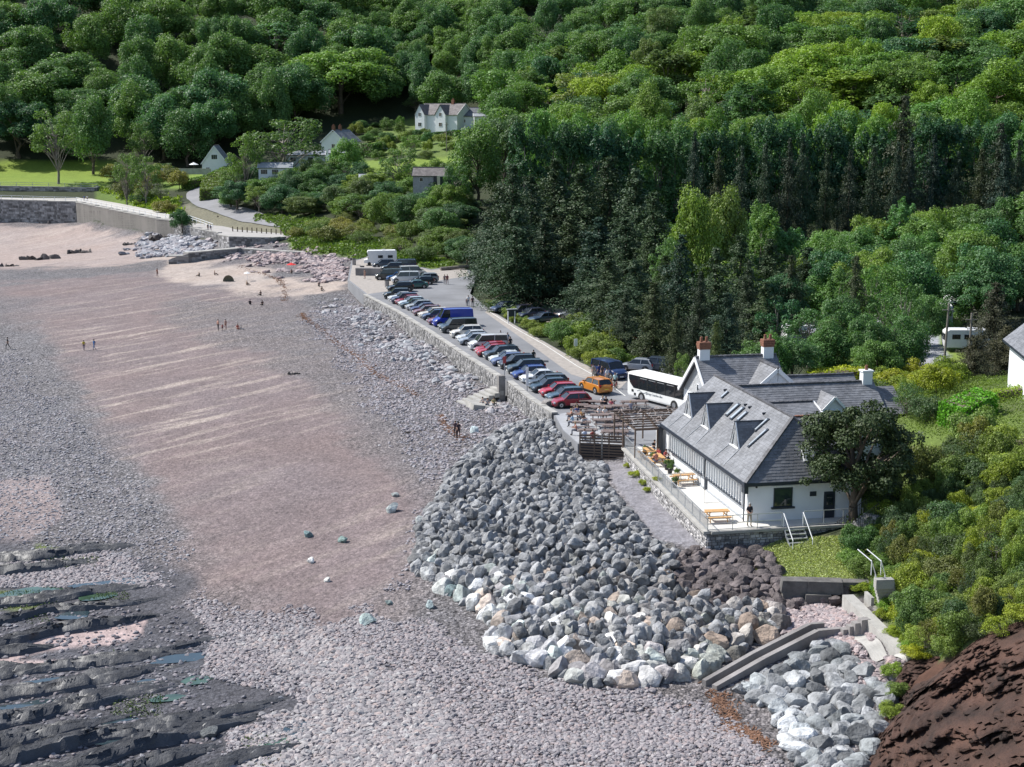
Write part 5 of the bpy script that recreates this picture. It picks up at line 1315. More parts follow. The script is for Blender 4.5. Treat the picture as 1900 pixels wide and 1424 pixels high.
# clipped hedges on the headland and in the gardens
def hedge(pts, w, h, label, tint=(1, 1, 1), dens=90, size=.16, cat='hedge', zs=None, m=None):
    root = empty('hedge', (0, 0, 0), 0, label, cat)
    rg = np.random.default_rng(len(label)); Ps = []; Ns = []; core = MB()
    for i in range(len(pts) - 1):
        a = np.array(pts[i]); b = np.array(pts[i + 1]); L = np.linalg.norm(b[:2] - a[:2]); d = (b - a) / L; nrm = np.array([d[1], -d[0], 0])
        n = int(L * (w + 2 * h) * dens)
        t = rg.random(n); s = rg.random(n) * (w + 2 * h)
        off = np.where(s < h, -w / 2, np.where(s < h + w, s - h - w / 2, w / 2)); zz = np.where(s < h, s, np.where(s < h + w, h, w + 2 * h - s))
        nn = np.where((s < h)[:, None], -nrm, np.where((s < h + w)[:, None], [0, 0, 1.], nrm))
        P = a + (b - a) * t[:, None] + nrm * off[:, None] + np.array([0, 0, 1.]) * zz[:, None] + rg.normal(size=(n, 3)) * .07
        P += nn * (.14 * np.sin(t * L * 1.7 + zz * 2) * np.cos(t * L * .9))[:, None]
        Ps.append(P); Ns.append(unit(nn + rg.normal(size=(n, 3)) * .5))
        for en, sg in ((a, -1), (b, 1)):
            k = int(w * h * dens * 1.6); Q = en + nrm * rg.uniform(-w / 2, w / 2, (k, 1)) + np.array([0, 0, 1.]) * rg.uniform(0, h, (k, 1)) + rg.normal(size=(k, 3)) * .1; Ps.append(Q); Ns.append(unit(d * sg + rg.normal(size=(k, 3)) * .5))
        q = nrm * (w / 2 - .12); e_ = d * min(.45, L * .2); a2 = a + e_ * (i == 0); b2 = b - e_ * (i == len(pts) - 2); A = [a2 - q, b2 - q, b2 + q, a2 + q]
        core.add([tuple(p) for p in A] + [tuple(p + np.array([0, 0, h - .1])) for p in A], [(4, 5, 6, 7), (0, 1, 5, 4), (1, 2, 6, 5), (2, 3, 7, 6), (3, 0, 4, 7)])
    V, F = leaf_cards(np.concatenate(Ps), np.concatenate(Ns), size, rg)
    link('foliage', np_mesh('foliage', V, F, M['leaf_scrub'] if m is None else m), root, color=tint)
    core.build('stems', M['bark'], root)
    return root
def hp(lst, D=None): 
    out = []
    for p in lst:
        q = HIT(p[0], p[1], 60, 700) if len(p) < 3 else WY(*p); q.z = float(gz(np.array(q.x), np.array(q.y))) - .1; out.append(tuple(q))
    return out
hedge(hp([(1762, 790, 117), (1825, 790, 118)]), 3.2, 2.0, 'neatly clipped rounded dark green hedge in the headland garden', (.7, 1.5, .5), 110, .22)
hedge(hp([(1795, 800, 107), (1850, 815, 106), (1960, 830, 104)]), 1.6, 1.7, 'long low clipped hedge with a worn grey side running to the right edge', (1.0, 1.1, .8), 110, .14)
hedge(hp([(1840, 760, 122), (1905, 762, 121)]), 1.6, 1.0, 'small bright green hedge in front of the white house', (1.5, 1.7, .6), 100, .14)
hedge(hp([(1500, 688, 150), (1610, 692, 148)]), 3.0, 2.6, 'vivid yellow green hedge behind the inn', (1.7, 1.7, .45), 50, .22)
hedge(hp([(345, 352), (395, 340), (432, 322)]), 4, 2.6, 'dark clipped hedge lining the lane below the small white cottage', (.6, .9, .6), 14, .55)
hedge(hp([(392, 372), (395, 350), (430, 332), (470, 326)]), 6, 3.0, 'tall rounded hedge on the inside of the lane bend', (1.0, 1.0, .6), 12, .6)
hedge(hp([(640, 292), (700, 292)]), 3, 4.0, 'dark hedge beside the pale hut in the sloping garden', (.5, .8, .6), 14, .55)
hedge(hp([(790, 258), (850, 252)]), 3, 1.6, 'long dark hedge across the slope below the white villa', (.5, .8, .6), 14, .55)
hedge(hp([(700, 262), (790, 262)]), 3, 1.6, 'low hedge on the garden terraces left of the utility pole', (.8, 1.1, .6), 14, .55)
# ================================================================== ROCKS
def rock_mesh(name, seed, sub=3, cuts=13, depth=.78, sq=(1, 1, .8), rnd=.05, m=None, smooth=False):
    bm = bmesh.new(); bmesh.ops.create_icosphere(bm, subdivisions=sub, radius=1.0)
    rg = np.random.default_rng(seed); V = np.array([v.co[:] for v in bm.verts])
    for i in range(cuts):
        n = unit(rg.normal(size=3)); d = rg.uniform(depth * .78, depth * 1.12)
        k = V @ n - d; V = V - np.outer(np.maximum(k, 0), n) * .96
    for i, v in enumerate(bm.verts):
        p = Vector(V[i]); q = p * 1.7 + Vector((seed * 3.1, 0, 0))
        p = p * (1 + rnd * 2 * (mnoise.noise(q) )) + p.normalized() * rnd * .6 * mnoise.noise(q * 3)
        v.co = (p.x * sq[0], p.y * sq[1], p.z * sq[2])
    me = bpy.data.meshes.new(name); bm.to_mesh(me); bm.free(); me.materials.append(m or M['rock'])
    if smooth: me.polygons.foreach_set('use_smooth', [True] * len(me.polygons))
    me.update(); return me
RK = [rock_mesh('angular_rock', 20 + i, 3, 14 + i % 5, .60 + .03 * (i % 3), (1.2, .88, .85) if i % 2 else (1, 1.05, .9), rnd=.06) for i in range(12)]
RR = [rock_mesh('rounded_rock', 60 + i, 2, 5, .9, (1.15, .9, .7), .08, smooth=True) for i in range(5)]
RF = [rock_mesh('flat_rock', 80 + i, 2, 8, .8, (1.25, .85, .5), .06) for i in range(6)]
RIP = [(952, 792), (1000, 776), (1042, 775), (1070, 822), (1072, 858), (1112, 868), (1132, 910), (1200, 998), (1258, 1030), (1340, 1034), (1400, 1085), (1450, 1120), (1440, 1160), (1480, 1168), (1330, 1235), (1290, 1262), (1190, 1278), (1090, 1275), (1000, 1235), (915, 1215), (905, 1150), (850, 1115), (770, 1065), (775, 985), (810, 935), (832, 885), (898, 824)]
RED = [(1330, 1015), (1420, 1030), (1450, 1080), (1570, 1100), (1570, 1120), (1460, 1130), (1330, 1140), (1250, 1105), (1260, 1030)]
LOW = [(1345, 1262), (1500, 1185), (1560, 1200), (1600, 1240), (1660, 1290), (1640, 1330), (1600, 1424), (1520, 1470), (1470, 1400), (1440, 1330)]
def mound(px, py):
    d = sdf(px, py, RIP); return np.clip(d / 70, 0, 1) * .55
def pack(poly, rmin, rmax, tries, seed, gap=1.08, y0=70, y1=145, grow=None):
    rg = np.random.default_rng(seed); pts = [W(a, b, 1.8) for a, b in poly]
    xs = [p.x for p in pts]; ys = [p.y for p in pts]
    X = rg.uniform(min(xs) - 2, max(xs) + 2, tries); Y = rg.uniform(min(ys) - 2, max(ys) + 2, tries); Z = gz(X, Y)
    px, py = PJ(X, Y, Z); ok = sdf(px, py, poly) > 0
    X, Y, Z, px, py = X[ok], Y[ok], Z[ok], px[ok], py[ok]
    Rr = rmin + (rmax - rmin) * rg.random(len(X)) ** 1.8
    if grow is not None: Rr = Rr * grow(px, py)
    o = np.argsort(-Rr + rg.random(len(X)) * .35 * rmax); out = []; cell = {}
    for i in o:
        x, y, r = X[i], Y[i], Rr[i]; c = (int(x // 2), int(y // 2)); bad = False
        for a in (-1, 0, 1):
            for b in (-1, 0, 1):
                for (qx, qy, qr) in cell.get((c[0] + a, c[1] + b), ()):
                    if (qx - x) ** 2 + (qy - y) ** 2 < ((qr + r) * gap * .5 * 1.3) ** 2: bad = True; break
                if bad: break
            if bad: break
        if bad: continue
        cell.setdefault(c, []).append((x, y, r)); out.append((x, y, float(Z[i]), float(r), float(px[i]), float(py[i])))
    return out
SLIP = [(1295, 1262), (1330, 1285), (1440, 1232), (1572, 1182), (1610, 1165), (1600, 1140), (1530, 1146), (1490, 1152), (1400, 1198)]
def offslip(b): return sdf(np.array([b[4]]), np.array([b[5] - 6 * b[3]]), SLIP)[0] < 0 and sdf(np.array([b[4]]), np.array([b[5]]), SLIP)[0] < 4
rg = random.Random(99)
GREYS = [(.30, .31, .33), (.36, .38, .40), (.24, .25, .27), (.30, .35, .35), (.40, .42, .43), (.27, .29, .29), (.33, .29, .26), (.22, .22, .235), (.42, .44, .46)]
def rcol(px, py):
    c = rg.choice(GREYS)
    toe_ = max(0, min(1, (py - (0.38 * px + 640)) / 130)) if px < 1300 else .4
    if px < 900: toe_ = max(toe_, .35)
    k = .58 + .78 * toe_
    br_ = max(0, min(1, (px - 1000) / 350)) * (1 - toe_ * .6)
    return tuple(min(.75, a * k * q) for a, q in zip(c, (1.04 - .06 * br_, 1 - .16 * br_, .97 - .24 * br_)))
B1 = pack(RIP, .22, .68, 40000, 1, .82, grow=lambda px, py: 1 + .22 * (py > 1080) - .12 * (py < 860))
B1 = [b for b in B1 if sdf(np.array([b[4]]), np.array([b[5]]), RED)[0] < -5]
B2 = pack(RIP, .24, .56, 7000, 2, 1.2)
B2 = [b for b in B2 if sdf(np.array([b[4]]), np.array([b[5]]), RED)[0] < -5 and sdf(np.array([b[4]]), np.array([b[5]]), RIP)[0] > 22]
RD = pack(RED, .22, .6, 9000, 3, .95); LW = pack(LOW, .24, .78, 8000, 4, .95)
B1 = [b for b in B1 if offslip(b)]; B2 = [b for b in B2 if offslip(b)]; LW = [b for b in LW if offslip(b) and sdf(np.array([b[4]]), np.array([b[5]]), [(1565, 1175), (1606, 1170), (1710, 1290), (1622, 1245)])[0] < -2]; RD = [b for b in RD if offslip(b)]
rocks = []
for b in B1:
    z = b[2] + float(mound(np.array([b[4]]), np.array([b[5]]))[0]) + b[3] * .22
    rocks.append((b[3] * 1.22, b[0], b[1], z, RK, rcol(b[4], b[5]), 'rip'))
for b in B2:
    z = b[2] + float(mound(np.array([b[4]]), np.array([b[5]]))[0]) + b[3] * .75 + .35
    rocks.append((b[3] * 1.15, b[0], b[1], z, RK, rcol(b[4], b[5]), 'rip'))
for b in RD: rocks.append((b[3] * 1.2, b[0], b[1], b[2] + b[3] * .35, RR + RK[:2], rg.choice([(.19, .135, .135), (.24, .18, .175), (.16, .14, .15), (.27, .22, .2), (.13, .12, .125)]), 'red'))
for b in LW:
    low = max(0, min(1, (b[5] - 1230) / 90)); c = rg.choice([(.30, .32, .33), (.36, .37, .38), (.24, .25, .26)]); k = .55 + .7 * low * (1 if b[4] < 1500 else .4)
    rocks.append((b[3] * 1.2, b[0], b[1], b[2] + b[3] * .1, RK + RF, tuple(min(.75, a * k) for a in c), 'low'))
rocks.sort(key=lambda r: -r[0] / (r[2] ** .6))
LAB = {'rip': ('grey angular boulder in the big rock armour heap on the beach', 'boulders of the rock armour heap'),
       'red': ('dark reddish rounded boulder near the grass patch at the back of the rock heap', 'reddish boulders near the grass patch'),
       'low': ('pale boulder set in the sloping rock apron right of the concrete slipway', 'boulders right of the slipway')}
rest = {'rip': [], 'red': [], 'low': []}; n_ind = 0; quota = 282
first_rock = None
for r in rocks:
    rot = (rg.uniform(0, 6.28), rg.uniform(0, 6.28), rg.uniform(0, 6.28)) if r[4] is RK else (rg.uniform(-.4, .4), rg.uniform(-.4, .4), rg.uniform(0, 6.28))
    if n_ind < quota:
        o = link('boulder', rg.choice(r[4]), None, (r[1], r[2], r[3]), rot, r[0], r[5]); n_ind += 1
        bp = PJ(r[1], r[2], r[3]); cc_ = r[5]; tn = 'brownish' if cc_[0] > cc_[2] * 1.08 else 'greenish' if cc_[1] > cc_[0] * 1.12 else 'pale' if cc_[0] > .36 else 'dark' if cc_[0] < .2 else 'mid grey'
        if r[6] == 'rip':
            lb = '%s boulder of the rock heap, %s' % (tn, pick(bp[1], ((860, 'near its top by the sea wall end'), (940, 'below the timber fence'), (1010, 'level with the terrace steps'), (1080, 'level with the stray rock pair'), (1150, 'just above its lower fringe'), (9999, 'along its bottom toe')))) + (', left side' if bp[0] < 960 + (bp[1] - 900) * .35 else ', right side')
        else: lb = tn + ' ' + LAB[r[6]][0].split(' ', 1)[1]
        tag(o, lb, 'boulder', LAB[r[6]][1])
    else: rest[r[6]].append((r[1], r[2], r[3], r[0], r[0], r[0], rot, rg.randrange(8)))
srcs = [o for o in bpy.data.objects if o.name.startswith('boulder')]
seen = {}; 
for o in srcs: seen.setdefault(o.data.name, o)
ang = [o for k, o in seen.items() if k.startswith('angular')][:8]
for o in ang: pass
for key, nm, c in (('rip', 'rock_armour', (.25, .255, .265)), ('red', 'reddish_rocks', (.12, .10, .10)), ('low', 'apron_rocks', (.30, .31, .325))):
    pts = [p[:7] + (p[7] % len(ang),) for p in rest[key]]
    if pts:
        o = scatter_object(nm, pts, ang, None, label={'rip': 'smaller boulders filling the rock armour heap', 'red': 'smaller reddish rocks behind the rock armour heap', 'low': 'smaller pale rocks of the apron right of the slipway'}[key]); o.color = (*c, 1)
# single rocks lying on the open beach
for px, py, wpx, c, lab in ((683, 1156, 36, (.36, .44, .43), 'lone greenish grey boulder on the open shingle, lowest of the stray rocks'), (727, 950, 30, (.36, .39, .38), 'stray grey boulder on the sand just left of the rock heap'), (735, 921, 17, (.33, .36, .36), 'small stray rock above the grey one left of the rock heap'),
    (573, 996, 24, (.16, .24, .25), 'dark green stray rock, leftmost of the pair on the open sand'), (637, 1006, 22, (.3, .42, .4), 'pale green stray rock, right one of the pair on the open sand'), (577, 1044, 20, (.6, .6, .58), 'white stray rock on the mauve sand'), (607, 1080, 16, (.62, .61, .58), 'small white stone below the white stray rock'),
    (723, 1122, 17, (.38, .47, .45), 'small greenish stone above right of the lone boulder'), (798, 1128, 22, (.3, .36, .37), 'grey stone between the lone boulder and the rock heap'), (782, 972, 30, (.42, .45, .45), 'flat pale rock beside the reddish driftwood at the heap edge'), (838, 1103, 34, (.22, .3, .31), 'low dark green rock at the toe of the heap'),
    (728, 672, 12, (.3, .3, .3), 'small dark stone in the seaweed line'), (880, 803, 22, (.36, .42, .43), 'flat bluish rock left of the top of the heap'), (388, 1366, 40, (.12, .13, .135), 'dark jagged rock among the ledges at the bottom left'),
    (1150, 752, 26, (.2, .22, .22), 'dark pointed rock on the tarmac beside the picnic yard'), (1040, 774, 44, (.34, .33, .32), 'big pale boulder at the corner of the picnic yard'), (1015, 785, 30, (.28, .26, .25), 'brown boulder at the end of the sea wall'), (1062, 800, 22, (.3, .3, .3), 'boulder tucked against the yard edge')):
    h = HIT(px, py, 60, 300); s = FPX / (h.y * _c + (CAMH - h.z) * _s)
    r = wpx / s / 2
    tag(link('boulder', RK[int(px) % 12], None, (h.x, h.y, h.z + r * .25), (rg.uniform(0, 1), rg.uniform(0, 1), px), r * 1.1, c), lab, 'boulder', None)
# dry stone retaining slabs at the edge of the grass
M['slab'] = mat('slab_stone', (.12, .115, .11), .85, .35, 1.5, bump=.04, bscale=5)
root = empty('slab_wall', (0, 0, 0), 0, 'low wall of big squared dark stone slabs along the edge of the grass patch', 'wall')
for px, py, w, d, h, z in ((1478, 1088, 2.3, 1.1, .8, 2.6), (1528, 1090, 2.4, 1.1, .85, 2.6), (1470, 1108, 1.6, .8, .6, 1.9), (1515, 1112, 1.8, .8, .6, 1.9), (1553, 1105, 1.6, .8, .6, 1.95), (1500, 1122, 1.5, .7, .5, 1.5), (1545, 1122, 1.4, .7, .5, 1.5), (1575, 1085, 2.6, .9, .35, 2.75)):
    p = W(px, py, z); mb = MB(); mb.box((p.x, p.y - .35, z + .22), (w, d, h), rg.uniform(-.1, .1), taper=.92)
    mb.build('stone', M['slab'], root)
# cobbles: real stones by the ten thousand
def pebble_source(seed, flat=.55):
    def f(ng):
        N = ng.nodes; L = ng.links
        ic = N.new('GeometryNodeMeshIcoSphere'); ic.inputs['Radius'].default_value = 1; ic.inputs['Subdivisions'].default_value = 2
        sp = N.new('GeometryNodeSetPosition'); nz = N.new('ShaderNodeTexNoise'); nz.noise_dimensions = '4D'; nz.inputs['Scale'].default_value = .9; nz.inputs['W'].default_value = seed * 3.7; nz.inputs['Detail'].default_value = 1
        pos = N.new('GeometryNodeInputPosition'); L.new(pos.outputs[0], nz.inputs['Vector'])
        vm = N.new('ShaderNodeVectorMath'); vm.operation = 'SUBTRACT'; L.new(nz.outputs['Color'], vm.inputs[0]); vm.inputs[1].default_value = (.5, .5, .5)
        vs_ = N.new('ShaderNodeVectorMath'); vs_.operation = 'SCALE'; L.new(vm.outputs[0], vs_.inputs[0]); vs_.inputs['Scale'].default_value = 1.5
        L.new(ic.outputs[0], sp.inputs['Geometry']); L.new(vs_.outputs[0], sp.inputs['Offset'])
        tr = N.new('GeometryNodeTransform'); tr.inputs['Scale'].default_value = (1.15, .85, flat); L.new(sp.outputs[0], tr.inputs['Geometry'])
        sm = N.new('GeometryNodeSetMaterial'); sm.inputs['Material'].default_value = M['cobble']; L.new(tr.outputs[0], sm.inputs[0])
        return sm.outputs[0]
    return f
def cobble_mat():
    m, nt, p = new_mat('beach_cobble')
    oi = nt.nodes.new('ShaderNodeObjectInfo')
    r = nt.nodes.new('ShaderNodeValToRGB'); e = r.color_ramp.elements
    e[0].position = 0; e[0].color = (.20, .195, .21, 1); e[1].position = 1; e[1].color = (.46, .44, .44, 1)
    for p_, c in ((.25, (.30, .285, .30)), (.45, (.36, .33, .335)), (.6, (.25, .25, .265)), (.75, (.37, .31, .30)), (.88, (.33, .335, .35))):
        x = e.new(p_); x.color = (*c, 1)
    nt.links.new(oi.outputs['Random'], r.inputs[0])
    nt.links.new(mixrgb(nt, 'MULTIPLY', 1.0, r.outputs[0], oi.outputs['Color']), p.inputs['Base Color'])
    p.inputs['Roughness'].default_value = .8
    return m
M['cobble'] = cobble_mat()
def cobbles(name, poly, n, smin, smax, seed, label, colr=(1, 1, 1), soft=25, pw=2.2, lift=.2, excl=()):
    rg_ = np.random.default_rng(seed); pts = [W(a, b, .5) for a, b in poly]
    xs = [p.x for p in pts]; ys = [p.y for p in pts]
    X = rg_.uniform(min(xs), max(xs), n * 5); Y = rg_.uniform(min(ys), max(ys), n * 5); Z = gz(X, Y); px, py = PJ(X, Y, Z)
    d = sdf(px, py, poly) + (fbm(X / 2.5, Y / 2.5, seed) - .5) * soft * 4
    ok = (d > 0) & (rg_.random(len(X)) < np.clip(d / soft + .15, 0, 1))
    ok &= sdf(X, Y, CARPARK) < -.5; ok &= sdf(X, Y, TERR) < -.3
    for e_ in excl: ok &= sdf(px, py, e_) < 6
    X, Y, Z = X[ok][:n], Y[ok][:n], Z[ok][:n]
    S = smin + (smax - smin) * rg_.random(len(X)) ** pw
    A = np.stack([X, Y, Z + S * lift, S, S, S], 1)
    rot = np.stack([rg_.normal(size=len(X)) * .25, rg_.normal(size=len(X)) * .25, rg_.uniform(0, 6.28, len(X))], 1)
    ix = rg_.integers(0, 5, len(X))
    o = scatter_object(name, [tuple(a) + (tuple(b), int(c)) for a, b, c in zip(A.tolist(), rot.tolist(), ix.tolist())], [pebble_source(seed + i) for i in range(5)], None, label=label)
    o.color = (*colr, 1); return o
cobbles('foreshore_cobbles', [(330, 1100), (560, 1130), (760, 1150), (900, 1210), (1150, 1290), (1320, 1285), (1500, 1440), (1400, 1520), (-100, 1520), (-100, 1000), (200, 1000)], 66000, .035, .19, 11, 'rounded cobbles covering the lower foreshore', (.83, .80, .81), pw=2.4, excl=([(-100, 1120), (280, 1140), (270, 1190), (-100, 1260)], [(-100, 1085), (320, 1085), (400, 1180), (380, 1250), (560, 1290), (560, 1330), (430, 1360), (420, 1440), (-100, 1600)], [(520, 1345), (640, 1350), (610, 1440), (420, 1440)]))
cobbles('ledge_cobbles', [(-100, 1090), (330, 1090), (420, 1250), (560, 1300), (600, 1440), (-100, 1540)], 3200, .04, .2, 21, 'scattered cobbles caught between the bedrock ledges', (.6, .6, .64), pw=2.2, soft=60)
cobbles('big_cobbles', [(380, 1150), (600, 1180), (860, 1300), (820, 1440), (700, 1520), (430, 1520), (440, 1360), (560, 1300), (450, 1200)], 7000, .1, .27, 12, 'larger pale cobbles at the bottom of the beach', (.9, .88, .87), pw=1.8)
cobbles('shingle_stones', [(0, 640), (100, 720), (260, 900), (350, 1020), (300, 1080), (-60, 1010), (-60, 900), (-60, 640)], 12000, .04, .17, 13, 'grey stones of the shingle bank at the left edge', (.85, .86, .9))
cobbles('upper_shingle_stones', [(600, 560), (690, 560), (1020, 790), (900, 830), (800, 900), (820, 1010), (760, 1100), (650, 1150), (760, 1000), (790, 900), (690, 760), (560, 600)], 26000, .04, .2, 14, 'flat grey stones on the upper shingle below the sea wall', (.92, .91, .95), pw=3.0)
cobbles('wall_foot_rocks', [(690, 570), (730, 590), (870, 680), (960, 740), (1010, 780), (940, 790), (820, 720), (640, 600), (600, 575)], 1500, .2, .6, 15, 'scattered slabs of rock along the foot of the sea wall', (1.0, 1.05, 1.08), pw=2.5)
cobbles('bank_rocks', [(430, 470), (560, 462), (650, 490), (660, 540), (620, 545), (560, 500), (470, 490)], 2600, .25, .8, 16, 'pinkish rocks heaped at the head of the beach', (1.02, .88, .86), pw=2.4)
cobbles('quay_rocks', [(250, 455), (330, 435), (400, 450), (430, 455), (330, 475), (290, 480)], 1500, .4, 1.1, 17, 'grey rocks heaped below the old quay wall', (.95, 1, 1.05), pw=1.8)
cobbles('ramp_shingle', [(1390, 1135), (1570, 1125), (1600, 1170), (1690, 1260), (1640, 1330), (1560, 1200), (1430, 1160)], 5000, .06, .28, 18, 'pinkish stones around the top of the slipway', (1.0, .88, .86), excl=([(1565, 1175), (1606, 1170), (1710, 1290), (1622, 1245)],))
cobbles('path_edge_stones', [(1310, 1010), (1420, 1000), (1430, 1030), (1330, 1030)], 700, .08, .3, 19, 'reddish stones between terrace and grass', (1.0, .85, .82))
# dark weedy outcrops on the far sand
for px, py, w, h, lab in ((148, 470, 50, .9, 'dark rocky outcrop on the far sand, right one with a ridge'), (75, 482, 75, .7, 'low dark outcrop on the far sand, left of the ridged one'), (240, 455, 26, .8, 'small dark rock in front of the promenade wall'), (15, 495, 40, .4, 'flat dark rock at the left edge of the far sand'), (118, 412, 60, 1.2, 'low dark ledge at the corner of the far sea wall'), (300, 445, 50, 2.4, 'brown eroded rock stack below the end of the promenade'), (340, 420, 30, 3.4, 'rocky stump between promenade and quay'), (545, 695, 22, .35, 'flat rock on the upper beach'), (700, 632, 40, .4, 'dark driftwood coloured slab on the shingle near the sea wall')):
    h_ = HIT(px, py, 100, 500); s = FPX / (h_.y * _c + (CAMH - h_.z) * _s); r = w / s / 2
    root = empty('rock_outcrop', (h_.x, h_.y, h_.z), 0, lab, 'rock')
    for k in range(7):
        t = (k - 3) / 3; link('rock', RK[(k * 5 + int(px)) % 12], root, (t * r * .8, rg.uniform(-.3, .3) * r * .5, h * .1), (rg.uniform(0, 6), rg.uniform(0, 6), 0), (r * .36, r * .3, h * rg.uniform(.45, .9)), (.10, .09, .088))
# bedrock ledges
M['ledge'] = mat('ledge_rock', (.062, .066, .078), .5, .3, 1.2, bump=.05, bscale=5, stretch=None)
def ledge(a, b, w, h, seed, lab):
    A, B = W(a[0], a[1], -.7), W(b[0], b[1], -.6); L = (B - A).length; n = max(20, int(L / .22)); d = (B - A).normalized(); nn = Vector((-d.y, d.x, 0)); m = 41
    rg_ = np.random.default_rng(seed)
    t = np.linspace(0, 1, n)[:, None]; s = np.linspace(-.5, .5, m)[None]
    taper = np.clip(np.minimum(t * 6, (1 - t) * 2.2), 0.02, 1)
    wob_ = (fbm(t * L / 6, t * 0 + seed * 3.3, seed, 3) - .5) * 2.2
    ww = w * (.45 + .9 * fbm(t * L / 4, t * 0 + 7.1, seed + 3, 3)) * (taper ** .5)
    off = wob_ + s * ww + (vnoise(t * L / .8 + 0 * s, s * 9 + 0 * t, seed + 5) - .5) * .18
    ph = (s + .5) * 9.0 + (fbm(t * L / 5, s * 0 + 2.2, seed + 9, 2) - .5) * 1.2
    saw = ph - np.floor(ph)
    prof = (1 - saw) ** 1.2 * .8 + (.55 - (s + .5) * .5)
    edge = np.clip(np.minimum((s + .5) * 8, (.5 - s) * 8), 0, 1)
    X = A.x + d.x * t * L + nn.x * off; Y = A.y + d.y * t * L + nn.y * off
    Z = gz(X, Y) - .12 + edge * taper * h * .95 * prof * (.5 + .35 * vnoise(t * L / 1.6 + s * 0, s * 5 + t * 0, seed + 2) + .75 * vnoise(np.floor(t * L / 1.1 + fbm(s * 6 + t * 0, t * 3 + s * 0, seed) * 2) * 7.3, np.floor(ph) * 3.1, seed + 4))
    V = np.stack([X, Y, Z], -1).reshape(-1, 3); I = np.arange(n * m).reshape(n, m)
    F = np.stack([I[:-1, :-1].ravel(), I[1:, :-1].ravel(), I[1:, 1:].ravel(), I[:-1, 1:].ravel()], 1)
    tag(link('rock_ledge', np_mesh('rock_ledge', V, F, M['ledge'])), lab, 'rock ledge', 'tilted bedrock ledges at the lower left')
LED = [((-80, 1040), (310, 1008), 2.6, .5), ((-80, 1068), (230, 1040), 2.4, .6), ((-80, 1130), (335, 1082), 2.2, .55), ((-80, 1160), (345, 1103), 1.4, .5), ((-80, 1198), (345, 1132), 1.6, .65), ((-60, 1215), (130, 1188), 1.6, .6), ((-80, 1262), (430, 1195), 2.2, .5), ((120, 1225), (500, 1180), 1.3, .35), ((-80, 1300), (380, 1235), 2.4, .55),
       ((-80, 1345), (390, 1268), 2.6, .55), ((-80, 1378), (300, 1315), 2.0, .55), ((-80, 1430), (575, 1292), 2.2, .75), ((60, 1435), (545, 1325), 1.8, .6), ((160, 1455), (440, 1380), 1.8, .6), ((330, 1460), (600, 1385), 1.6, .55), ((-80, 1465), (240, 1405), 2.0, .6), ((-80, 1240), (80, 1222), 1.2, .45), ((-80, 1325), (200, 1290), 1.3, .4)]
for i, (a, b, w, h) in enumerate(LED): ledge(a, b, w, h, 40 + i, '%s dark layered ledge on the foreshore, %s' % ('long' if b[0] > 330 else 'short', pick(a[1], ((1090, 'in the top group by the green weed'), (1175, 'just above the first long pool'), (1230, 'above the bare sand patch'), (1280, 'below the bare sand patch'), (1360, 'in the middle of the pools'), (1440, 'in the big group near the bottom'), (9999, 'at the very bottom')))))
# rock pools
M['pool'] = mat('pool_water', (.03, .05, .06), .04, .2, .8, spec=1.0)
M['pool_green'] = mat('weedy_pool_water', (.045, .085, .05), .05, .5, 1.2, spec=1.0)
for i, (cx, cy, rx, ry, g) in enumerate(((138, 1140, 34, 7, 0), (60, 1302, 60, 8, 0), (230, 1085, 90, 9, 0), (60, 1100, 70, 10, 1), (335, 1228, 60, 8, 0), (277, 1272, 26, 6, 0), (365, 1272, 30, 8, 1), (190, 1338, 90, 7, 0), (310, 1302, 34, 6, 1), (575, 1365, 46, 16, 0), (540, 1395, 60, 14, 1), (240, 1375, 60, 6, 0), (120, 1262, 80, 7, 0), (80, 1350, 60, 5, 0), (400, 1345, 30, 6, 1), (480, 1415, 60, 9, 1), (250, 1418, 40, 5, 0), (180, 1110, 40, 6, 1))):
    pl = []
    for k in range(22):
        a = k * 2 * math.pi / 22; q = 1 + .35 * mnoise.noise(Vector((math.cos(a) * 1.3 + i * 5, math.sin(a) * 1.3, 0)))
        p = W(cx + rx * math.cos(a) * q, cy + ry * math.sin(a) * q - (rx * math.cos(a)) * .12, -.65); p.z = float(gz(np.array(p.x), np.array(p.y))); pl.append(p)
    zz = sorted(p.z for p in pl)[13] + .045
    ngon_sheet('water', pl, zz, M['pool_green'] if g else M['pool'])
# algae mats
M['algae'] = mat('green_algae', (.075, .125, .02), .6, .5, 3)
# seaweed strand lines
def strand(pts, n, spread, label, seed, col=None):
    rg_ = random.Random(seed); mb = MB(); P_ = smooth_pts([W(a, b, 1.3) for a, b in pts], 6)
    for i in range(n):
        t = rg_.uniform(0, len(P_) - 1.01); k = int(t); p = P_[k].lerp(P_[k + 1], t - k); w = spread * (.4 + .6 * mnoise.noise(Vector((t * .9, seed, 0))) ** 2 * 4)
        x, y = p.x + rg_.gauss(0, w), p.y + rg_.gauss(0, w * 1.6); z = float(gz(np.array(x), np.array(y)))
        a = rg_.uniform(0, 3.14); l = rg_.uniform(.08, .35)
        mb.beam((x, y, z + .02), (x + math.cos(a) * l, y + math.sin(a) * l, z + rg_.uniform(.02, .1)), .06, .04)
    o = mb.build('seaweed_line', M['weed']); tag(o, label, kind='stuff')
strand([(445, 498), (500, 518), (525, 535), (528, 560)], 500, .7, 'brown strand of seaweed across the upper sand', 1)
strand([(560, 585), (570, 600), (610, 622), (640, 650), (670, 672), (690, 690), (730, 712), (775, 738)], 1500, .55, 'rusty line of dried seaweed along the shingle ridge', 2)
strand([(815, 775), (835, 800), (860, 818)], 500, .5, 'rusty seaweed beside the standing couple', 3)
strand([(1330, 1275), (1350, 1300), (1375, 1340), (1420, 1372)], 700, .6, 'reddish twigs and weed below the slipway', 4)
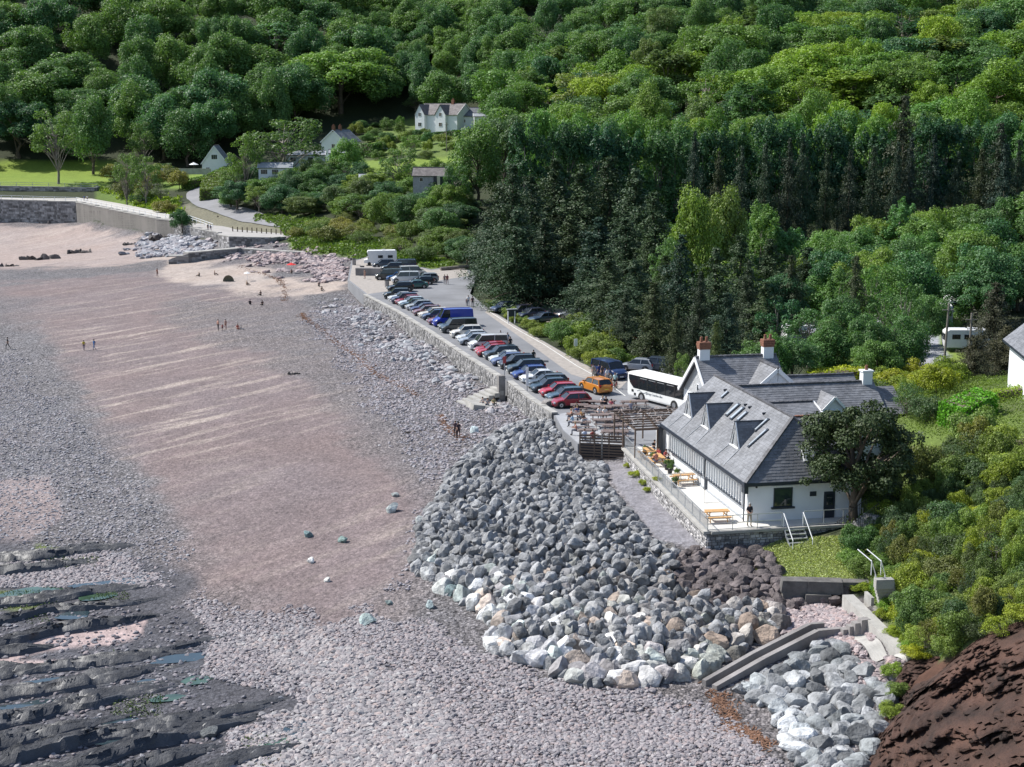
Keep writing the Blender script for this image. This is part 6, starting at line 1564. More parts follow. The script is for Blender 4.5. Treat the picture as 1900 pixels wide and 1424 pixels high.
strand([(1325, 1335), (1370, 1335), (1400, 1345)], 200, .3, 'short strand of reddish twigs across the lower beach', 5)
def branch(px, py, L, ang, label, seed, m=None):
    h = HIT(px, py, 60, 300); root = empty('driftwood', (h.x, h.y, h.z + .08), ang, label, 'driftwood'); rg_ = random.Random(seed)
    mb = MB(); p = Vector((0, 0, 0)); a = 0
    for i in range(6):
        a += rg_.uniform(-.35, .35); q = p + Vector((math.cos(a), math.sin(a), rg_.uniform(-.02, .06))) * L / 6; mb.tube(p, q, .09 - .012 * i, .078 - .012 * i, n=6)
        if i in (1, 3, 4): mb.tube(q, q + Vector((math.cos(a + .9), math.sin(a + .9), .25)) * L / 7, .04, .015, n=5)
        p = q
    mb.build('stem', m or M['bark'], root)
branch(752, 805, 2.6, .55, 'dark forked driftwood branch lying on the grey shingle', 1)
branch(785, 962, 1.3, .2, 'reddish driftwood beside a flat rock at the heap edge', 2, M['wood_red'])
branch(672, 640, 3.2, .1, 'long low piece of driftwood on the shingle near the sea wall', 3)
branch(958, 975 - 200, 1.5, .3, 'pale stick near the foot of the steps', 4)
# ================================================================== CONCRETE WORKS AT THE CLIFF FOOT
def cwall(name, pts, tops, bots, th, label, side=-1, m=None):
    return wall_thing(name, pts, bots, tops, th, m or M['concrete_dark'], label, 'wall', None, side)
cwall('retaining_wall', [W(1563, 1104, 3.0), W(1607, 1148, 3.0), W(1700, 1242, 2.9)], [3.0, 3.0, 2.9], [.8, .8, .8], .75, 'long concrete retaining wall with a pale flat top at the foot of the headland', m=M['concrete'])
cwall('slipway_wall', [W(1310, 1262, 1.3), W(1400, 1212, 1.75), W(1505, 1160, 2.3), W(1530, 1158, 2.3)], [1.25, 1.75, 2.35, 2.35], [.2, .4, .8, .8], .3, 'long low slipway wall sloping down across the rocks, back one', m=M['concrete_dark'])
cwall('slipway_wall', [W(1330, 1272, 1.2), W(1420, 1222, 1.6), W(1520, 1172, 2.2), W(1562, 1168, 2.2)], [1.15, 1.6, 2.25, 2.25], [.2, .4, .8, .8], .35, 'long low slipway wall sloping down across the rocks, front one', m=M['concrete_dark'])
root = empty('stepped_wall', (0, 0, 0), 0, 'stepped dark concrete wall joining the slipway to the retaining wall', 'wall')
for k, (px, z) in enumerate(((1562, 2.3), (1574, 2.55), (1584, 2.8), (1596, 3.02))):
    p = W(px, 1166 - k * 6, z); mb = MB(); mb.box((p.x + .25, p.y, z / 2 + .3), (.62, .5, z - .6), .3); mb.build('step', M['concrete_dark'], root)
ap = [W(1570, 1180, 1.85), W(1603, 1162, 1.9), W(1690, 1240, 1.95), W(1670, 1235, 1.7), W(1650, 1236, 1.55), W(1610, 1212, 1.7)]
_q = [W(1570, 1178, 1.85), W(1603, 1180, 1.85), W(1690, 1272, 1.9), W(1622, 1238, 1.6)]; V_ = []
for i in range(17):
    for j in range(17):
        p = _q[0].lerp(_q[1], j / 16).lerp(_q[3].lerp(_q[2], j / 16), i / 16); V_.append((p.x, p.y, float(gz(np.array(p.x), np.array(p.y))) + .09))
mb = MB(); mb.add(V_, [(i * 17 + j, (i + 1) * 17 + j, (i + 1) * 17 + j + 1, i * 17 + j + 1) for i in range(16) for j in range(16)]); o = mb.build('concrete_apron', M['concrete'])
tag(o, 'pale concrete apron at the foot of the retaining wall', None, None, 'structure')
root = empty('cliff_steps', (0, 0, 0), 0, 'concrete steps with two white handrails climbing the foot of the headland', 'steps')
q0 = W(1648, 1118, 3.2); q1 = W(1618, 1062, 5.0)
for k in range(8):
    t = k / 7; p = W(1640 - 10 * t, 1116 - 42 * t, 3.2 + .28 * k); mb = MB(); mb.box((p.x + .35, p.y, p.z - .3), (1.15, .5, .6), .1); mb.build('step', M['concrete'], root)
for dx in (-.35, .25):
    mb = MB(); a = W(1640, 1116, 3.2) + Vector((dx, 0, 0)); b = W(1628, 1072, 5.2) + Vector((dx, .2, .1)); c_ = b + Vector((-.7, .9, .6))
    mb.tube(a + Vector((0, 0, .95)), b + Vector((0, 0, .9)), .035, n=6); mb.tube(b + Vector((0, 0, .9)), c_ + Vector((0, 0, .8)), .035, n=6)
    for t in (0, .5, 1): p = a.lerp(b, t); mb.tube(p, p + Vector((0, 0, .93)), .03, n=5)
    mb.build('handrail', M['white_paint'], root)
mb = MB(); p = W(1612, 1080, 4.2); mb.box((p.x, p.y - .3, 3.0), (.2, 1.3, .9), .1); mb.build('side_wall', M['concrete'], root)
root = empty('stone_steps', (0, 0, 0), 0, 'narrow stone steps with thin iron railings climbing under the dark evergreen tree', 'steps')
a = W(1556, 1003, 3.1); b = W(1618, 955, 5.4)
for k in range(11):
    t = k / 10; p = a.lerp(b, t); mb = MB(); mb.box((p.x, p.y, p.z - .5), (.5, 1.2, 1.0), .6); mb.build('step', M['stone_grey'], root)
for off in (-.6, .6):
    mb = MB(); o_ = Vector((off * .5, -off, 0)); mb.tube(a + o_ + Vector((0, 0, 1)), b + o_ + Vector((0, 0, 1)), .025, n=5)
    for k in range(16): p = a.lerp(b, k / 15) + o_; mb.tube(p, p + Vector((0, 0, 1)), .015, n=4)
    mb.build('railing', M['dark_metal'], root)
p = W(1645, 930, 5.8)
rail_fence('garden_gate', [Vector((p.x, p.y, 5.2)), Vector((p.x + 1.1, p.y, 5.2))], 1.1, 'small iron gate in the scrub right of the dark evergreen tree', M['dark_metal'], M['dark_metal'], 1.0, (1, .1), .12, cat='gate')
# ================================================================== CLIFF
def cliff():
    top = [WY(1668, 1262, 80.5), WY(1690, 1250, 79.5), WY(1760, 1212, 77.5), WY(1830, 1180, 76), WY(1900, 1145, 75), WY(1990, 1105, 74), WY(2120, 1060, 73), WY(2400, 960, 72)]
    top = smooth_pts([Vector((p.x, p.y, max(float(gz(np.array(p.x), np.array(p.y))), p.z) - .15)) for p in top], 14)
    foot = [W(1672, 1296, 1.6), W(1648, 1335, 1.3), W(1600, 1405, 1.0), W(1583, 1450, .9), W(1600, 1560, .8), W(1640, 1750, .7), W(1700, 1950, .6), W(1800, 2200, .6)]
    foot = smooth_pts(foot, 14); n = len(top); m = 110; V = []
    for i in range(n):
        a, b = top[i], foot[i]
        for j in range(m):
            t = j / (m - 1); p = a.lerp(b, t); bul = math.sin(t * math.pi) * .7
            p = p + Vector((-.5, -.9, .35)) * bul
            st = p.z * 1.0 + p.x * .62 - p.y * .25          # tilted strata
            led = (st * 1.15) - math.floor(st * 1.15)
            q = Vector((p.x * .35, p.y * .35, p.z * .35))
            qs = Vector((p.x * .38 + p.z * .2, p.y * .42, st * .5)) + q * 2.0 * mnoise.noise(q * 1.3)
            d = (mnoise.cell(qs) - .5) * .55 + (mnoise.cell(qs * 2.3 + Vector((5, 1, 2))) - .5) * .2 + mnoise.noise(q) * 2.4 + mnoise.noise(q * 2.7) * 1.0 + (led ** 2) * .3 - .3
            p = p + Vector((-.45, -.85, .1)) * d * min(1, t * 5) 
            V.append(tuple(p))
    I = np.arange(n * m).reshape(n, m)
    F = np.stack([I[:-1, :-1].ravel(), I[:-1, 1:].ravel(), I[1:, 1:].ravel(), I[1:, :-1].ravel()], 1)
    m_ = mat('cliff_rock', (.060, .030, .021), .9, .7, .3, bump=.22, bscale=3, stretch=(1, 1, 2.4))  # base colour darkened to carry the shade lying on the face
    o = link('cliff', np_mesh('cliff', V, F, m_, smooth=False)); tag(o, kind='structure')
cliff()
# grass and weeds of the patch in front of the terrace
def tufts(name, poly, n, size, tint, label, seed, y0=60, m=None, zup=.12, box=None):
    rg_ = np.random.default_rng(seed); pts = [HIT(a, b, y0, 600) for a, b in poly]; xs = [p.x for p in pts]; ys = [p.y for p in pts]
    X = rg_.uniform(min(xs), max(xs), n * 4); Y = rg_.uniform(min(ys), max(ys), n * 4); Z = gz(X, Y); px, py = PJ(X, Y, Z)
    ok = sdf(px, py, poly) + (fbm(X / 1.5, Y / 1.5, seed) - .5) * 30 > 0
    P = np.stack([X[ok][:n], Y[ok][:n], Z[ok][:n] + zup * rg_.random(ok.sum())[:n]], 1)
    P[:, 2] += (fbm(P[:, 0] * .8, P[:, 1] * .8, seed + 1) - .3) * size
    Nn = unit(rg_.normal(size=P.shape) * np.array([1, 1, .5]) + np.array([0, 0, .5]))
    V, F = leaf_cards(P, Nn, size, rg_, aspect=.55)
    o = link(name, np_mesh(name, V, F, m or M['leaf_scrub']), color=tint); tag(o, label, kind='stuff'); return o
tufts('grass', [(1395, 1045), (1430, 1010), (1490, 1000), (1560, 1000), (1600, 1050), (1598, 1085), (1450, 1082), (1405, 1070)], 30000, .13, (2.5, 2.15, 2.6), 'yellowing long grass on the patch below the terrace steps', 31)
tufts('grass', [(905, 562), (960, 592), (1075, 655), (1180, 676), (1180, 640), (1000, 590)], 16000, .4, (1.1, 1.25, .7), 'rough grass on the verge right of the beach road', 32, 150)
tufts('ground_cover', HEAD[:-1] + [(1600, 900)], 110000, .14, (.9, 1.05, .65), 'low leafy ground cover on the headland slope', 33, 60, zup=.45)
tufts('grass', [(470, 402), (600, 408), (680, 440), (800, 478), (850, 495), (790, 498), (640, 476), (545, 460), (520, 425)], 16000, .7, (.85, 1.0, .6), 'rough bright grass on the bank behind the beach', 34, 200, zup=.5)
tufts('grass', [(185, 352), (330, 372), (335, 408), (290, 400)], 5000, .8, (1.3, 1.5, .8), 'rough grass beside the promenade', 35, 300, zup=.5)
for i, (pl, n) in enumerate((([(60, 1030), (190, 1030), (180, 1055), (80, 1055)], 900), ([(-20, 1100), (110, 1098), (100, 1130), (-20, 1135)], 900), ([(180, 1098), (240, 1095), (240, 1115), (180, 1118)], 300), ([(210, 1212), (255, 1208), (255, 1226), (210, 1228)], 250), ([(200, 1300), (300, 1290), (300, 1330), (210, 1335)], 700), ([(450, 1370), (530, 1365), (540, 1424), (460, 1424)], 900), ([(90, 1110), (110, 1140), (60, 1160), (40, 1140)], 250))):
    o = tufts('green_algae', pl, n, .12, (1, 1, 1), 'bright green algae on the wet ledges', 60 + i, 60, M['algae'], .12)
# ================================================================== VEHICLES (front = +x)
def loft(mb, rings, m=0, cap=True):
    n = len(rings[0]); b = len(mb.v)
    vs_ = [p for r in rings for p in r]; fs = []
    for i in range(len(rings) - 1):
        for j in range(n):
            k = (j + 1) % n
            fs.append((i * n + j, i * n + k, (i + 1) * n + k, (i + 1) * n + j))
    if cap: fs += [tuple(range(n - 1, -1, -1)), tuple(range((len(rings) - 1) * n, len(rings) * n))]
    mb.add(vs_, fs, m)
def car_proto(kind):
    S = dict(hatch=dict(L=4.1, W=1.76, H=1.48, hood=.86, belt=.98, ws=(.95, .28), rr=(-1.55, -1.92), nose=.55, tail=.95, rh=1.46),
             suv=dict(L=4.45, W=1.86, H=1.68, hood=1.02, belt=1.12, ws=(1.05, .42), rr=(-1.75, -2.08), nose=.68, tail=1.1, rh=1.64),
             estate=dict(L=4.6, W=1.8, H=1.47, hood=.84, belt=.96, ws=(1.1, .35), rr=(-1.75, -2.15), nose=.56, tail=.98, rh=1.43),
             saloon=dict(L=4.55, W=1.8, H=1.43, hood=.84, belt=.95, ws=(1.05, .3), rr=(-1.05, -1.7), nose=.56, tail=.98, rh=1.40),
             van=dict(L=5.0, W=1.95, H=1.97, hood=1.12, belt=1.2, ws=(1.6, 1.0), rr=(-2.32, -2.44), nose=.75, tail=1.25, rh=1.94),
             bigvan=dict(L=5.7, W=2.05, H=2.5, hood=1.2, belt=1.35, ws=(1.95, 1.35), rr=(-2.7, -2.82), nose=.8, tail=1.4, rh=2.46))[kind]
    L, Wd, Hh = S['L'], S['W'], S['H']; h = L / 2; w = Wd / 2
    root = empty('parked_car', (0, 0, -50))
    st = [(h, .80, .32, S['nose'] - .08), (h - .10, .92, .22, S['nose'] + .05), (h - .45, .98, .2, (S['nose'] + S['hood']) / 2 + .09), (S['ws'][0] + .05, 1.0, .2, S['hood'] + .03), (S['ws'][0] - .3, 1.0, .2, S['belt']),
          (0, 1.0, .2, S['belt']), (-h * .55, 1.0, .2, S['belt'] + .02), (-h + .42, .99, .2, S['tail'] + .02), (-h + .12, .95, .26, S['tail'] - .02), (-h, .86, .38, S['tail'] - .14)]
    rings = []
    for x, k, zb, zt in st:
        ww = w * k; r = .17
        rings.append([(x, -ww * .90, zb), (x, -ww, zb + .14), (x, -ww, (zb + zt) * .55), (x, -ww * .975, zt - .08), (x, -ww * .87, zt), (x, 0, zt + .045), (x, ww * .87, zt), (x, ww * .975, zt - .08), (x, ww, (zb + zt) * .55), (x, ww, zb + .14), (x, ww * .90, zb)])
    rings = [[p for p in r][::-1] for r in rings]
    mb = MB(); loft(mb, rings)
    # roof and pillars
    a0, a1 = S['ws']; b1, b0 = S['rr']; zb_, zr = S['belt'] - .02, S['rh']
    def gp(x, z, k): return [(x, -w * k, z), (x, w * k, z)]
    kt, kb = (.76, .93) if Hh < 1.9 else (.88, .97)
    xm = (a1 + b1) / 2
    P_ = {}
    roofv = [(a1, -w * kt, zr - .04), (a1, w * kt, zr - .04), (xm, w * kt, zr), (xm, -w * kt, zr), (b1, w * kt, zr - .05), (b1, -w * kt, zr - .05),
             (a1 - .05, 0, zr + .01), (xm, 0, zr + .045), (b1, 0, zr)]
    mb.add(roofv, [(0, 6, 7, 3), (6, 1, 2, 7), (3, 7, 8, 5), (7, 2, 4, 8)])
    for s in (-1, 1):
        for (x0, z0, x1, z1, t) in ((a0 + .02, S['hood'], a1, zr - .03, .06), (xm + .02, zb_, xm - .02, zr, .07), (b0 + .04, zb_, b1, zr - .05, .13)):
            mb.beam((x0, s * w * kb, z0), (x1, s * w * kt, z1), t, t)
        mb.beam((a1, s * w * kt, zr - .03), (xm, s * w * kt, zr - .01), .06, .06); mb.beam((xm, s * w * kt, zr - .01), (b1, s * w * kt, zr - .05), .06, .06)
    body = mb.build('body', M['paint'], root, smooth=False)
    me = body.data
    # glazing
    g = MB(); g.add([(a0, -w * kb * .93, S['hood'] + .02), (a0, w * kb * .93, S['hood'] + .02), (a1 + .01, w * kt * .97, zr - .05), (a1 + .01, -w * kt * .97, zr - .05)], [(0, 1, 2, 3)]); g.build('windscreen', M['car_glass'], root)
    g = MB(); g.add([(b0 - .01, -w * kb * .9, zb_ + .03), (b0 - .01, w * kb * .9, zb_ + .03), (b1 - .02, w * kt * .95, zr - .07), (b1 - .02, -w * kt * .95, zr - .07)], [(3, 2, 1, 0)]); g.build('rear_window', M['car_glass'], root)
    pan = kind in ('van', 'bigvan')
    for s in (-1, 1):
        for (x0, x1, t0, t1, gl) in ((a0 - .02, xm if not pan else a1 - .85, a1 + .0, xm if not pan else a1 - .85, True), (xm if not pan else a1 - .85, b0 + .1, xm if not pan else a1 - .85, b1 + .02, not (kind == 'bigvan'))):
            g = MB(); v = [(x0, s * w * kb, zb_), (x1, s * w * kb, zb_), (t1, s * w * kt, zr - .06), (t0, s * w * kt, zr - .06)]
            g.add(v, [(0, 1, 2, 3) if s < 0 else (3, 2, 1, 0)])
            if gl: g.build('side_window', M['car_glass'], root)
            else: g.build('side_panel', M['paint'], root)
    wr_ = .33 if Hh < 1.6 else .37
    for x in (h - .82, -h + .85):
        for s in (-1, 1):
            t = MB(); t.tube((x, s * (w - .17), wr_), (x, s * (w + .015), wr_), wr_, n=18)
            wh = t.build('wheel', M['tyre'], root); r_ = MB(); r_.tube((x, s * (w + .0), wr_), (x, s * (w + .03), wr_), wr_ * .64, wr_ * .58, n=12); r_.build('rim', M['rim'], wh)
            hb = MB(); hb.tube((x, s * (w + .02), wr_), (x, s * (w + .04), wr_), wr_ * .2, n=8); hb.build('hub', M['tyre'], wh)
            a = MB(); n = 12; vs_ = []
            for i in range(n + 1):
                an = math.pi * i / n
                for rr in (wr_ + .02, wr_ + .10): vs_.append((x + math.cos(an) * rr, s * (w + .006), wr_ + math.sin(an) * rr))
            a.add(vs_, [(2 * i, 2 * i + 1, 2 * i + 3, 2 * i + 2) for i in range(n)]); a.build('wheel_arch', M['black_plastic'], root)
    for s in (-1, 1):
        a = MB(); a.box((h - .16, s * w * .70, S['nose'] + .03), (.2, .36, .15), -s * .35); a.build('headlight', M['lamp_clear'], root)
        a = MB(); a.box((-h + .07, s * w * .78, S['tail'] - .12), (.14, .22, .28)); a.build('tail_light', M['lamp_red'], root)
        a = MB(); a.box((a0 - .12, s * (w + .08), S['belt'] + .06), (.14, .18, .12)); a.build('wing_mirror', M['paint'] if Hh < 1.9 else M['black_plastic'], root)
    a = MB(); a.box((h - .015, 0, .42), (.04, .50, .12)); a.build('number_plate', M['plate_w'], root)
    a = MB(); a.box((-h + .0, 0, .62), (.04, .50, .12)); a.build('number_plate', M['plate_y'], root)
    a = MB(); a.box((h - .03, 0, S['nose'] - .1), (.08, w * 1.0, .14)); a.build('grille', M['black_plastic'], root)
    a = MB(); a.box((0, 0, .24), (L * .86, Wd * .97, .12)); a.build('sill_trim', M['black_plastic'], root)
    remember(root)
    return root
PROT = {}
used_p = set()
def vehicle(kind, x, y, rz, colr, label, group=None, name='parked_car', cat='car', z=4.012, extra=None):
    if kind not in PROT: PROT[kind] = car_proto(kind)
    if kind not in used_p: r = PROT[kind]; used_p.add(kind); PROT[kind] = r
    else: r = copy_tree(PROT[kind]); 
    r.name = name; r.location = (x, y, z); r.rotation_euler = (0, 0, rz)
    for k in ('label', 'category', 'group'):
        if k in r: del r[k]
    tag(r, label, cat, group)
    for ch in bpy.data.objects[r.name].children if False else KIDS.get(r.name, []): pass
    todo.append((r, colr)); return r
todo = []
# cars nose-on to the wall, front wheels towards the sea. (px of nose at ground, py, kind, colour, label)
ROW = [ # nose px, py (front bumper foot)
 (1023, 753, 'hatch', (.28, .01, .025), 'dark red hatchback nearest the picnic yard in the sea wall row'),
 (1009, 746, 'hatch', (.05, .09, .12), 'dark blue hatchback between the two red cars at the near end of the row'),
 (997, 737, 'hatch', (.42, .015, .03), 'bright red hatchback, third from the picnic yard end'),
 (984, 728, 'hatch', (.025, .05, .07), 'black blue hatchback left of the bright red one'),
 (973, 721, 'estate', (.06, .07, .08), 'dark grey low car beside the tall parking post'),
 (961, 713, 'saloon', (.7, .72, .74), 'white car with an open boot lid behind the tall parking post'),
 (950, 706, 'hatch', (.02, .05, .22), 'blue car partly hidden behind the white one with the open boot'),
 (936, 699, 'suv', (.02, .035, .045), 'large black estate car behind the break in the sea wall'),
 (921, 690, 'suv', (.02, .022, .025), 'black car beside the red topped parking post'),
 (911, 681, 'hatch', (.10, .13, .25), 'steel blue hatchback behind the red topped parking post'),
 (904, 675, 'saloon', (.62, .66, .66), 'pale silver saloon between the steel blue and the dark cars'),
 (893, 666, 'suv', (.02, .035, .05), 'dark navy car next to the red pair'),
 (884, 656, 'hatch', (.38, .015, .025), 'red car with a long bonnet, right one of the red pair'),
 (877, 651, 'hatch', (.34, .02, .03), 'red car beside the white van, left one of the red pair'),
 (866, 641, 'van', (.62, .62, .63), 'small white panel van beside the red pair'),
 (851, 636, 'hatch', (.30, .33, .38), 'silver grey hatchback left of the white van'),
 (843, 629, 'hatch', (.55, .56, .57), 'pale silver hatchback with dark rear window'),
 (832, 621, 'suv', (.66, .62, .56), 'cream white car right of the dark camper van'),
 (817, 610, 'van', (.02, .035, .045), 'dark green grey camper van with black rear'),
 (810, 604, 'hatch', (.04, .07, .08), 'dark teal car squeezed between the camper van and the blue van'),
 (799, 597, 'bigvan', (.012, .035, .38), 'bright blue high roofed van in the middle of the row'),
 (793, 592, 'hatch', (.2, .06, .08), 'maroon car half hidden left of the bright blue van'),
 (779, 586, 'hatch', (.035, .06, .14), 'dark blue estate car left of the maroon one'),
 (773, 580, 'estate', (.60, .55, .48), 'cream coloured car with bronze side windows'),
 (766, 576, 'hatch', (.22, .10, .11), 'brownish red car in front of the cream one'),
 (757, 571, 'saloon', (.03, .03, .11), 'dark purple blue saloon in the far half of the row'),
 (749, 567, 'hatch', (.35, .36, .36), 'grey silver car left of the purple blue saloon'),
 (742, 562, 'saloon', (.05, .08, .09), 'dark teal saloon in the far half of the row'),
 (736, 558, 'hatch', (.5, .56, .6), 'pale blue grey hatchback in the far half of the row'),
 (730, 554, 'hatch', (.28, .03, .045), 'deep red saloon in the far half of the row'),
 (725, 549, 'suv', (.03, .035, .08), 'dark navy car left of the deep red one'),
 (717, 546, 'saloon', (.6, .62, .63), 'white bonneted car, second from the far end of the wall'),
 (708, 543, 'suv', (.02, .022, .025), 'black car at the far end of the sea wall'),
]
dirn = Vector((0.966, 0.26))     # from the sea wall inland
_sx = [a for a, b in SEA][::-1]; _sy = [b for a, b in SEA][::-1]
for i, (px, py, kind, colr, lab) in enumerate(ROW):
    py = float(np.interp(px - 13, _sx, _sy)) - 1.0
    p = W(px, py, 4.0); L = {'hatch': 4.1, 'suv': 4.45, 'estate': 4.6, 'saloon': 4.55, 'van': 5.0, 'bigvan': 5.7}[kind]
    c = Vector((p.x, p.y)) + dirn * (L / 2 + (.3 if i % 3 else .0))
    vehicle(kind, c.x, c.y, math.atan2(-dirn.y, -dirn.x) + [0, .03, -.04, .05, -.02][i % 5], colr, lab, 'cars parked nose to the sea wall', name='parked_van' if 'van' in kind else 'parked_car', cat='van' if 'van' in kind else 'car')
def car_at(px, py, kind, ang, colr, lab, group=None, name='parked_car', cat='car'):
    p = W(px, py, 4.0); z = max(solid(p.x, p.y), 4.0) + .012
    p = W(px, py, z)
    return vehicle(kind, p.x, p.y, R(ang), colr, lab, group, name, cat, z)
car_at(1105, 727, 'suv', 118, (.55, .21, .03), 'orange compact car with a black roof standing in front of the bus')
car_at(1131, 700, 'van', -60, (.012, .03, .10), 'dark blue pickup like van on the verge with cyclists beside it', None, 'parked_van', 'van')
car_at(1062, 591, 'saloon', 176, (.36, .38, .42), 'silver saloon in the clearing under the pines')
car_at(1008, 598, 'saloon', -150, (.05, .08, .13), 'dark blue estate parked behind the verge bushes, nearest the road')
car_at(985, 590, 'hatch', -150, (.03, .04, .07), 'dark car in the clearing, second from the road')
car_at(965, 584, 'hatch', -150, (.03, .03, .05), 'black car in the clearing under the pines, deepest in shade')
car_at(935, 578, 'hatch', -150, (.03, .05, .10), 'dark blue car at the edge of the pines beside the road')
car_at(1182, 688, 'hatch', 160, (.3, .33, .38), 'grey car under the trees behind the bus')
car_at(1212, 688, 'suv', 160, (.05, .07, .1), 'dark car with a roof rack under the trees behind the bus')
# far cluster at the end of the road
car_at(770, 535, 'saloon', 195, (.04, .13, .12), 'dark green car in the far cluster nearest the road')
car_at(783, 528, 'hatch', 195, (.02, .025, .03), 'black car with silver roof bars in the far cluster')
car_at(790, 524, 'suv', 195, (.30, .32, .33), 'grey car at the road side of the far cluster')
car_at(752, 524, 'van', 190, (.62, .64, .66), 'white camper van with side windows in the far cluster', None, 'camper_van', 'van')
car_at(766, 513, 'van', 10, (.58, .58, .56), 'pale cream van behind the white camper van', None, 'camper_van', 'van')
car_at(722, 519, 'van', 185, (.015, .02, .028), 'black van beside the concrete block at the far end', None, 'parked_van', 'van')
car_at(737, 520, 'hatch', 190, (.02, .12, .35), 'light blue small car in front of the white camper van')
car_at(712, 497, 'suv', 190, (.05, .07, .1), 'dark car in front of the motorhome, left one')
car_at(728, 503, 'suv', 190, (.03, .04, .05), 'dark car in front of the motorhome, right one')
car_at(748, 500, 'van', 190, (.012, .03, .09), 'navy van right of the dark cars by the motorhome', None, 'parked_van', 'van')
car_at(742, 541, 'suv', 195, (.02, .02, .024), 'black off road car at the far end of the row')
for r, c in todo:
    def rec(o):
        if o.type == 'MESH': o.color = (*c, 1)
        for ch in o.children: rec(ch)
    bpy.context.view_layer.update() if False else None
    rec(r)
# open boot lid on the white car
# ---- motorhome, caravans
def box_body(name, L, Wd, H, label, cat, loc, rz, caravan=False, colr=(.72, .73, .74), group=None):
    root = empty(name, loc, rz, label, cat, group); w = Wd / 2; h = L / 2
    mb = MB(); prof = [(h - (1.0 if not caravan else .15), .45), (h - (1.0 if not caravan else 0), 1.2), (h - (.6 if not caravan else .1), H - .35), (h - (.8 if not caravan else .5), H - .05), (-h + .3, H), (-h + .02, H - .25), (-h, .9), (-h + .1, .45)]
    V = [(x, -w, z) for x, z in prof] + [(x, w, z) for x, z in prof]; n = len(prof)
    mb.add(V, [tuple(range(n)), tuple(range(2 * n - 1, n - 1, -1))] + [(i, n + i, n + (i + 1) % n, (i + 1) % n) for i in range(n)])
    mb.build('body', M['paint_matt'], root, color=colr)
    if not caravan:
        mb = MB(); V = [(h - 1.3, .5), (h, .5), (h, 1.05), (h - .75, 1.25), (h - 1.25, 2.0), (h - 1.5, 2.0)]; n = len(V)
        mb.add([(x, -w * .93, z) for x, z in V] + [(x, w * .93, z) for x, z in V], [tuple(range(n)), tuple(range(2 * n - 1, n - 1, -1))] + [(i, n + i, n + (i + 1) % n, (i + 1) % n) for i in range(n)]); mb.build('cab', M['paint_matt'], root, color=colr)
        mb = MB(); mb.add([(h - .70, -w * .8, 1.3), (h - .70, w * .8, 1.3), (h - 1.15, w * .8, 1.93), (h - 1.15, -w * .8, 1.93)], [(0, 1, 2, 3)]); mb.build('windscreen', M['car_glass'], root)
        for s in (-1, 1): mb = MB(); mb.box((h - .15, s * w * .7, .85), (.32, .3, .18)); mb.build('headlight', M['lamp_clear'], root)
    else:
        mb = MB(); mb.box((h + .02, 0, 1.7), (.06, Wd * .8, .75)); mb.build('window', M['car_glass'], root)
    for s in (-1, 1):
        for x in ((0, -h * .6) if not caravan else (h * .5, -.1, -h * .6)):
            mb = MB(); mb.box((x, s * (w + .01), 1.75), (.95, .04, .55)); mb.build('window', M['car_glass'], root)
        for x in ((h - 1.0, -h + 1.4) if not caravan else (-.2,)):
            mb = MB(); mb.tube((x, s * (w - .2), .35), (x, s * (w + .03), .35), .35, n=14); mb.build('wheel', M['tyre'], root)
    mb = MB(); mb.box((-h * .2, 0, H + .08), (.6, .5, .14)); mb.build('roof_vent', M['white_paint'], root)
    return root
p = W(706, 492, 4.02); box_body('motorhome', 6.4, 2.25, 2.95, 'white coach built motorhome at the far end of the car park', 'motorhome', p, R(186))
for px, py, D, a, lab in ((1748, 600, None, -100, 'white touring caravan seen end on beside the campsite road'), (1768, 585, None, -100, 'second white caravan behind the end on one'), (1790, 650, None, 175, 'white caravan half hidden by the slim tree near the pole'), (1440, 600, None, 170, 'pale caravan glimpsed through the dark conifers'), (1490, 640, None, 10, 'white motor caravan behind the conifers left of the blue hut')):
    h = HIT(px, py, 120, 300); box_body('caravan', 5.2, 2.2, 2.6, lab, 'caravan', h, R(a), True)
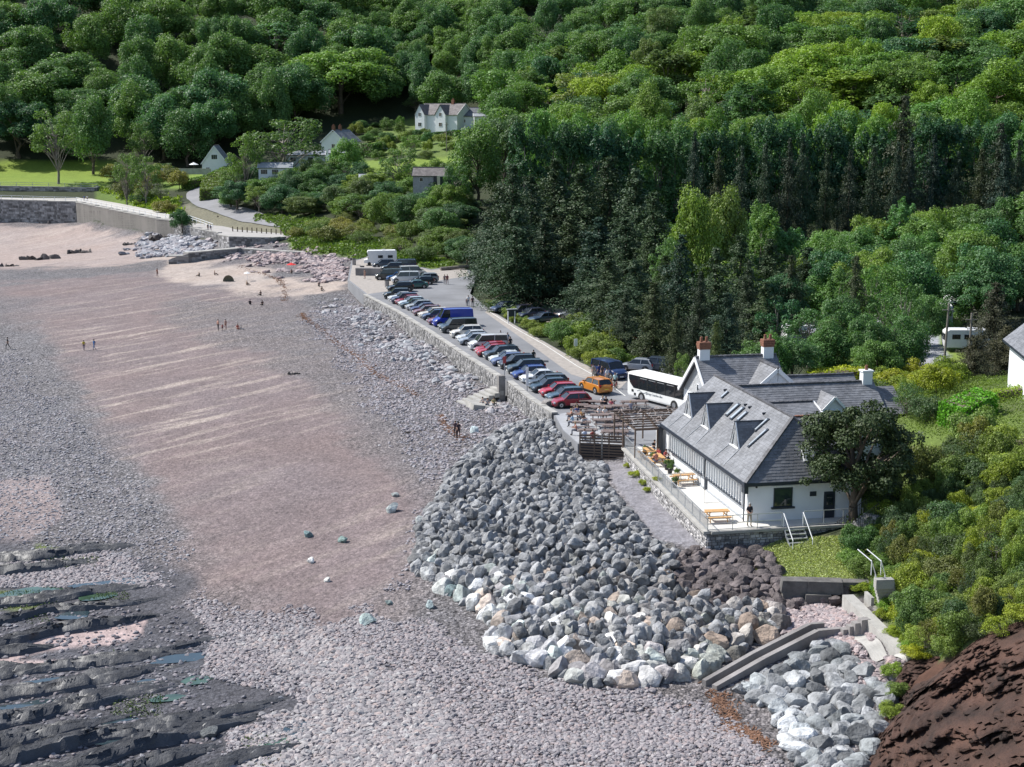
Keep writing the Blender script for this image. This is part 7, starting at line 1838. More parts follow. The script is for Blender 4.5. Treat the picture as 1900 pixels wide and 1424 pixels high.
# ---- bus
def bus():
    a = W(1173, 741, 4.0); b = W(1262, 764, 4.0); d = (Vector((b.x - a.x, b.y - a.y))).normalized(); ang = math.atan2(d.y, d.x); L, Wd, H = 9.9, 2.4, 2.95
    n = Vector((-d.y, d.x)); c = Vector((a.x, a.y)) + d * (L / 2 - .9) + n * Wd / 2
    root = empty('bus', (c.x, c.y, 4.012), ang, 'white single deck bus with dark windows and script lettering beside the inn', 'bus')
    h, w = L / 2, Wd / 2
    mb = MB(); rings = []
    for x, k, zl, zh in ((h, .93, .5, H - .5), (h - .12, .98, .32, H - .22), (h - .5, 1, .3, H - .02), (-h + .5, 1, .3, H), (-h + .12, .98, .35, H - .1), (-h, .93, .55, H - .4)):
        ww = w * k; rings.append([(x, ww * .96, zl), (x, ww, zl + .15), (x, ww, zh - .3), (x, ww * .93, zh - .07), (x, ww * .75, zh), (x, -ww * .75, zh), (x, -ww * .93, zh - .07), (x, -ww, zh - .3), (x, -ww, zl + .15), (x, -ww * .96, zl)])
    loft(mb, rings); mb.build('body', M['paint_matt'], root, color=(.80, .80, .78))
    for s in (-1, 1):
        mb = MB(); pts = [(-h + .3, 2.62), (h - .1, 2.62), (h - .1, 1.25), (-h + 1.1, 1.25), (-h + .5, 1.75), (-h + .3, 2.2)]
        V = [(x, s * (w + .012), z) for x, z in pts]; mb.add(V, [tuple(range(6))] if s > 0 else [tuple(range(5, -1, -1))]); mb.build('window_band', M['car_glass'], root)
        for x in (-2.9, -1.55, -.1, 1.3, 2.8, 3.9):
            mb = MB(); mb.box((x, s * (w + .02), 1.93), (.09, .03, 1.34)); mb.build('window_pillar', M['black_plastic'], root)
        for x in (-2.2, -.8, .6, 2.1):
            mb = MB(); mb.box((x, s * (w + .022), 2.42), (1.1, .02, .05)); mb.build('window_bar', M['metal'], root)
        for x in (-h + 2.45, h - 2.2):
            mb = MB(); n_ = 14; mb.add([(x + math.cos(math.pi * i / n_) * .58, s * (w + .014), .36 + math.sin(math.pi * i / n_) * .62) for i in range(n_ + 1)] + [(x, s * (w + .014), .36)], [(i, i + 1, n_ + 1) if s < 0 else (i + 1, i, n_ + 1) for i in range(n_)]); mb.build('wheel_arch', M['black_plastic'], root)
            mb = MB(); mb.tube((x, s * (w - .25), .48), (x, s * (w + .03), .48), .48, n=20); wh = mb.build('wheel', M['tyre'], root); mb = MB(); mb.tube((x, s * (w + .0), .48), (x, s * (w + .05), .48), .27, n=12); mb.build('rim', M['rim'], wh)
    mb = MB(); mb.add([(h + .01, -w * .85, 1.1), (h + .01, w * .85, 1.1), (h - .1, w * .85, 2.35), (h - .1, -w * .85, 2.35)], [(0, 1, 2, 3)]); mb.build('windscreen', M['car_glass'], root)
    mb = MB(); mb.box((h - .12, 0, 2.6), (.25, 1.7, .28)); mb.build('destination_display', M['black_plastic'], root)
    mb = MB(); mb.box((-h - .0, 0, 2.0), (.06, 1.9, .8)); mb.build('rear_window', M['car_glass'], root)
    for x, z in ((-h + .95, .95), (-h + 1.35, .62)):
        mb = MB(); mb.box((x, -w - .01, z), (.32, .03, .26)); mb.build('vent', M['black_plastic'], root)
    for s in (-1, 1): mb = MB(); mb.box((h + .2, s * (w + .12), 2.2), (.12, .1, .42)); mb.build('mirror', M['black_plastic'], root)
    for txt, x, z, sz in (('Spring Coaches Bus', -1.45, .88, .34),):
        cu = bpy.data.curves.new('lettering', 'FONT'); cu.body = txt; cu.size = sz; cu.shear = .35; cu.extrude = .004
        t = bpy.data.objects.new('tmp', cu); C.objects.link(t); dg = bpy.context.evaluated_depsgraph_get(); me = bpy.data.meshes.new_from_object(t.evaluated_get(dg)); bpy.data.objects.remove(t)
        me.materials.clear(); me.materials.append(M['lead_dark'])
        link('lettering', me, root, (x - .4, -w - .012, z), (math.pi / 2, 0, 0))
    mb = MB()
    for i in range(14):
        x = -h + 1.7 + i * .12; z = 1.02 + .09 * math.sin(i * .55); mb.beam((x, -w - .012, z), (x + .12, -w - .012, 1.02 + .09 * math.sin((i + 1) * .55)), .02, .05)
    mb.build('wave_emblem', M['lead_dark'], root)
M['lead_dark'] = mat('grey_lettering', (.16, .18, .2), .6, 0)
bus()
# ---- posts and signs along the row
def post_sign(px, py, H, label, m, w=.12, board=None, cat='post'):
    p = W(px, py, 4.0); z = solid(p.x, p.y); root = empty('sign_post', (p.x, p.y, z), .2, label, cat)
    mb = MB(); mb.tube((0, 0, 0), (0, 0, H), w / 2, n=6); mb.build('pole', M['metal'], root)
    if board: mb = MB(); mb.box((0, -.06, H - board[1] / 2), (board[0], .05, board[1])); mb.build('board', m, root)
post_sign(978, 726, 2.6, 'tall pale double parking post in front of the white car with the open boot', M['white_paint'], .1, (.28, 2.0))
post_sign(936, 700, 2.4, 'parking post with a red top beside the break in the wall', mat('red_sign', (.35, .05, .05), .5, 0), .1, (.38, .8))
post_sign(1068, 660, 2.6, 'slim grey sign in the verge brambles', M['white_paint'], .09, (.45, .9))
p = W(949, 600, 4.05); root = empty('notice_board', (p.x, p.y, 4.0), .3, 'dark notice board with pale legs on the road verge', 'sign')
for s in (-.5, .5): mb = MB(); mb.box((s, 0, .9), (.12, .12, 1.8)); mb.build('leg', M['white_paint'], root)
mb = MB(); mb.box((0.1, .1, 1.5), (1.3, .3, 1.0)); mb.build('board', M['dark_trim'], root); mb = MB(); mb.box((.1, .1, 2.05), (1.5, .5, .08)); mb.build('roof', M['lead'], root)
# low dark concrete block at far end with bins, log barrier
p = W(683, 522, 3.0); mb = MB(); mb.box((p.x, p.y + 1, 4.55), (4.6, 1.6, 1.6), -.05); tag(mb.build('concrete_block', M['concrete_dark']), 'long dark concrete block at the head of the sea wall', 'block')
for px, py, lab in ((718, 533, 'grey litter bin at the far end of the sea wall'), (657, 492, 'squat dark bin on the gravel left of the motorhome'), (672, 506, 'small dark post box shaped bin by the block')):
    p = W(px, py, 4.0); root = empty('litter_bin', (p.x, p.y, 4.0), 0, lab, 'bin'); mb = MB(); mb.tube((0, 0, 0), (0, 0, 1.15), .38, .42, n=10); mb.build('body', M['concrete_dark'], root); mb = MB(); mb.tube((0, 0, 1.15), (0, 0, 1.25), .45, n=10); mb.build('lid', M['dark_metal'], root)
p = W(843, 500, 4.1); mb = MB(); mb.tube((p.x - 2.6, p.y - 1.2, 4.3), (p.x + 2.6, p.y + 1.6, 4.5), .38, .3, n=9); tag(mb.build('log_barrier', M['bark_grey']), 'long pale log lying at the end of the beach road', 'log')
p = W(1110, 671 + 0, 4.0)
mb = MB(); q = W(1010, 671, 4.0); mb.prism([(q.x - .5, q.y - .6), (q.x + .5, q.y - .6), (q.x + .5, q.y + .6), (q.x - .5, q.y + .6)], 4.0, 4.018); tag(mb.build('manhole_cover', M['dark_metal']), 'dark drain cover in the road surface', 'drain cover')
# ================================================================== PEOPLE
def body_mesh(pose, seed=0):
    """one continuous skinned body; material slots: skin, top, legs, shoes, hair"""
    j = {}
    if pose in ('stand', 'walk', 'kid'):
        a = .28 if pose == 'walk' else .05
        j = dict(pel=(0, 0, .95), spi=(0, 0, 1.15), che=(0, .0, 1.36), nec=(0, .02, 1.50), hed=(0, .03, 1.60), top=(0, .02, 1.74),
                 hl=(-.10, 0, .90), hr=(.10, 0, .90), kl=(-.11, a * .9, .50), kr=(.11, -a * .4, .50), al=(-.11, a * .8, .09), ar=(.11, -a * 1.3, .12), tl=(-.12, a * .8 + .17, .04), tr=(.12, -a * 1.3 + .15, .04),
                 sl=(-.18, 0, 1.42), sr=(.18, 0, 1.42), el=(-.25, -.06 - a * .5, 1.14), er=(.25, -.06 + a * .3, 1.14), wl=(-.25, .04 - a * .3, .90), wr=(.25, .12 + a * .5, .92), fl=(-.25, .08 - a * .3, .80), fr=(.25, .17 + a * .5, .83))
        if seed == 1: j.update(el=(-.24, .0, 1.16), er=(.24, .0, 1.16), wl=(-.10, .22, 1.05), wr=(.10, .22, 1.05), fl=(-.03, .28, 1.06), fr=(.03, .28, 1.02))
    elif pose == 'sit':
        j = dict(pel=(0, 0, .50), spi=(0, .03, .70), che=(0, .08, .90), nec=(0, .12, 1.04), hed=(0, .15, 1.14), top=(0, .15, 1.28),
                 hl=(-.10, 0, .48), hr=(.10, 0, .48), kl=(-.13, .44, .52), kr=(.13, .44, .52), al=(-.13, .42, .10), ar=(.13, .46, .10), tl=(-.13, .58, .04), tr=(.13, .62, .04),
                 sl=(-.18, .08, .97), sr=(.18, .08, .97), el=(-.24, .20, .74), er=(.24, .20, .74), wl=(-.14, .40, .76), wr=(.14, .40, .78), fl=(-.11, .49, .77), fr=(.11, .49, .79))
    elif pose == 'ground':
        j = dict(pel=(0, 0, .12), spi=(0, -.03, .32), che=(0, -.02, .52), nec=(0, .03, .66), hed=(0, .06, .76), top=(0, .07, .90),
                 hl=(-.10, .02, .12), hr=(.10, .02, .12), kl=(-.16, .42, .34), kr=(.16, .44, .30), al=(-.14, .66, .07), ar=(.14, .72, .06), tl=(-.14, .80, .10), tr=(.14, .86, .10),
                 sl=(-.18, 0, .59), sr=(.18, 0, .59), el=(-.26, .12, .40), er=(.26, .14, .38), wl=(-.16, .34, .40), wr=(.16, .34, .38), fl=(-.13, .42, .38), fr=(.14, .42, .36))
    E_ = [('pel', 'spi'), ('spi', 'che'), ('che', 'nec'), ('nec', 'hed'), ('hed', 'top'), ('pel', 'hl'), ('hl', 'kl'), ('kl', 'al'), ('al', 'tl'), ('pel', 'hr'), ('hr', 'kr'), ('kr', 'ar'), ('ar', 'tr'),
          ('che', 'sl'), ('sl', 'el'), ('el', 'wl'), ('wl', 'fl'), ('che', 'sr'), ('sr', 'er'), ('er', 'wr'), ('wr', 'fr')]
    rad = dict(pel=.135, spi=.12, che=.145, nec=.055, hed=.095, top=.08, hl=.09, hr=.09, kl=.06, kr=.06, al=.042, ar=.042, tl=.04, tr=.04, sl=.06, sr=.06, el=.045, er=.045, wl=.032, wr=.032, fl=.035, fr=.035)
    names = list(j); idx = {n: i for i, n in enumerate(names)}
    me = bpy.data.meshes.new('sk'); me.from_pydata([j[n] for n in names], [(idx[a], idx[b]) for a, b in E_], [])
    o = bpy.data.objects.new('sk', me); C.objects.link(o)
    md = o.modifiers.new('s', 'SKIN'); sv = me.skin_vertices[0].data
    for n in names: sv[idx[n]].radius = (rad[n] * (1.25 if n in ('che', 'pel', 'spi') else 1), rad[n] * (.85 if n in ('che', 'pel', 'spi') else 1))
    for v in sv: v.use_root = False
    sv[idx['pel']].use_root = True
    md.use_smooth_shade = True
    o.modifiers.new('d', 'SUBSURF').levels = 1
    dg = bpy.context.evaluated_depsgraph_get(); dg.update()
    m2 = bpy.data.meshes.new_from_object(o.evaluated_get(dg)); bpy.data.objects.remove(o); m2.name = 'body'
    seg = [(Vector(j[a]), Vector(j[b]), a, b) for a, b in E_]
    def slot(p):
        best = None
        for a, b, na, nb in seg:
            d = b - a; t = max(0, min(1, (p - a).dot(d) / d.length_squared)); q = (p - a - d * t).length
            if best is None or q < best[0]: best = (q, na, nb, t)
        _, na, nb, t = best
        if nb in ('hed', 'top') : return 4 if (p.z > j['hed'][2] + .03 or p.y < j['hed'][1] - .03) and na != 'nec' else 0
        if na in ('sl', 'sr'): return 1 if t < .75 else 0
        if na in ('el', 'er', 'wl', 'wr'): return 0
        if nb in ('tl', 'tr'): return 3
        if na in ('kl', 'kr'): return 2 if t < .8 else 3
        if na in ('hl', 'hr') or nb in ('hl', 'hr'): return 2
        if na == 'pel': return 2 if t < .25 else 1
        return 1
    m2.materials.clear()
    for k in range(5): m2.materials.append(M['skin'])
    for p in m2.polygons: p.material_index = slot(p.center); p.use_smooth = True
    # face: nose and eyes are a few millimetres; hair cap as child mesh
    hb = MB(); hc = Vector(j['hed']) + Vector((0, -.012, .055)); n = 8
    rings = []
    for k in range(5):
        a = math.radians(-5 + k * 23); r = .107 * math.cos(a)
        rings.append([(hc.x + math.cos(t * 6.283 / n) * r * .92, hc.y + math.sin(t * 6.283 / n) * r * 1.05 - .01, hc.z + .108 * math.sin(a)) for t in range(n)])
    loft(hb, rings)
    hm = bpy.data.meshes.new('hair'); hm.from_pydata(hb.v, [], hb.f); hm.polygons.foreach_set('use_smooth', [True] * len(hb.f)); hm.materials.append(M['skin']); hm.update()
    nb_ = MB(); c = Vector(j['hed']); nb_.add([c + Vector((-.016, .095, .0)), c + Vector((.016, .095, .0)), c + Vector((0, .125, .005)), c + Vector((0, .098, .05))], [(0, 1, 2), (0, 2, 3), (1, 3, 2)])
    nm = bpy.data.meshes.new('nose'); nm.from_pydata([tuple(v) for v in nb_.v], [], nb_.f); nm.materials.append(M['skin']); nm.update()
    eb = MB()
    for s in (-.036, .036): eb.box(tuple(c + Vector((s, .092, .035))), (.028, .014, .012))
    em = bpy.data.meshes.new('eyes'); em.from_pydata([tuple(v) for v in eb.v], [], eb.f); em.materials.append(M['black_plastic']); em.update()
    return m2, hm, nm, em
BODY = {k: body_mesh(*k) for k in (('stand', 0), ('stand', 1), ('walk', 0), ('sit', 0), ('ground', 0))}
HAIRS = [(.03, .02, .015), (.10, .06, .03), (.28, .2, .1), (.02, .02, .02), (.35, .34, .33)]
def person(loc, rz, pose, top, legs, label, hair=0, group=None, s=1.0, var=0, name='person', skirt=False):
    b, hm, nm, em = BODY[(pose, var)]
    root = empty(name, loc, rz, label, 'person', group); root.scale = (s, s, s)
    o = link('body', b, root)
    for i, m_ in enumerate((M['skin'], cloth(top), cloth(legs), cloth((.05, .045, .04)), cloth(HAIRS[hair]))):
        o.material_slots[i].link = 'OBJECT'; o.material_slots[i].material = m_
    h = link('hair', hm, root); h.material_slots[0].link = 'OBJECT'; h.material_slots[0].material = cloth(HAIRS[hair])
    link('nose', nm, root); link('eyes', em, root)
    return root
def pp(px, py, pose, top, legs, label, ang=0, zoff=0, **kw):
    h = HIT(px, py, 60, 600)
    p = W(px, py, h.z + zoff) if h.z > 3.9 else h
    return person((p.x, p.y, (h.z + zoff)), R(ang), pose, top, legs, label, **kw)
WH, BK, BL, RD_, GY = (.7, .7, .7), (.02, .02, .025), (.06, .13, .3), (.4, .04, .05), (.3, .3, .3)
pp(1390, 977, 'stand', (.03, .03, .04), (.36, .31, .24), 'grey haired man in dark shirt and beige trousers standing on the terrace corner', 200, var=1, hair=4, s=1.02)
pp(851, 815, 'stand', (.05, .03, .04), (.05, .03, .035), 'person in dark clothes of the pair on the shingle by the seaweed', 20)
pp(845, 813, 'stand', (.10, .06, .07), (.08, .06, .06), 'person just behind the dark clothed one on the shingle by the seaweed', 0, hair=1)
pp(896, 755, 'ground', (.45, .4, .38), (.2, .2, .22), 'person in a light top sitting at the beach steps, leftmost of three', 150, zoff=.2)
pp(905, 757, 'ground', (.35, .33, .34), (.1, .11, .14), 'person in grey sitting at the beach steps, middle of three', 170, hair=0, zoff=.2)
pp(916, 758, 'ground', (.42, .38, .2), (.05, .05, .06), 'person in a yellowish top sitting on a low block by the beach steps', 200, hair=0, zoff=.3)
p = W(912, 760, 1.9); mb = MB(); mb.box((p.x, p.y, 1.9), (1.3, .6, .6), .1); tag(mb.build('stone_block', M['stone_grey']), 'low stone block with a person sitting on it by the beach steps', 'block')
# people on the road
for px, py, t, l, lab, a, hr in ((929, 638, (.05, .04, .05), (.5, .3, .22), 'woman in a dark top and shorts walking up the beach road, leftmost of three', 20, 0), (942, 642, (.04, .08, .14), (.05, .08, .14), 'person in dark blue walking up the beach road, middle of three', 10, 3), (947, 650, BK, (.03, .03, .035), 'person in black nearest the cars on the beach road', 10, 3),
    (869, 569, WH, (.2, .22, .26), 'tall person in a white top where the pines meet the road, left of two', 0, 1), (877, 571, (.08, .05, .06), (.04, .04, .05), 'person in dark clothes at the pines beside the white topped one', 0, 0), (866, 568, (.1, .12, .18), (.1, .1, .14), 'child in blue beside the tall person in white', 0, 0),
    (825, 528, (.25, .2, .2), (.12, .1, .12), 'walker in beige on the far end of the road, left of two', 0, 1), (830, 528, (.22, .05, .07), (.15, .05, .06), 'walker in dark red on the far end of the road, right of two', 10, 0), (990, 676, (.02, .03, .03), (.03, .03, .03), 'person in black standing behind the parked black estate', 0, 3)):
    pp(px, py, 'walk', t, l, lab, a, hair=hr, s=.7 if 'child' in lab else 1)
for px, py, t, l, lab in ((1101, 704, (.35, .3, .25), (.3, .27, .24), 'man in beige with a backpack beside the blue van'), (1111, 704, (.04, .06, .2), (.03, .04, .12), 'man in blue with an arm raised beside the blue van'), (1117, 706, (.10, .07, .06), (.05, .05, .06), 'person in brown beside the blue van'), (1126, 712, WH, (.3, .3, .3), 'man in a white shirt leaning at the blue van')):
    pp(px, py, 'stand', t, l, lab, 30)
# cyclist and bicycle
def bicycle(x, y, z, rz, label):
    root = empty('bicycle', (x, y, z), rz, label, 'bicycle')
    for xx in (-.52, .52):
        mb = MB(); n = 16
        for i in range(n):
            a, b = 2 * math.pi * i / n, 2 * math.pi * (i + 1) / n
            mb.beam((xx + .33 * math.cos(a), 0, .34 + .33 * math.sin(a)), (xx + .33 * math.cos(b), 0, .34 + .33 * math.sin(b)), .035, .035)
        for i in range(4):
            a = math.pi * i / 4; mb.beam((xx + .33 * math.cos(a), 0, .34 + .33 * math.sin(a)), (xx - .33 * math.cos(a), 0, .34 - .33 * math.sin(a)), .006, .006)
        mb.build('wheel', M['tyre'], root)
    mb = MB()
    for a, b in (((-.52, .34), (-.1, .3)), ((-.1, .3), (-.22, .8)), ((-.22, .75), (.32, .78)), ((-.1, .3), (.34, .7)), ((.3, .85), (.52, .34)), ((-.52, .34), (-.2, .7))): mb.tube((a[0], 0, a[1]), (b[0], 0, b[1]), .018, n=5)
    mb.build('frame', cloth((.25, .03, .03)), root)
    mb = MB(); mb.box((-.24, 0, .88), (.25, .12, .05)); mb.build('saddle', M['black_plastic'], root)
    mb = MB(); mb.tube((.3, -.26, .95), (.3, .26, .95), .015, n=5); mb.tube((.3, 0, .85), (.3, 0, .95), .015, n=5); mb.build('handlebar', M['black_plastic'], root)
p = W(1143, 722, 4.01); bicycle(p.x, p.y, 4.01, 1.3, 'bicycle with red frame held by the cyclist in the pale shirt'); pp(1141, 721, 'stand', (.5, .68, .66), (.03, .03, .035), 'cyclist in a pale turquoise shirt and black shorts standing astride a bicycle', 160, hair=1)
p = W(1133, 718, 4.01); bicycle(p.x, p.y, 4.01, 1.0, 'dark bicycle leaning beside the man in the white shirt')
# beach people
for px, py, pose, t, l, lab, s in ((405, 614, 'stand', (.45, .25, .2), (.05, .04, .05), 'tall bather standing on the sand, leftmost of the family group', 1), (413, 615, 'kid', (.4, .1, .1), (.1, .05, .05), 'small child between two bathers on the sand', .62), (419, 612, 'stand', (.5, .3, .24), (.3, .15, .12), 'bather in a light top right of the small child', .92), (441, 612, 'ground', (.4, .1, .08), (.2, .05, .05), 'person in red crouching on the sand beside pale bags', 1), (447, 612, 'ground', (.6, .65, .6), (.5, .5, .5), 'child in pale green sitting at the right end of the family group', .7),
    (156, 651, 'walk', (.5, .38, .05), (.1, .08, .15), 'child in a yellow top walking on the open sand', .85), (175, 650, 'walk', (.04, .14, .35), (.05, .14, .3), 'person in a blue robe walking on the open sand', .9), (15, 649, 'walk', (.02, .025, .03), (.02, .025, .03), 'person in black walking on the shingle at the left edge', 1), (292, 514, 'stand', (.35, .16, .12), (.15, .07, .06), 'lone bather standing on the far sand', 1),
    (370, 514, 'ground', (.04, .035, .03), (.04, .035, .03), 'dark clothed person sitting low on the far sand', 1), (398, 511, 'ground', (.4, .3, .25), (.1, .08, .07), 'person in beige sitting on the far sand beside the dark clothed one', 1), (458, 530, 'ground', (.3, .22, .16), (.1, .09, .08), 'person in brown under a pale sun hat on the sand', 1), (484, 549, 'ground', (.03, .03, .035), (.03, .03, .03), 'person in black sitting on the upper sand, top one of the dark group', 1), (464, 566, 'ground', (.02, .02, .03), (.02, .02, .02), 'person in black at the lower left of the dark group', 1), (487, 567, 'ground', (.02, .02, .03), (.02, .02, .02), 'person in black at the lower right of the dark group', 1), (592, 532, 'ground', (.25, .2, .17), (.1, .1, .1), 'person sitting beside driftwood on the pale upper sand', 1), (597, 541, 'ground', (.15, .13, .1), (.1, .1, .1), 'person lying low on the upper sand near the driftwood', 1),
    (424, 520, 'ground', (.35, .33, .28), (.2, .2, .18), 'person in the shade of a rounded beach shelter', 1), (541, 508, 'ground', (.25, .18, .14), (.1, .1, .1), 'person sitting below the red parasol', 1), (677, 518, 'stand', (.45, .26, .2), (.4, .24, .2), 'sunbather standing below the long concrete block', 1)):
    pp(px, py, 'stand' if pose == 'kid' else pose, t, l, lab, (px * 7) % 360, s=s, hair=px % 4)
p = HIT(541, 508, 100, 500); root = empty('parasol', p, 0, 'red beach parasol on the upper sand', 'parasol'); mb = MB(); mb.tube((0, 0, 0), (0, 0, 2.0), .03, n=5); mb.build('pole', M['white_paint'], root); mb = MB(); mb.tube((0, 0, 1.75), (0, 0, 2.15), 1.0, .05, n=10); mb.build('canopy', cloth((.6, .03, .03)), root)
p = HIT(424, 523, 100, 500); root = empty('beach_shelter', p, 0, 'rounded khaki pop up beach shelter on the sand', 'beach tent'); mb = MB()
rings = []
for k in range(5):
    a = math.pi * k / 8; rings.append([(math.cos(t * math.pi / 8) * 1.1 * math.cos(a), .9 * math.sin(t * math.pi / 8) * math.cos(a) + 0, 1.25 * math.sin(a)) for t in range(9)])
for i in range(4): mb.add(rings[i] + rings[i + 1], [(j_, j_ + 1, j_ + 10, j_ + 9) for j_ in range(8)])
mb.build('canopy', cloth((.2, .19, .14)), root)
p = HIT(459, 522, 100, 500); root = empty('sun_umbrella', p, 0, 'small white sunshade over the person in brown on the sand', 'parasol'); mb = MB(); mb.tube((0, 0, 0), (0, 0, 1.7), .03, n=5); mb.build('pole', M['white_paint'], root); mb = MB(); mb.tube((0, 0, 1.5), (0, 0, 1.8), .7, .05, n=8); mb.build('canopy', M['white_paint'], root)
# ================================================================== PICNIC TABLES
def picnic(m_, label, L=1.8):
    root = empty('picnic_table', (0, 0, -60))
    for k in range(5): mb = MB(); mb.box((0, -.3 + k * .15, .75), (L, .135, .045)); mb.build('table_board', m_, root)
    for s in (-1, 1):
        for k in range(2): mb = MB(); mb.box((0, s * (.68 + k * .14), .45), (L, .125, .045)); mb.build('seat_board', m_, root)
    for x in (-L * .36, L * .36):
        for s in (-1, 1): mb = MB(); mb.beam((x, s * .28, .73), (x, s * .62, 0), .045, .1); mb.build('leg', m_, root)
        mb = MB(); mb.box((x + .05, 0, .41), (.045, 1.7, .09)); mb.build('cross_bar', m_, root)
        mb = MB(); mb.box((x + .05, 0, .70), (.045, .75, .07)); mb.build('cross_bar', m_, root)
    remember(root); return root
PT = {'old': picnic(M['wood_red'], ''), 'new': picnic(M['wood_new'], '')}; ptu = {}
def table(px, py, ang, kind, label, group=None, z=4.012, xyz=None):
    r = PT[kind] if kind not in ptu else copy_tree(PT[kind]); ptu[kind] = 1
    p = xyz if xyz else W(px, py, z); r.location = (p[0], p[1], p[2]); r.rotation_euler = (0, 0, R(ang))
    for k in ('label', 'category', 'group'):
        if k in r: del r[k]
    return tag(r, label, 'picnic table', group)
YT = [(1075, 764), (1090, 757), (1108, 758), (1127, 757), (1068, 781), (1079, 797), (1090, 812), (1100, 768), (1118, 769), (1136, 767), (1152, 766), (1112, 783), (1131, 782), (1118, 793), (1137, 791), (1152, 787), (1135, 803), (1150, 803), (1133, 815), (1148, 815), (1168, 758), (1186, 757)]
for i, (px, py) in enumerate(YT):
    table(px, py, 3 + (i * 7 % 11) - 5, 'old', 'reddish brown picnic table in the yard, %s, %s' % (pick(px, ((1095, 'left column by the sea side'), (1128, 'middle column'), (1160, 'right column'), (9999, 'under the pergola'))), pick(py, ((762, 'top row'), (774, 'second row'), (786, 'third row'), (800, 'fourth row'), (9999, 'nearest the fence')))), 'picnic tables in the yard')
TT = [(1205, 850, 100, 'pine picnic table at the far end of the terrace under the screen wall'), (1222, 862, 100, 'pine picnic table with seated people on the terrace'), (1268, 897, 15, 'pine picnic table casting a shadow in the middle of the terrace'), (1330, 966, 8, 'pine picnic table at the near corner of the terrace by the railing')]
for px, py, a, lab in TT: table(px, py, a, 'new', lab, z=4.21)
def seat_at(px, py, top, lab, z=4.01, ang=0, hair=0, group=None):
    p = W(px, py, z); person((p.x, p.y, z), R(ang), 'sit', top, (.08, .09, .13), lab, hair, group)
for px, py, t, lab, a in ((1118, 757, WH, 'man in a white shirt at the topmost yard table', 180), (1124, 758, BK, 'person in black beside the man in white at the topmost yard table', 180), (1072, 769, BK, 'person in black at the upper left yard table', 120), (1062, 782, (.5, .25, .18), 'bare shouldered person at the left edge of the yard', 90), (1070, 776, (.07, .1, .25), 'person in dark blue at the left side of the yard', 200), (1063, 793, (.35, .5, .65), 'person in a light blue shirt at the left side of the yard', 60), (1081, 790, (.05, .04, .05), 'dark haired person with her back to the sea in the yard', 240), (1079, 797, WH, 'person in white beside the dark haired one in the yard', 240),
    (1085, 822, (.55, .62, .75), 'person in a pale blue shirt just above the timber fence, left of two', 10), (1100, 823, (.3, .06, .05), 'person in dark red just above the timber fence, right of two', 10), (1070, 808, (.5, .25, .2), 'person in pink at the lower left yard table', 90), (1112, 777, WH, 'person in a white top at the middle yard table, left of two', 180), (1122, 778, (.8, .8, .78), 'broad person in a white top at the middle yard table, right of two', 180), (1135, 763, (.45, .1, .14), 'person in pink red at the upper right yard table', 150), (1152, 790, (.62, .62, .5), 'person in cream beside the pergola', 210), (1080, 783, (.35, .2, .08), 'person in brown at the left side tables', 100), (1170, 768, (.2, .2, .25), 'person in grey under the pergola', 0)):
    seat_at(px, py, t, lab, ang=a, hair=int(px) % 4)
for px, py, t, lab, a in ((1213, 842, BK, 'dark clothed person seated at the far terrace table', 200), (1224, 856, (.4, .06, .06), 'person in red seated at the second terrace table, left', 120), (1233, 860, (.4, .08, .08), 'person in a red top seated at the second terrace table, right', 230), (1218, 866, (.5, .2, .15), 'person with bare arms at the near side of the second terrace table', 30)):
    seat_at(px, py, t, lab, 4.21, a)
# planters and pots on the terrace
for i, (px, py) in enumerate(((1197, 845), (1212, 858), (1237, 872), (1246, 872), (1256, 889), (1252, 905), (1243, 880))):
    p = W(px, py, 4.2); root = empty('plant_pot', (p.x, p.y, 4.2), 0, 'dark planter with a small shrub on the terrace', 'planter', 'planters on the terrace')
    mb = MB(); mb.tube((0, 0, 0), (0, 0, .4), .16, .22, n=8); mb.build('pot', M['black_plastic'], root)
    link('foliage', PROTO['bush'][i % 4][0], root, (0, 0, .35), None, (.15, .15, .22), (.8, 1, .8))
# ================================================================== FAR SHORE: PROMENADE, QUAY, COTTAGES
def far_wall(name, pts, ztop, zbot, th, m, label, stones=False, coping=None, sm=None, side=-1, sz=(.9, .5)):
    return wall_thing(name, pts, zbot, ztop, th, m, label, 'wall', stones, side, coping, None, sm, sz)
PW = [WY(-420, 366, 441), WY(-150, 366, 439), WY(0, 366, 437), WY(140, 370, 428), WY(215, 385, 402), WY(290, 404, 380), WY(322, 411, 374)]
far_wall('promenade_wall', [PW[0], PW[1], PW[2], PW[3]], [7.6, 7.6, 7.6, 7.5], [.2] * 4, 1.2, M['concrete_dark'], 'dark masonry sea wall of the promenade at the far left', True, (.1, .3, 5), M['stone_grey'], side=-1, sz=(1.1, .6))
far_wall('promenade_wall', [PW[3], PW[4], PW[5], PW[6]], [7.5, 6.8, 6.2, 6.0], [.2] * 4, 1.2, mat('streaked_concrete', (.36, .335, .32), .9, .5, .5, bump=.06, bscale=2, stretch=(1.2, 1.2, .12)), 'pale streaked concrete sea wall running out from the promenade corner', False, (.1, .3, 5), side=-1)
ngon_sheet('promenade', [PW[0], PW[1], PW[2], PW[3], PW[4], PW[5], PW[6], WY(345, 408, 388), WY(300, 392, 400), WY(225, 372, 425), WY(150, 358, 456), WY(0, 356, 458), WY(-420, 356, 460)], 7.0, mat('promenade_paving', (.42, .40, .37), .85, .12, .3), depth=-.3)
for ob in [bpy.data.objects['promenade']]:
    for v in ob.data.vertices:
        if v.co.z > 6: v.co.z = float(np.interp(v.co.y, [370, 380, 402, 428, 460], [5.9, 6.1, 6.7, 7.4, 7.55]))
BW = [WY(-420, 345, 461), WY(0, 345, 459), WY(180, 349, 455), WY(188, 350, 466)]
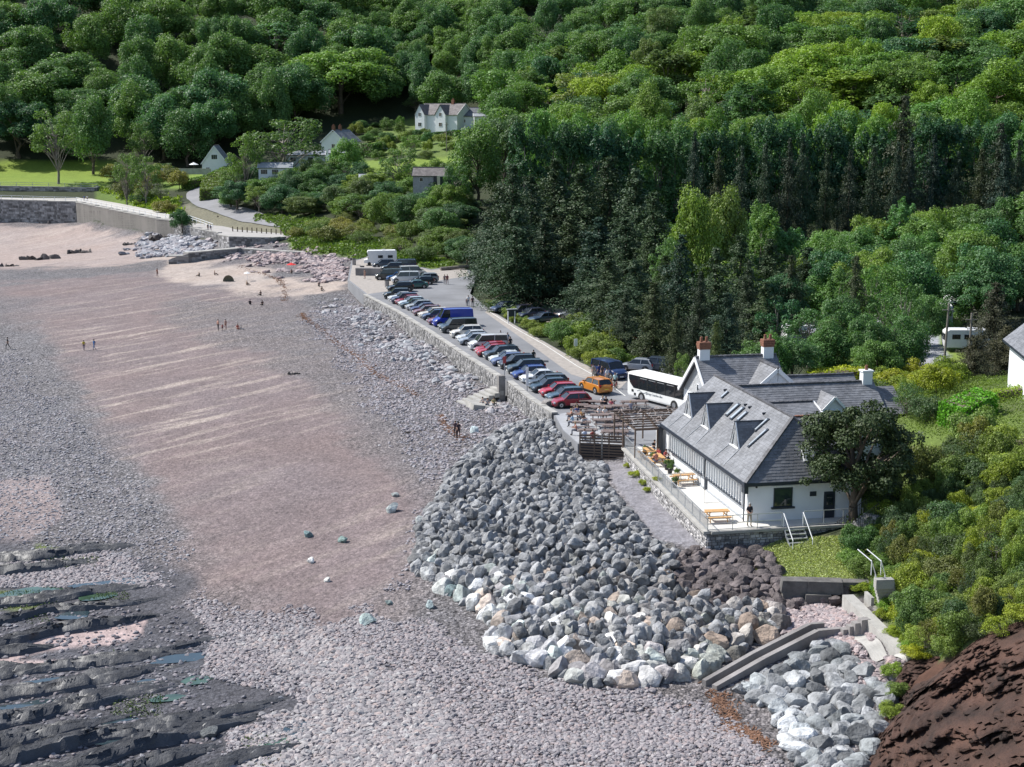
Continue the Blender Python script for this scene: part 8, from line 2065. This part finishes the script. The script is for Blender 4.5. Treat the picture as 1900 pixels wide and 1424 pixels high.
far_wall('field_wall', BW, [10.6, 10.6, 10.3, 10.3], [6, 6, 6, 7], .8, M['mortar'], 'dark stone wall holding up the green field behind the promenade', True, (.05, .2, 6), M['stone_grey'], side=-1, sz=(1.0, .5))
def up(pts, dz): return [Vector((p[0], p[1], dz if not hasattr(dz, '__len__') else dz[i])) for i, p in enumerate(pts)]
rail_fence('promenade_railing', [Vector((p.x, p.y + 1.0, z)) for p, z in zip(PW[1:], (7.8, 7.8, 7.7, 7.0, 6.4, 6.2))], 1.2, 'white post and rail fence along the promenade edge', M['white_paint'], M['white_paint'], 4, (1, .5), None, post_r=.07, cat='railing')
rail_fence('field_fence', [Vector((BW[i].x, BW[i].y + .4, z)) for i, z in ((0, 10.7), (1, 10.7), (2, 10.4))], 1.2, 'pale wire and post fence along the front of the green field', M['lead'], M['lead'], 5, (1, .5), None, post_r=.06, cat='fence')
# old quay
Q = [W(330, 448, 1.4), W(408, 458, 2.0)]
Q = [WY(322, 420, 374), WY(345, 424, 366), WY(405, 436, 352), WY(408, 438, 356)]
far_wall('quay_wall', [Q[0], Q[1], Q[2]], [5.6, 5.2, 4.8], [.5, .8, 1.2], 1.0, M['mortar'], 'rubble built quay wall left of the square stone buttress', True, (.05, .2, 3), M['stone_grey'], side=-1, sz=(1.0, .5))
Q2 = [WY(405, 434, 345), WY(425, 436, 340), WY(500, 432, 338), WY(540, 428, 344)]
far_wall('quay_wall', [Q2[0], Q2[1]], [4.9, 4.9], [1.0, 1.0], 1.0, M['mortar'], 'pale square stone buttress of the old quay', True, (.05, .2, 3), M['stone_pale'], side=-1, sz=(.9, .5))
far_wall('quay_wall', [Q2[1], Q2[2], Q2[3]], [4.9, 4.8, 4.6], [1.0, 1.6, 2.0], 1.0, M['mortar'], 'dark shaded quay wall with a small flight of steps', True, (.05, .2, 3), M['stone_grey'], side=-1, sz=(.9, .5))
ngon_sheet('quay_top', [Q[0], Q[2], Q2[0], Q2[1], Q2[2], Q2[3], WY(600, 425, 362), WY(560, 421, 366), WY(500, 412, 372), WY(430, 402, 385), WY(345, 405, 388)], 4.85, mat('quay_paving', (.36, .345, .33), .85, .15, .4), depth=1)
B = [WY(312, 488, 322), WY(335, 478, 318), WY(440, 470, 306), WY(520, 468, 302), WY(560, 470, 296)]
B = [W(313, 490, 1.0), W(350, 489, 1.1), W(440, 478, 1.6), W(448, 476, 1.7)]
far_wall('breakwater', B, [1.9, 3.2, 3.4, 3.4], [.2, .3, .6, .8], 2.2, M['concrete_dark'], 'long dark curved breakwater wall at the head of the beach', True, (.05, .25, 3), M['stone_grey'], side=-1, sz=(1.0, .5))
B = [W(448, 476, 1.7), W(560, 480, 2.2)]
far_wall('breakwater', B, [3.3, 3.4], [.8, 1.2], 1.5, M['concrete_dark'], 'lower pinkish continuation of the breakwater towards the bushes', True, (.05, .2, 3), M['stone_pale'], side=-1, sz=(.8, .45))
for i in range(14):
    t = i / 13; p = WY(432 + 116 * t, 432 + 4 * t, 357 - 12 * t); z = 4.86
    mb = MB(); mb.tube((p.x, p.y, z - .5), (p.x, p.y, z + 1.2), .14, n=6)
    tag(mb.build('bollard', M['bark']), 'dark timber bollard in the row along the lane by the quay', 'bollard', 'timber bollards by the quay')
rail_fence('quay_railing', [WY(322, 402, 376), WY(350, 408, 368), WY(395, 424, 356)], 1.1, 'white railing on the quay beside the dark ivy clump', M['white_paint'], M['white_paint'], 2.5, (1, .5), None, post_r=.07)
for px, py, Y, t, lab in ((386, 425, 358, BK, 'person in dark clothes at the quay railing, left of two'), (391, 426, 357, (.1, .15, .25), 'person in blue at the quay railing, right of two'), (156, 366, 434, BL, 'walker in blue on the promenade, left of two'), (162, 366, 434, WH, 'walker in white on the promenade, right of two'), (404, 395, 386, BK, 'walker in dark clothes on the lane beside the quay')):
    p = WY(px, py, Y); z = {386: 4.87, 391: 4.87, 404: 5.0}.get(px, 7.45); person((p.x, p.y, z), R(20), 'walk', t, (.05, .05, .08), lab, 1)
plant('dome', XY(338, 368, 6), 368, 7.0, 3.2, (.5, .75, .6), 'dark ivy covered clump rising beside the quay railing', 'bush', None, z=2.5)
# ---- houses
def house(name, px, py, Y, L, D, eave, ridge, rz, label, wall=None, roofm=None, windows=(), chim=(), gables=(), gz_=None, door=True):
    """local x along the ridge, y depth; front is -y"""
    p = WY(px, py, Y); z = p.z if gz_ is None else gz_
    root = empty(name, (p.x, p.y, z), R(rz), label, 'building'); wall = wall or M['white']
    h = L / 2; d = D / 2
    mb = MB(); mb.prism([(-h, -d), (h, -d), (h, d), (-h, d)], -3, eave)
    for x, f in ((-h, (0, 2, 1)), (h, (0, 1, 2))): mb.add([(x, -d, eave), (x, d, eave), (x, 0, ridge)], [f])
    mb.build('walls', wall, root)
    o = .35
    k = (ridge - eave) / d; ez = eave - o * k
    rf = MB()
    for s in (-1, 1):
        a = [(-h - .3, s * (d + o), ez + .05), (h + .3, s * (d + o), ez + .05), (h + .3, 0, ridge + .08), (-h - .3, 0, ridge + .08)]
        if s > 0: a = a[::-1]
        lo = [(x, y, zz - .15) for x, y, zz in a]; rf.add(a + lo, [(0, 1, 2, 3), (7, 6, 5, 4), (0, 4, 5, 1), (1, 5, 6, 2), (2, 6, 7, 3), (3, 7, 4, 0)])
    ro = rf.build('roof', M['slate_under'], root); sb = MB()
    slates(sb, [(-h - .3, -d - o, ez + .06), (h + .3, -d - o, ez + .06), (h + .3, 0, ridge + .09), (-h - .3, 0, ridge + .09)], .45, .6, 1); slates(sb, [(h + .3, d + o, ez + .06), (-h - .3, d + o, ez + .06), (-h - .3, 0, ridge + .09), (h + .3, 0, ridge + .09)], .45, .6, 2)
    so = sb.build('slates', roofm or M['slate'], ro); so['kind'] = 'stuff'
    mb = MB(); mb.beam((-h - .3, 0, ridge + .15), (h + .3, 0, ridge + .15), .25, .14); mb.build('ridge_tiles', M['ridge'], ro)
    for x in (-h - .28, h + .28):
        for s in (-1, 1): mb = MB(); mb.beam((x, s * (d + o), ez - .05), (x, 0, ridge - .02), .08, .28); mb.build('bargeboard', M['white_paint'] if wall is M['white'] else M['dark_trim'], root)
    for (face, a, zz, w, hh, nx) in windows:
        if face == 'f': window(root, (a, -d - .02, zz), w, hh, 'x', .1, nx=nx)
        elif face == 'l': window(root, (-h - .02, a, zz), w, hh, 'y', .1, nx=nx)
        else: window(root, (h + .02, a, zz), w, hh, 'y', .1, nx=nx, out=1)
    if door: mb = MB(); mb.box((h * .35, -d - .03, 1.0), (.95, .08, 2.0)); mb.build('door', M['dark_trim'], root)
    for cx, w_ in chim:
        mb = MB(); mb.box((cx, 0, ridge + .4), (w_, .8, 1.9)); c = mb.build('chimney', M['terracotta'], root)
        for q in (-.25, .25): mb = MB(); mb.tube((cx + q, 0, ridge + 1.35), (cx + q, 0, ridge + 1.8), .14, n=7); mb.build('chimney_pot', M['terracotta'], c)
    for gx, gw, gh, gd in gables:      # forward gables
        g = MB(); yf = -d - gd
        g.prism([(gx - gw / 2, yf), (gx + gw / 2, yf), (gx + gw / 2, -d + .05), (gx - gw / 2, -d + .05)], -3, eave)
        g.add([(gx - gw / 2, yf, eave), (gx + gw / 2, yf, eave), (gx, yf, gh)], [(0, 1, 2)]); go = g.build('gable_wing', wall, root)
        window(go, (gx, yf - .03, eave - .1), 1.1, 1.2, 'x', .1, nx=2); window(go, (gx, yf - .03, 1.6), 1.4, 1.3, 'x', .1, nx=2)
        r = MB(); yb = 0
        for s in (-1, 1):
            a = [(gx + s * (gw / 2 + .25), yf - .25, eave - .2), (gx + s * (gw / 2 + .25), yb, eave - .2), (gx, yb, gh + .08), (gx, yf - .25, gh + .08)]
            r.add(a, [(0, 1, 2, 3)]); r.add([(x, y, zz - .12) for x, y, zz in a], [(3, 2, 1, 0)])
        r.build('gable_roof', roofm or M['slate'], go)
    return root
M['slate_brown'] = mat('brown_tiles', (.16, .145, .145), .8, .3, 1, island=.2)
# small white cottage, gable to the viewer
house('cottage', 403, 322, 478, 9, 8.0, 3.6, 8.9, 92, 'small white cottage with steep gable facing the sea and a three light window', windows=(('l', 0, 5.4, 1.9, 1.5, 3), ('l', -2, 1.5, 1.2, 1.2, 2), ('l', 2.2, 1.5, 1.2, 1.2, 2)), door=False)
house('cottage', 633, 282, 470, 13, 8, 3.4, 6.9, 75, 'white cottage with two brick chimneys behind the spreading yellowish tree', windows=(('l', 0, 2.0, 1.2, 1.2, 2), ('f', -2, 2, 1.2, 1.2, 2), ('f', 2, 2, 1.2, 1.2, 2)), chim=((-6, 1.1), (-.5, 1.1)))
vl = house('white_villa', 826, 240, 500, 17, 9, 5.0, 8.4, -35, 'large white villa with two forward gables high on the slope', windows=(('f', 0, 4.0, 1.1, 1.2, 2), ('f', 0, 1.6, 1.2, 1.2, 2), ('r', 0, 3.5, 1.1, 1.2, 2)), chim=((3.5, 1.0),), gables=((-6.4, 4.0, 8.2, 1.2), (2.4, 4.2, 8.1, 1.2)), roofm=M['slate_brown'])
house('side_range', 874, 236, 498, 9, 7, 3.8, 6.4, -4, 'lower white range joined to the right end of the villa', windows=(('f', -2, 2, 1, 1.1, 1), ('f', 1.5, 2, 1, 1.1, 1)), roofm=M['slate'], door=False)
house('glazed_shed', 512, 328, 405, 9, 5, 2.6, 3.8, 5, 'long low white garden building with glazed front behind the trees', windows=(('f', -3, 1.4, 1.8, 1.3, 3), ('f', 0, 1.4, 1.8, 1.3, 3), ('f', 3, 1.4, 1.8, 1.3, 3), ('l', 0, 1.4, 1.6, 1.2, 2)), roofm=M['lead'], door=False)
house('flat_roofed_house', 565, 305, 425, 12, 6, 2.8, 3.8, 4, 'pale grey roofed bungalow half hidden by the spreading tree', windows=(('f', -3, 1.5, 1.6, 1.2, 2), ('f', 2, 1.5, 1.6, 1.2, 2)), roofm=M['lead'])
house('garden_hut', 628, 303, 425, 5, 4, 3.0, 3.8, 4, 'pale blue green garden hut beside the dark hedge', wall=mat('pale_green_paint', (.42, .5, .5), .6, .08), windows=(('f', -1.2, 1.7, .9, 1.2, 1), ('f', 1.2, 1.7, .9, 1.2, 1)), roofm=M['lead'], door=False)
house('garden_shed', 687, 345, 385, 5.2, 4, 2.3, 3.0, 4, 'small whitish shed at the foot of the lawn', windows=(('f', -1.2, 1.4, .8, .9, 1),), roofm=M['lead'])
house('garden_shed', 800, 343, 352, 8, 5, 2.4, 4.0, -5, 'grey garden shed with a dark green gabled end beside the lawn', wall=mat('grey_boards', (.34, .33, .36), .8, .2, 2), windows=(('f', -2, 1.3, .9, .9, 1),), roofm=M['slate_brown'])
mb = MB(); p = WY(829, 348, 347); mb.box((p.x, p.y, p.z + 1.2), (4.0, 5.2, 2.9), .2); tag(mb.build('dark_shed', mat('dark_green_boards', (.03, .05, .035), .8, .3, 3)), 'dark green box shed at the right end of the grey garden shed', 'shed')
house('hut', 1508, 645, 182, 2.6, 2.6, 2.2, 2.9, -8, 'small pale blue hut with a dark gabled roof among the conifers', wall=mat('pale_blue_paint', (.30, .45, .55), .6, .08), windows=(), roofm=M['lead'], door=False)
for px, py, Y, L in ((1185, 215, 400, 17), (910, 232, 450, 10)):
    house('holiday_chalet', px, py, Y, L, 5, 2.6, 3.4, 3, 'long low pale roofed chalet glimpsed between the trees above the pines' if px > 1000 else 'low grey roofed hut at the edge of the wood right of the villa', windows=(('f', -3, 1.4, 1.2, 1, 2), ('f', 2, 1.4, 1.2, 1, 2)), roofm=M['lead'])
# white house cut by the right edge
p = WY(1908, 752, 118)
root = empty('white_house', (p.x, p.y, p.z - .3), R(-8), 'white rendered house with a slate roof cut off by the right edge of the picture', 'building')
mb = MB(); mb.prism([(0, 0), (9, 0), (9, 9), (0, 9)], -1, 4.6); mb.add([(0, 0, 4.6), (9, 0, 4.6), (4.5, 0, 8.4)], [(0, 1, 2)]); mb.build('walls', M['white'], root)
roof(root, [[(-.5, -.5, 4.35), (-.5, 9.5, 4.35), (4.5, 9.5, 8.6), (4.5, -.5, 8.6)], [(9.5, -.5, 4.35), (9.5, 9.5, 4.35), (4.5, 9.5, 8.6), (4.5, -.5, 8.6)]], seed=88)
mb = MB(); mb.beam((-.5, -.5, 4.2), (4.5, -.5, 8.45), .1, .3); mb.build('bargeboard', M['white_paint'], root)
mb = MB(); mb.beam((-.5, -.5, 4.2), (-.5, 9.5, 4.2), .12, .16); mb.build('gutter', M['dark_trim'], root)
window(root, (2.6, -.02, 2.8), 1.2, 1.3, 'x', .1, nx=2)
mb = MB(); mb.box((-.2, 1.0, 3.2), (.3, .2, .15)); mb.build('wall_lamp', M['white_paint'], root)
# utility poles
for px, py, Y, H, lab in ((1748, 716, 150, 9.0, 'leaning wooden utility pole beside the caravans'), (1795, 718, 152, 8.2, 'second wooden pole right of the leaning one'), (1067, 0, 0, 0, ''), (829, 295, 440, 11, 'thin utility pole on the slope below the villa'), (1669, 165, 420, 7, 'grey utility pole among the trees near the top right'), (1655, 720, 160, 7, 'slim pole among the open trees behind the inn')):
    if not Y: continue
    p = WY(px, py, Y); root = empty('utility_pole', (p.x, p.y, p.z - .3), 0, lab, 'pole'); mb = MB(); mb.tube((0, 0, 0), (.25 if px == 1748 else 0, 0, H), .15, .11, n=7); mb.build('pole', M['bark_grey'], root)
    mb = MB(); mb.box((.2 if px == 1748 else 0, 0, H - .7), (1.2, .1, .1)); mb.build('cross_arm', M['bark_grey'], root)
# garden parasol and pale car in gardens
p = WY(360, 318, 476); root = empty('garden_parasol', p, 0, 'pale garden parasol left of the small white cottage', 'parasol'); mb = MB(); mb.tube((0, 0, 0), (0, 0, 2.4), .05, n=5); mb.build('pole', M['wood'], root); mb = MB(); mb.tube((0, 0, 2.1), (0, 0, 2.8), 1.6, .1, n=8); mb.build('canopy', M['white'], root)
p = WY(722, 279, 465); g = float(gz(np.array(p.x), np.array(p.y))); r = vehicle('hatch', p.x, p.y, .1, (.6, .68, .68), 'pale car parked in the terraced gardens below the villa', z=g + .02)
mb = MB(); p = WY(345, 322, 470); mb.box((p.x, p.y, p.z + .6), (16, .4, 1.8), 0); tag(mb.build('garden_wall', M['concrete']), 'low pale garden wall left of the small white cottage', 'wall')
p = WY(830, 415, 300); mb = MB()
for k in range(7): mb.tube((p.x - 2 + k * .7, p.y - 1, 5.2 + .2 * (k % 3)), (p.x - 1.2 + k * .6, p.y + 1, 5.4 + .25 * (k % 2)), .25, n=6)
tag(mb.build('timber_pile', M['wood_new']), 'pile of pale sawn timber at the edge of the dark shrubs', 'timber pile')
# orange glimpses under the pines
for px, py, lab in ((1166, 626, 'upper orange kayak glimpsed among the dark pines'), (1162, 636, 'lower orange kayak glimpsed among the dark pines')):
    p = HIT(px, py, 150, 260); mb = MB(); mb.tube((p.x - 1.1, p.y - 4, p.z + 1.0), (p.x, p.y - 4, p.z + 1.35), .12, .34, n=8); mb.tube((p.x, p.y - 4, p.z + 1.35), (p.x + 1.1, p.y - 4, p.z + 1.1), .34, .12, n=8); tag(mb.build('kayak', cloth((.6, .12, .04))), lab, 'kayak')
for r, c in todo[-1:]:
    for o in [r] + list(r.children_recursive):
        if o.type == 'MESH': o.color = (*c, 1)
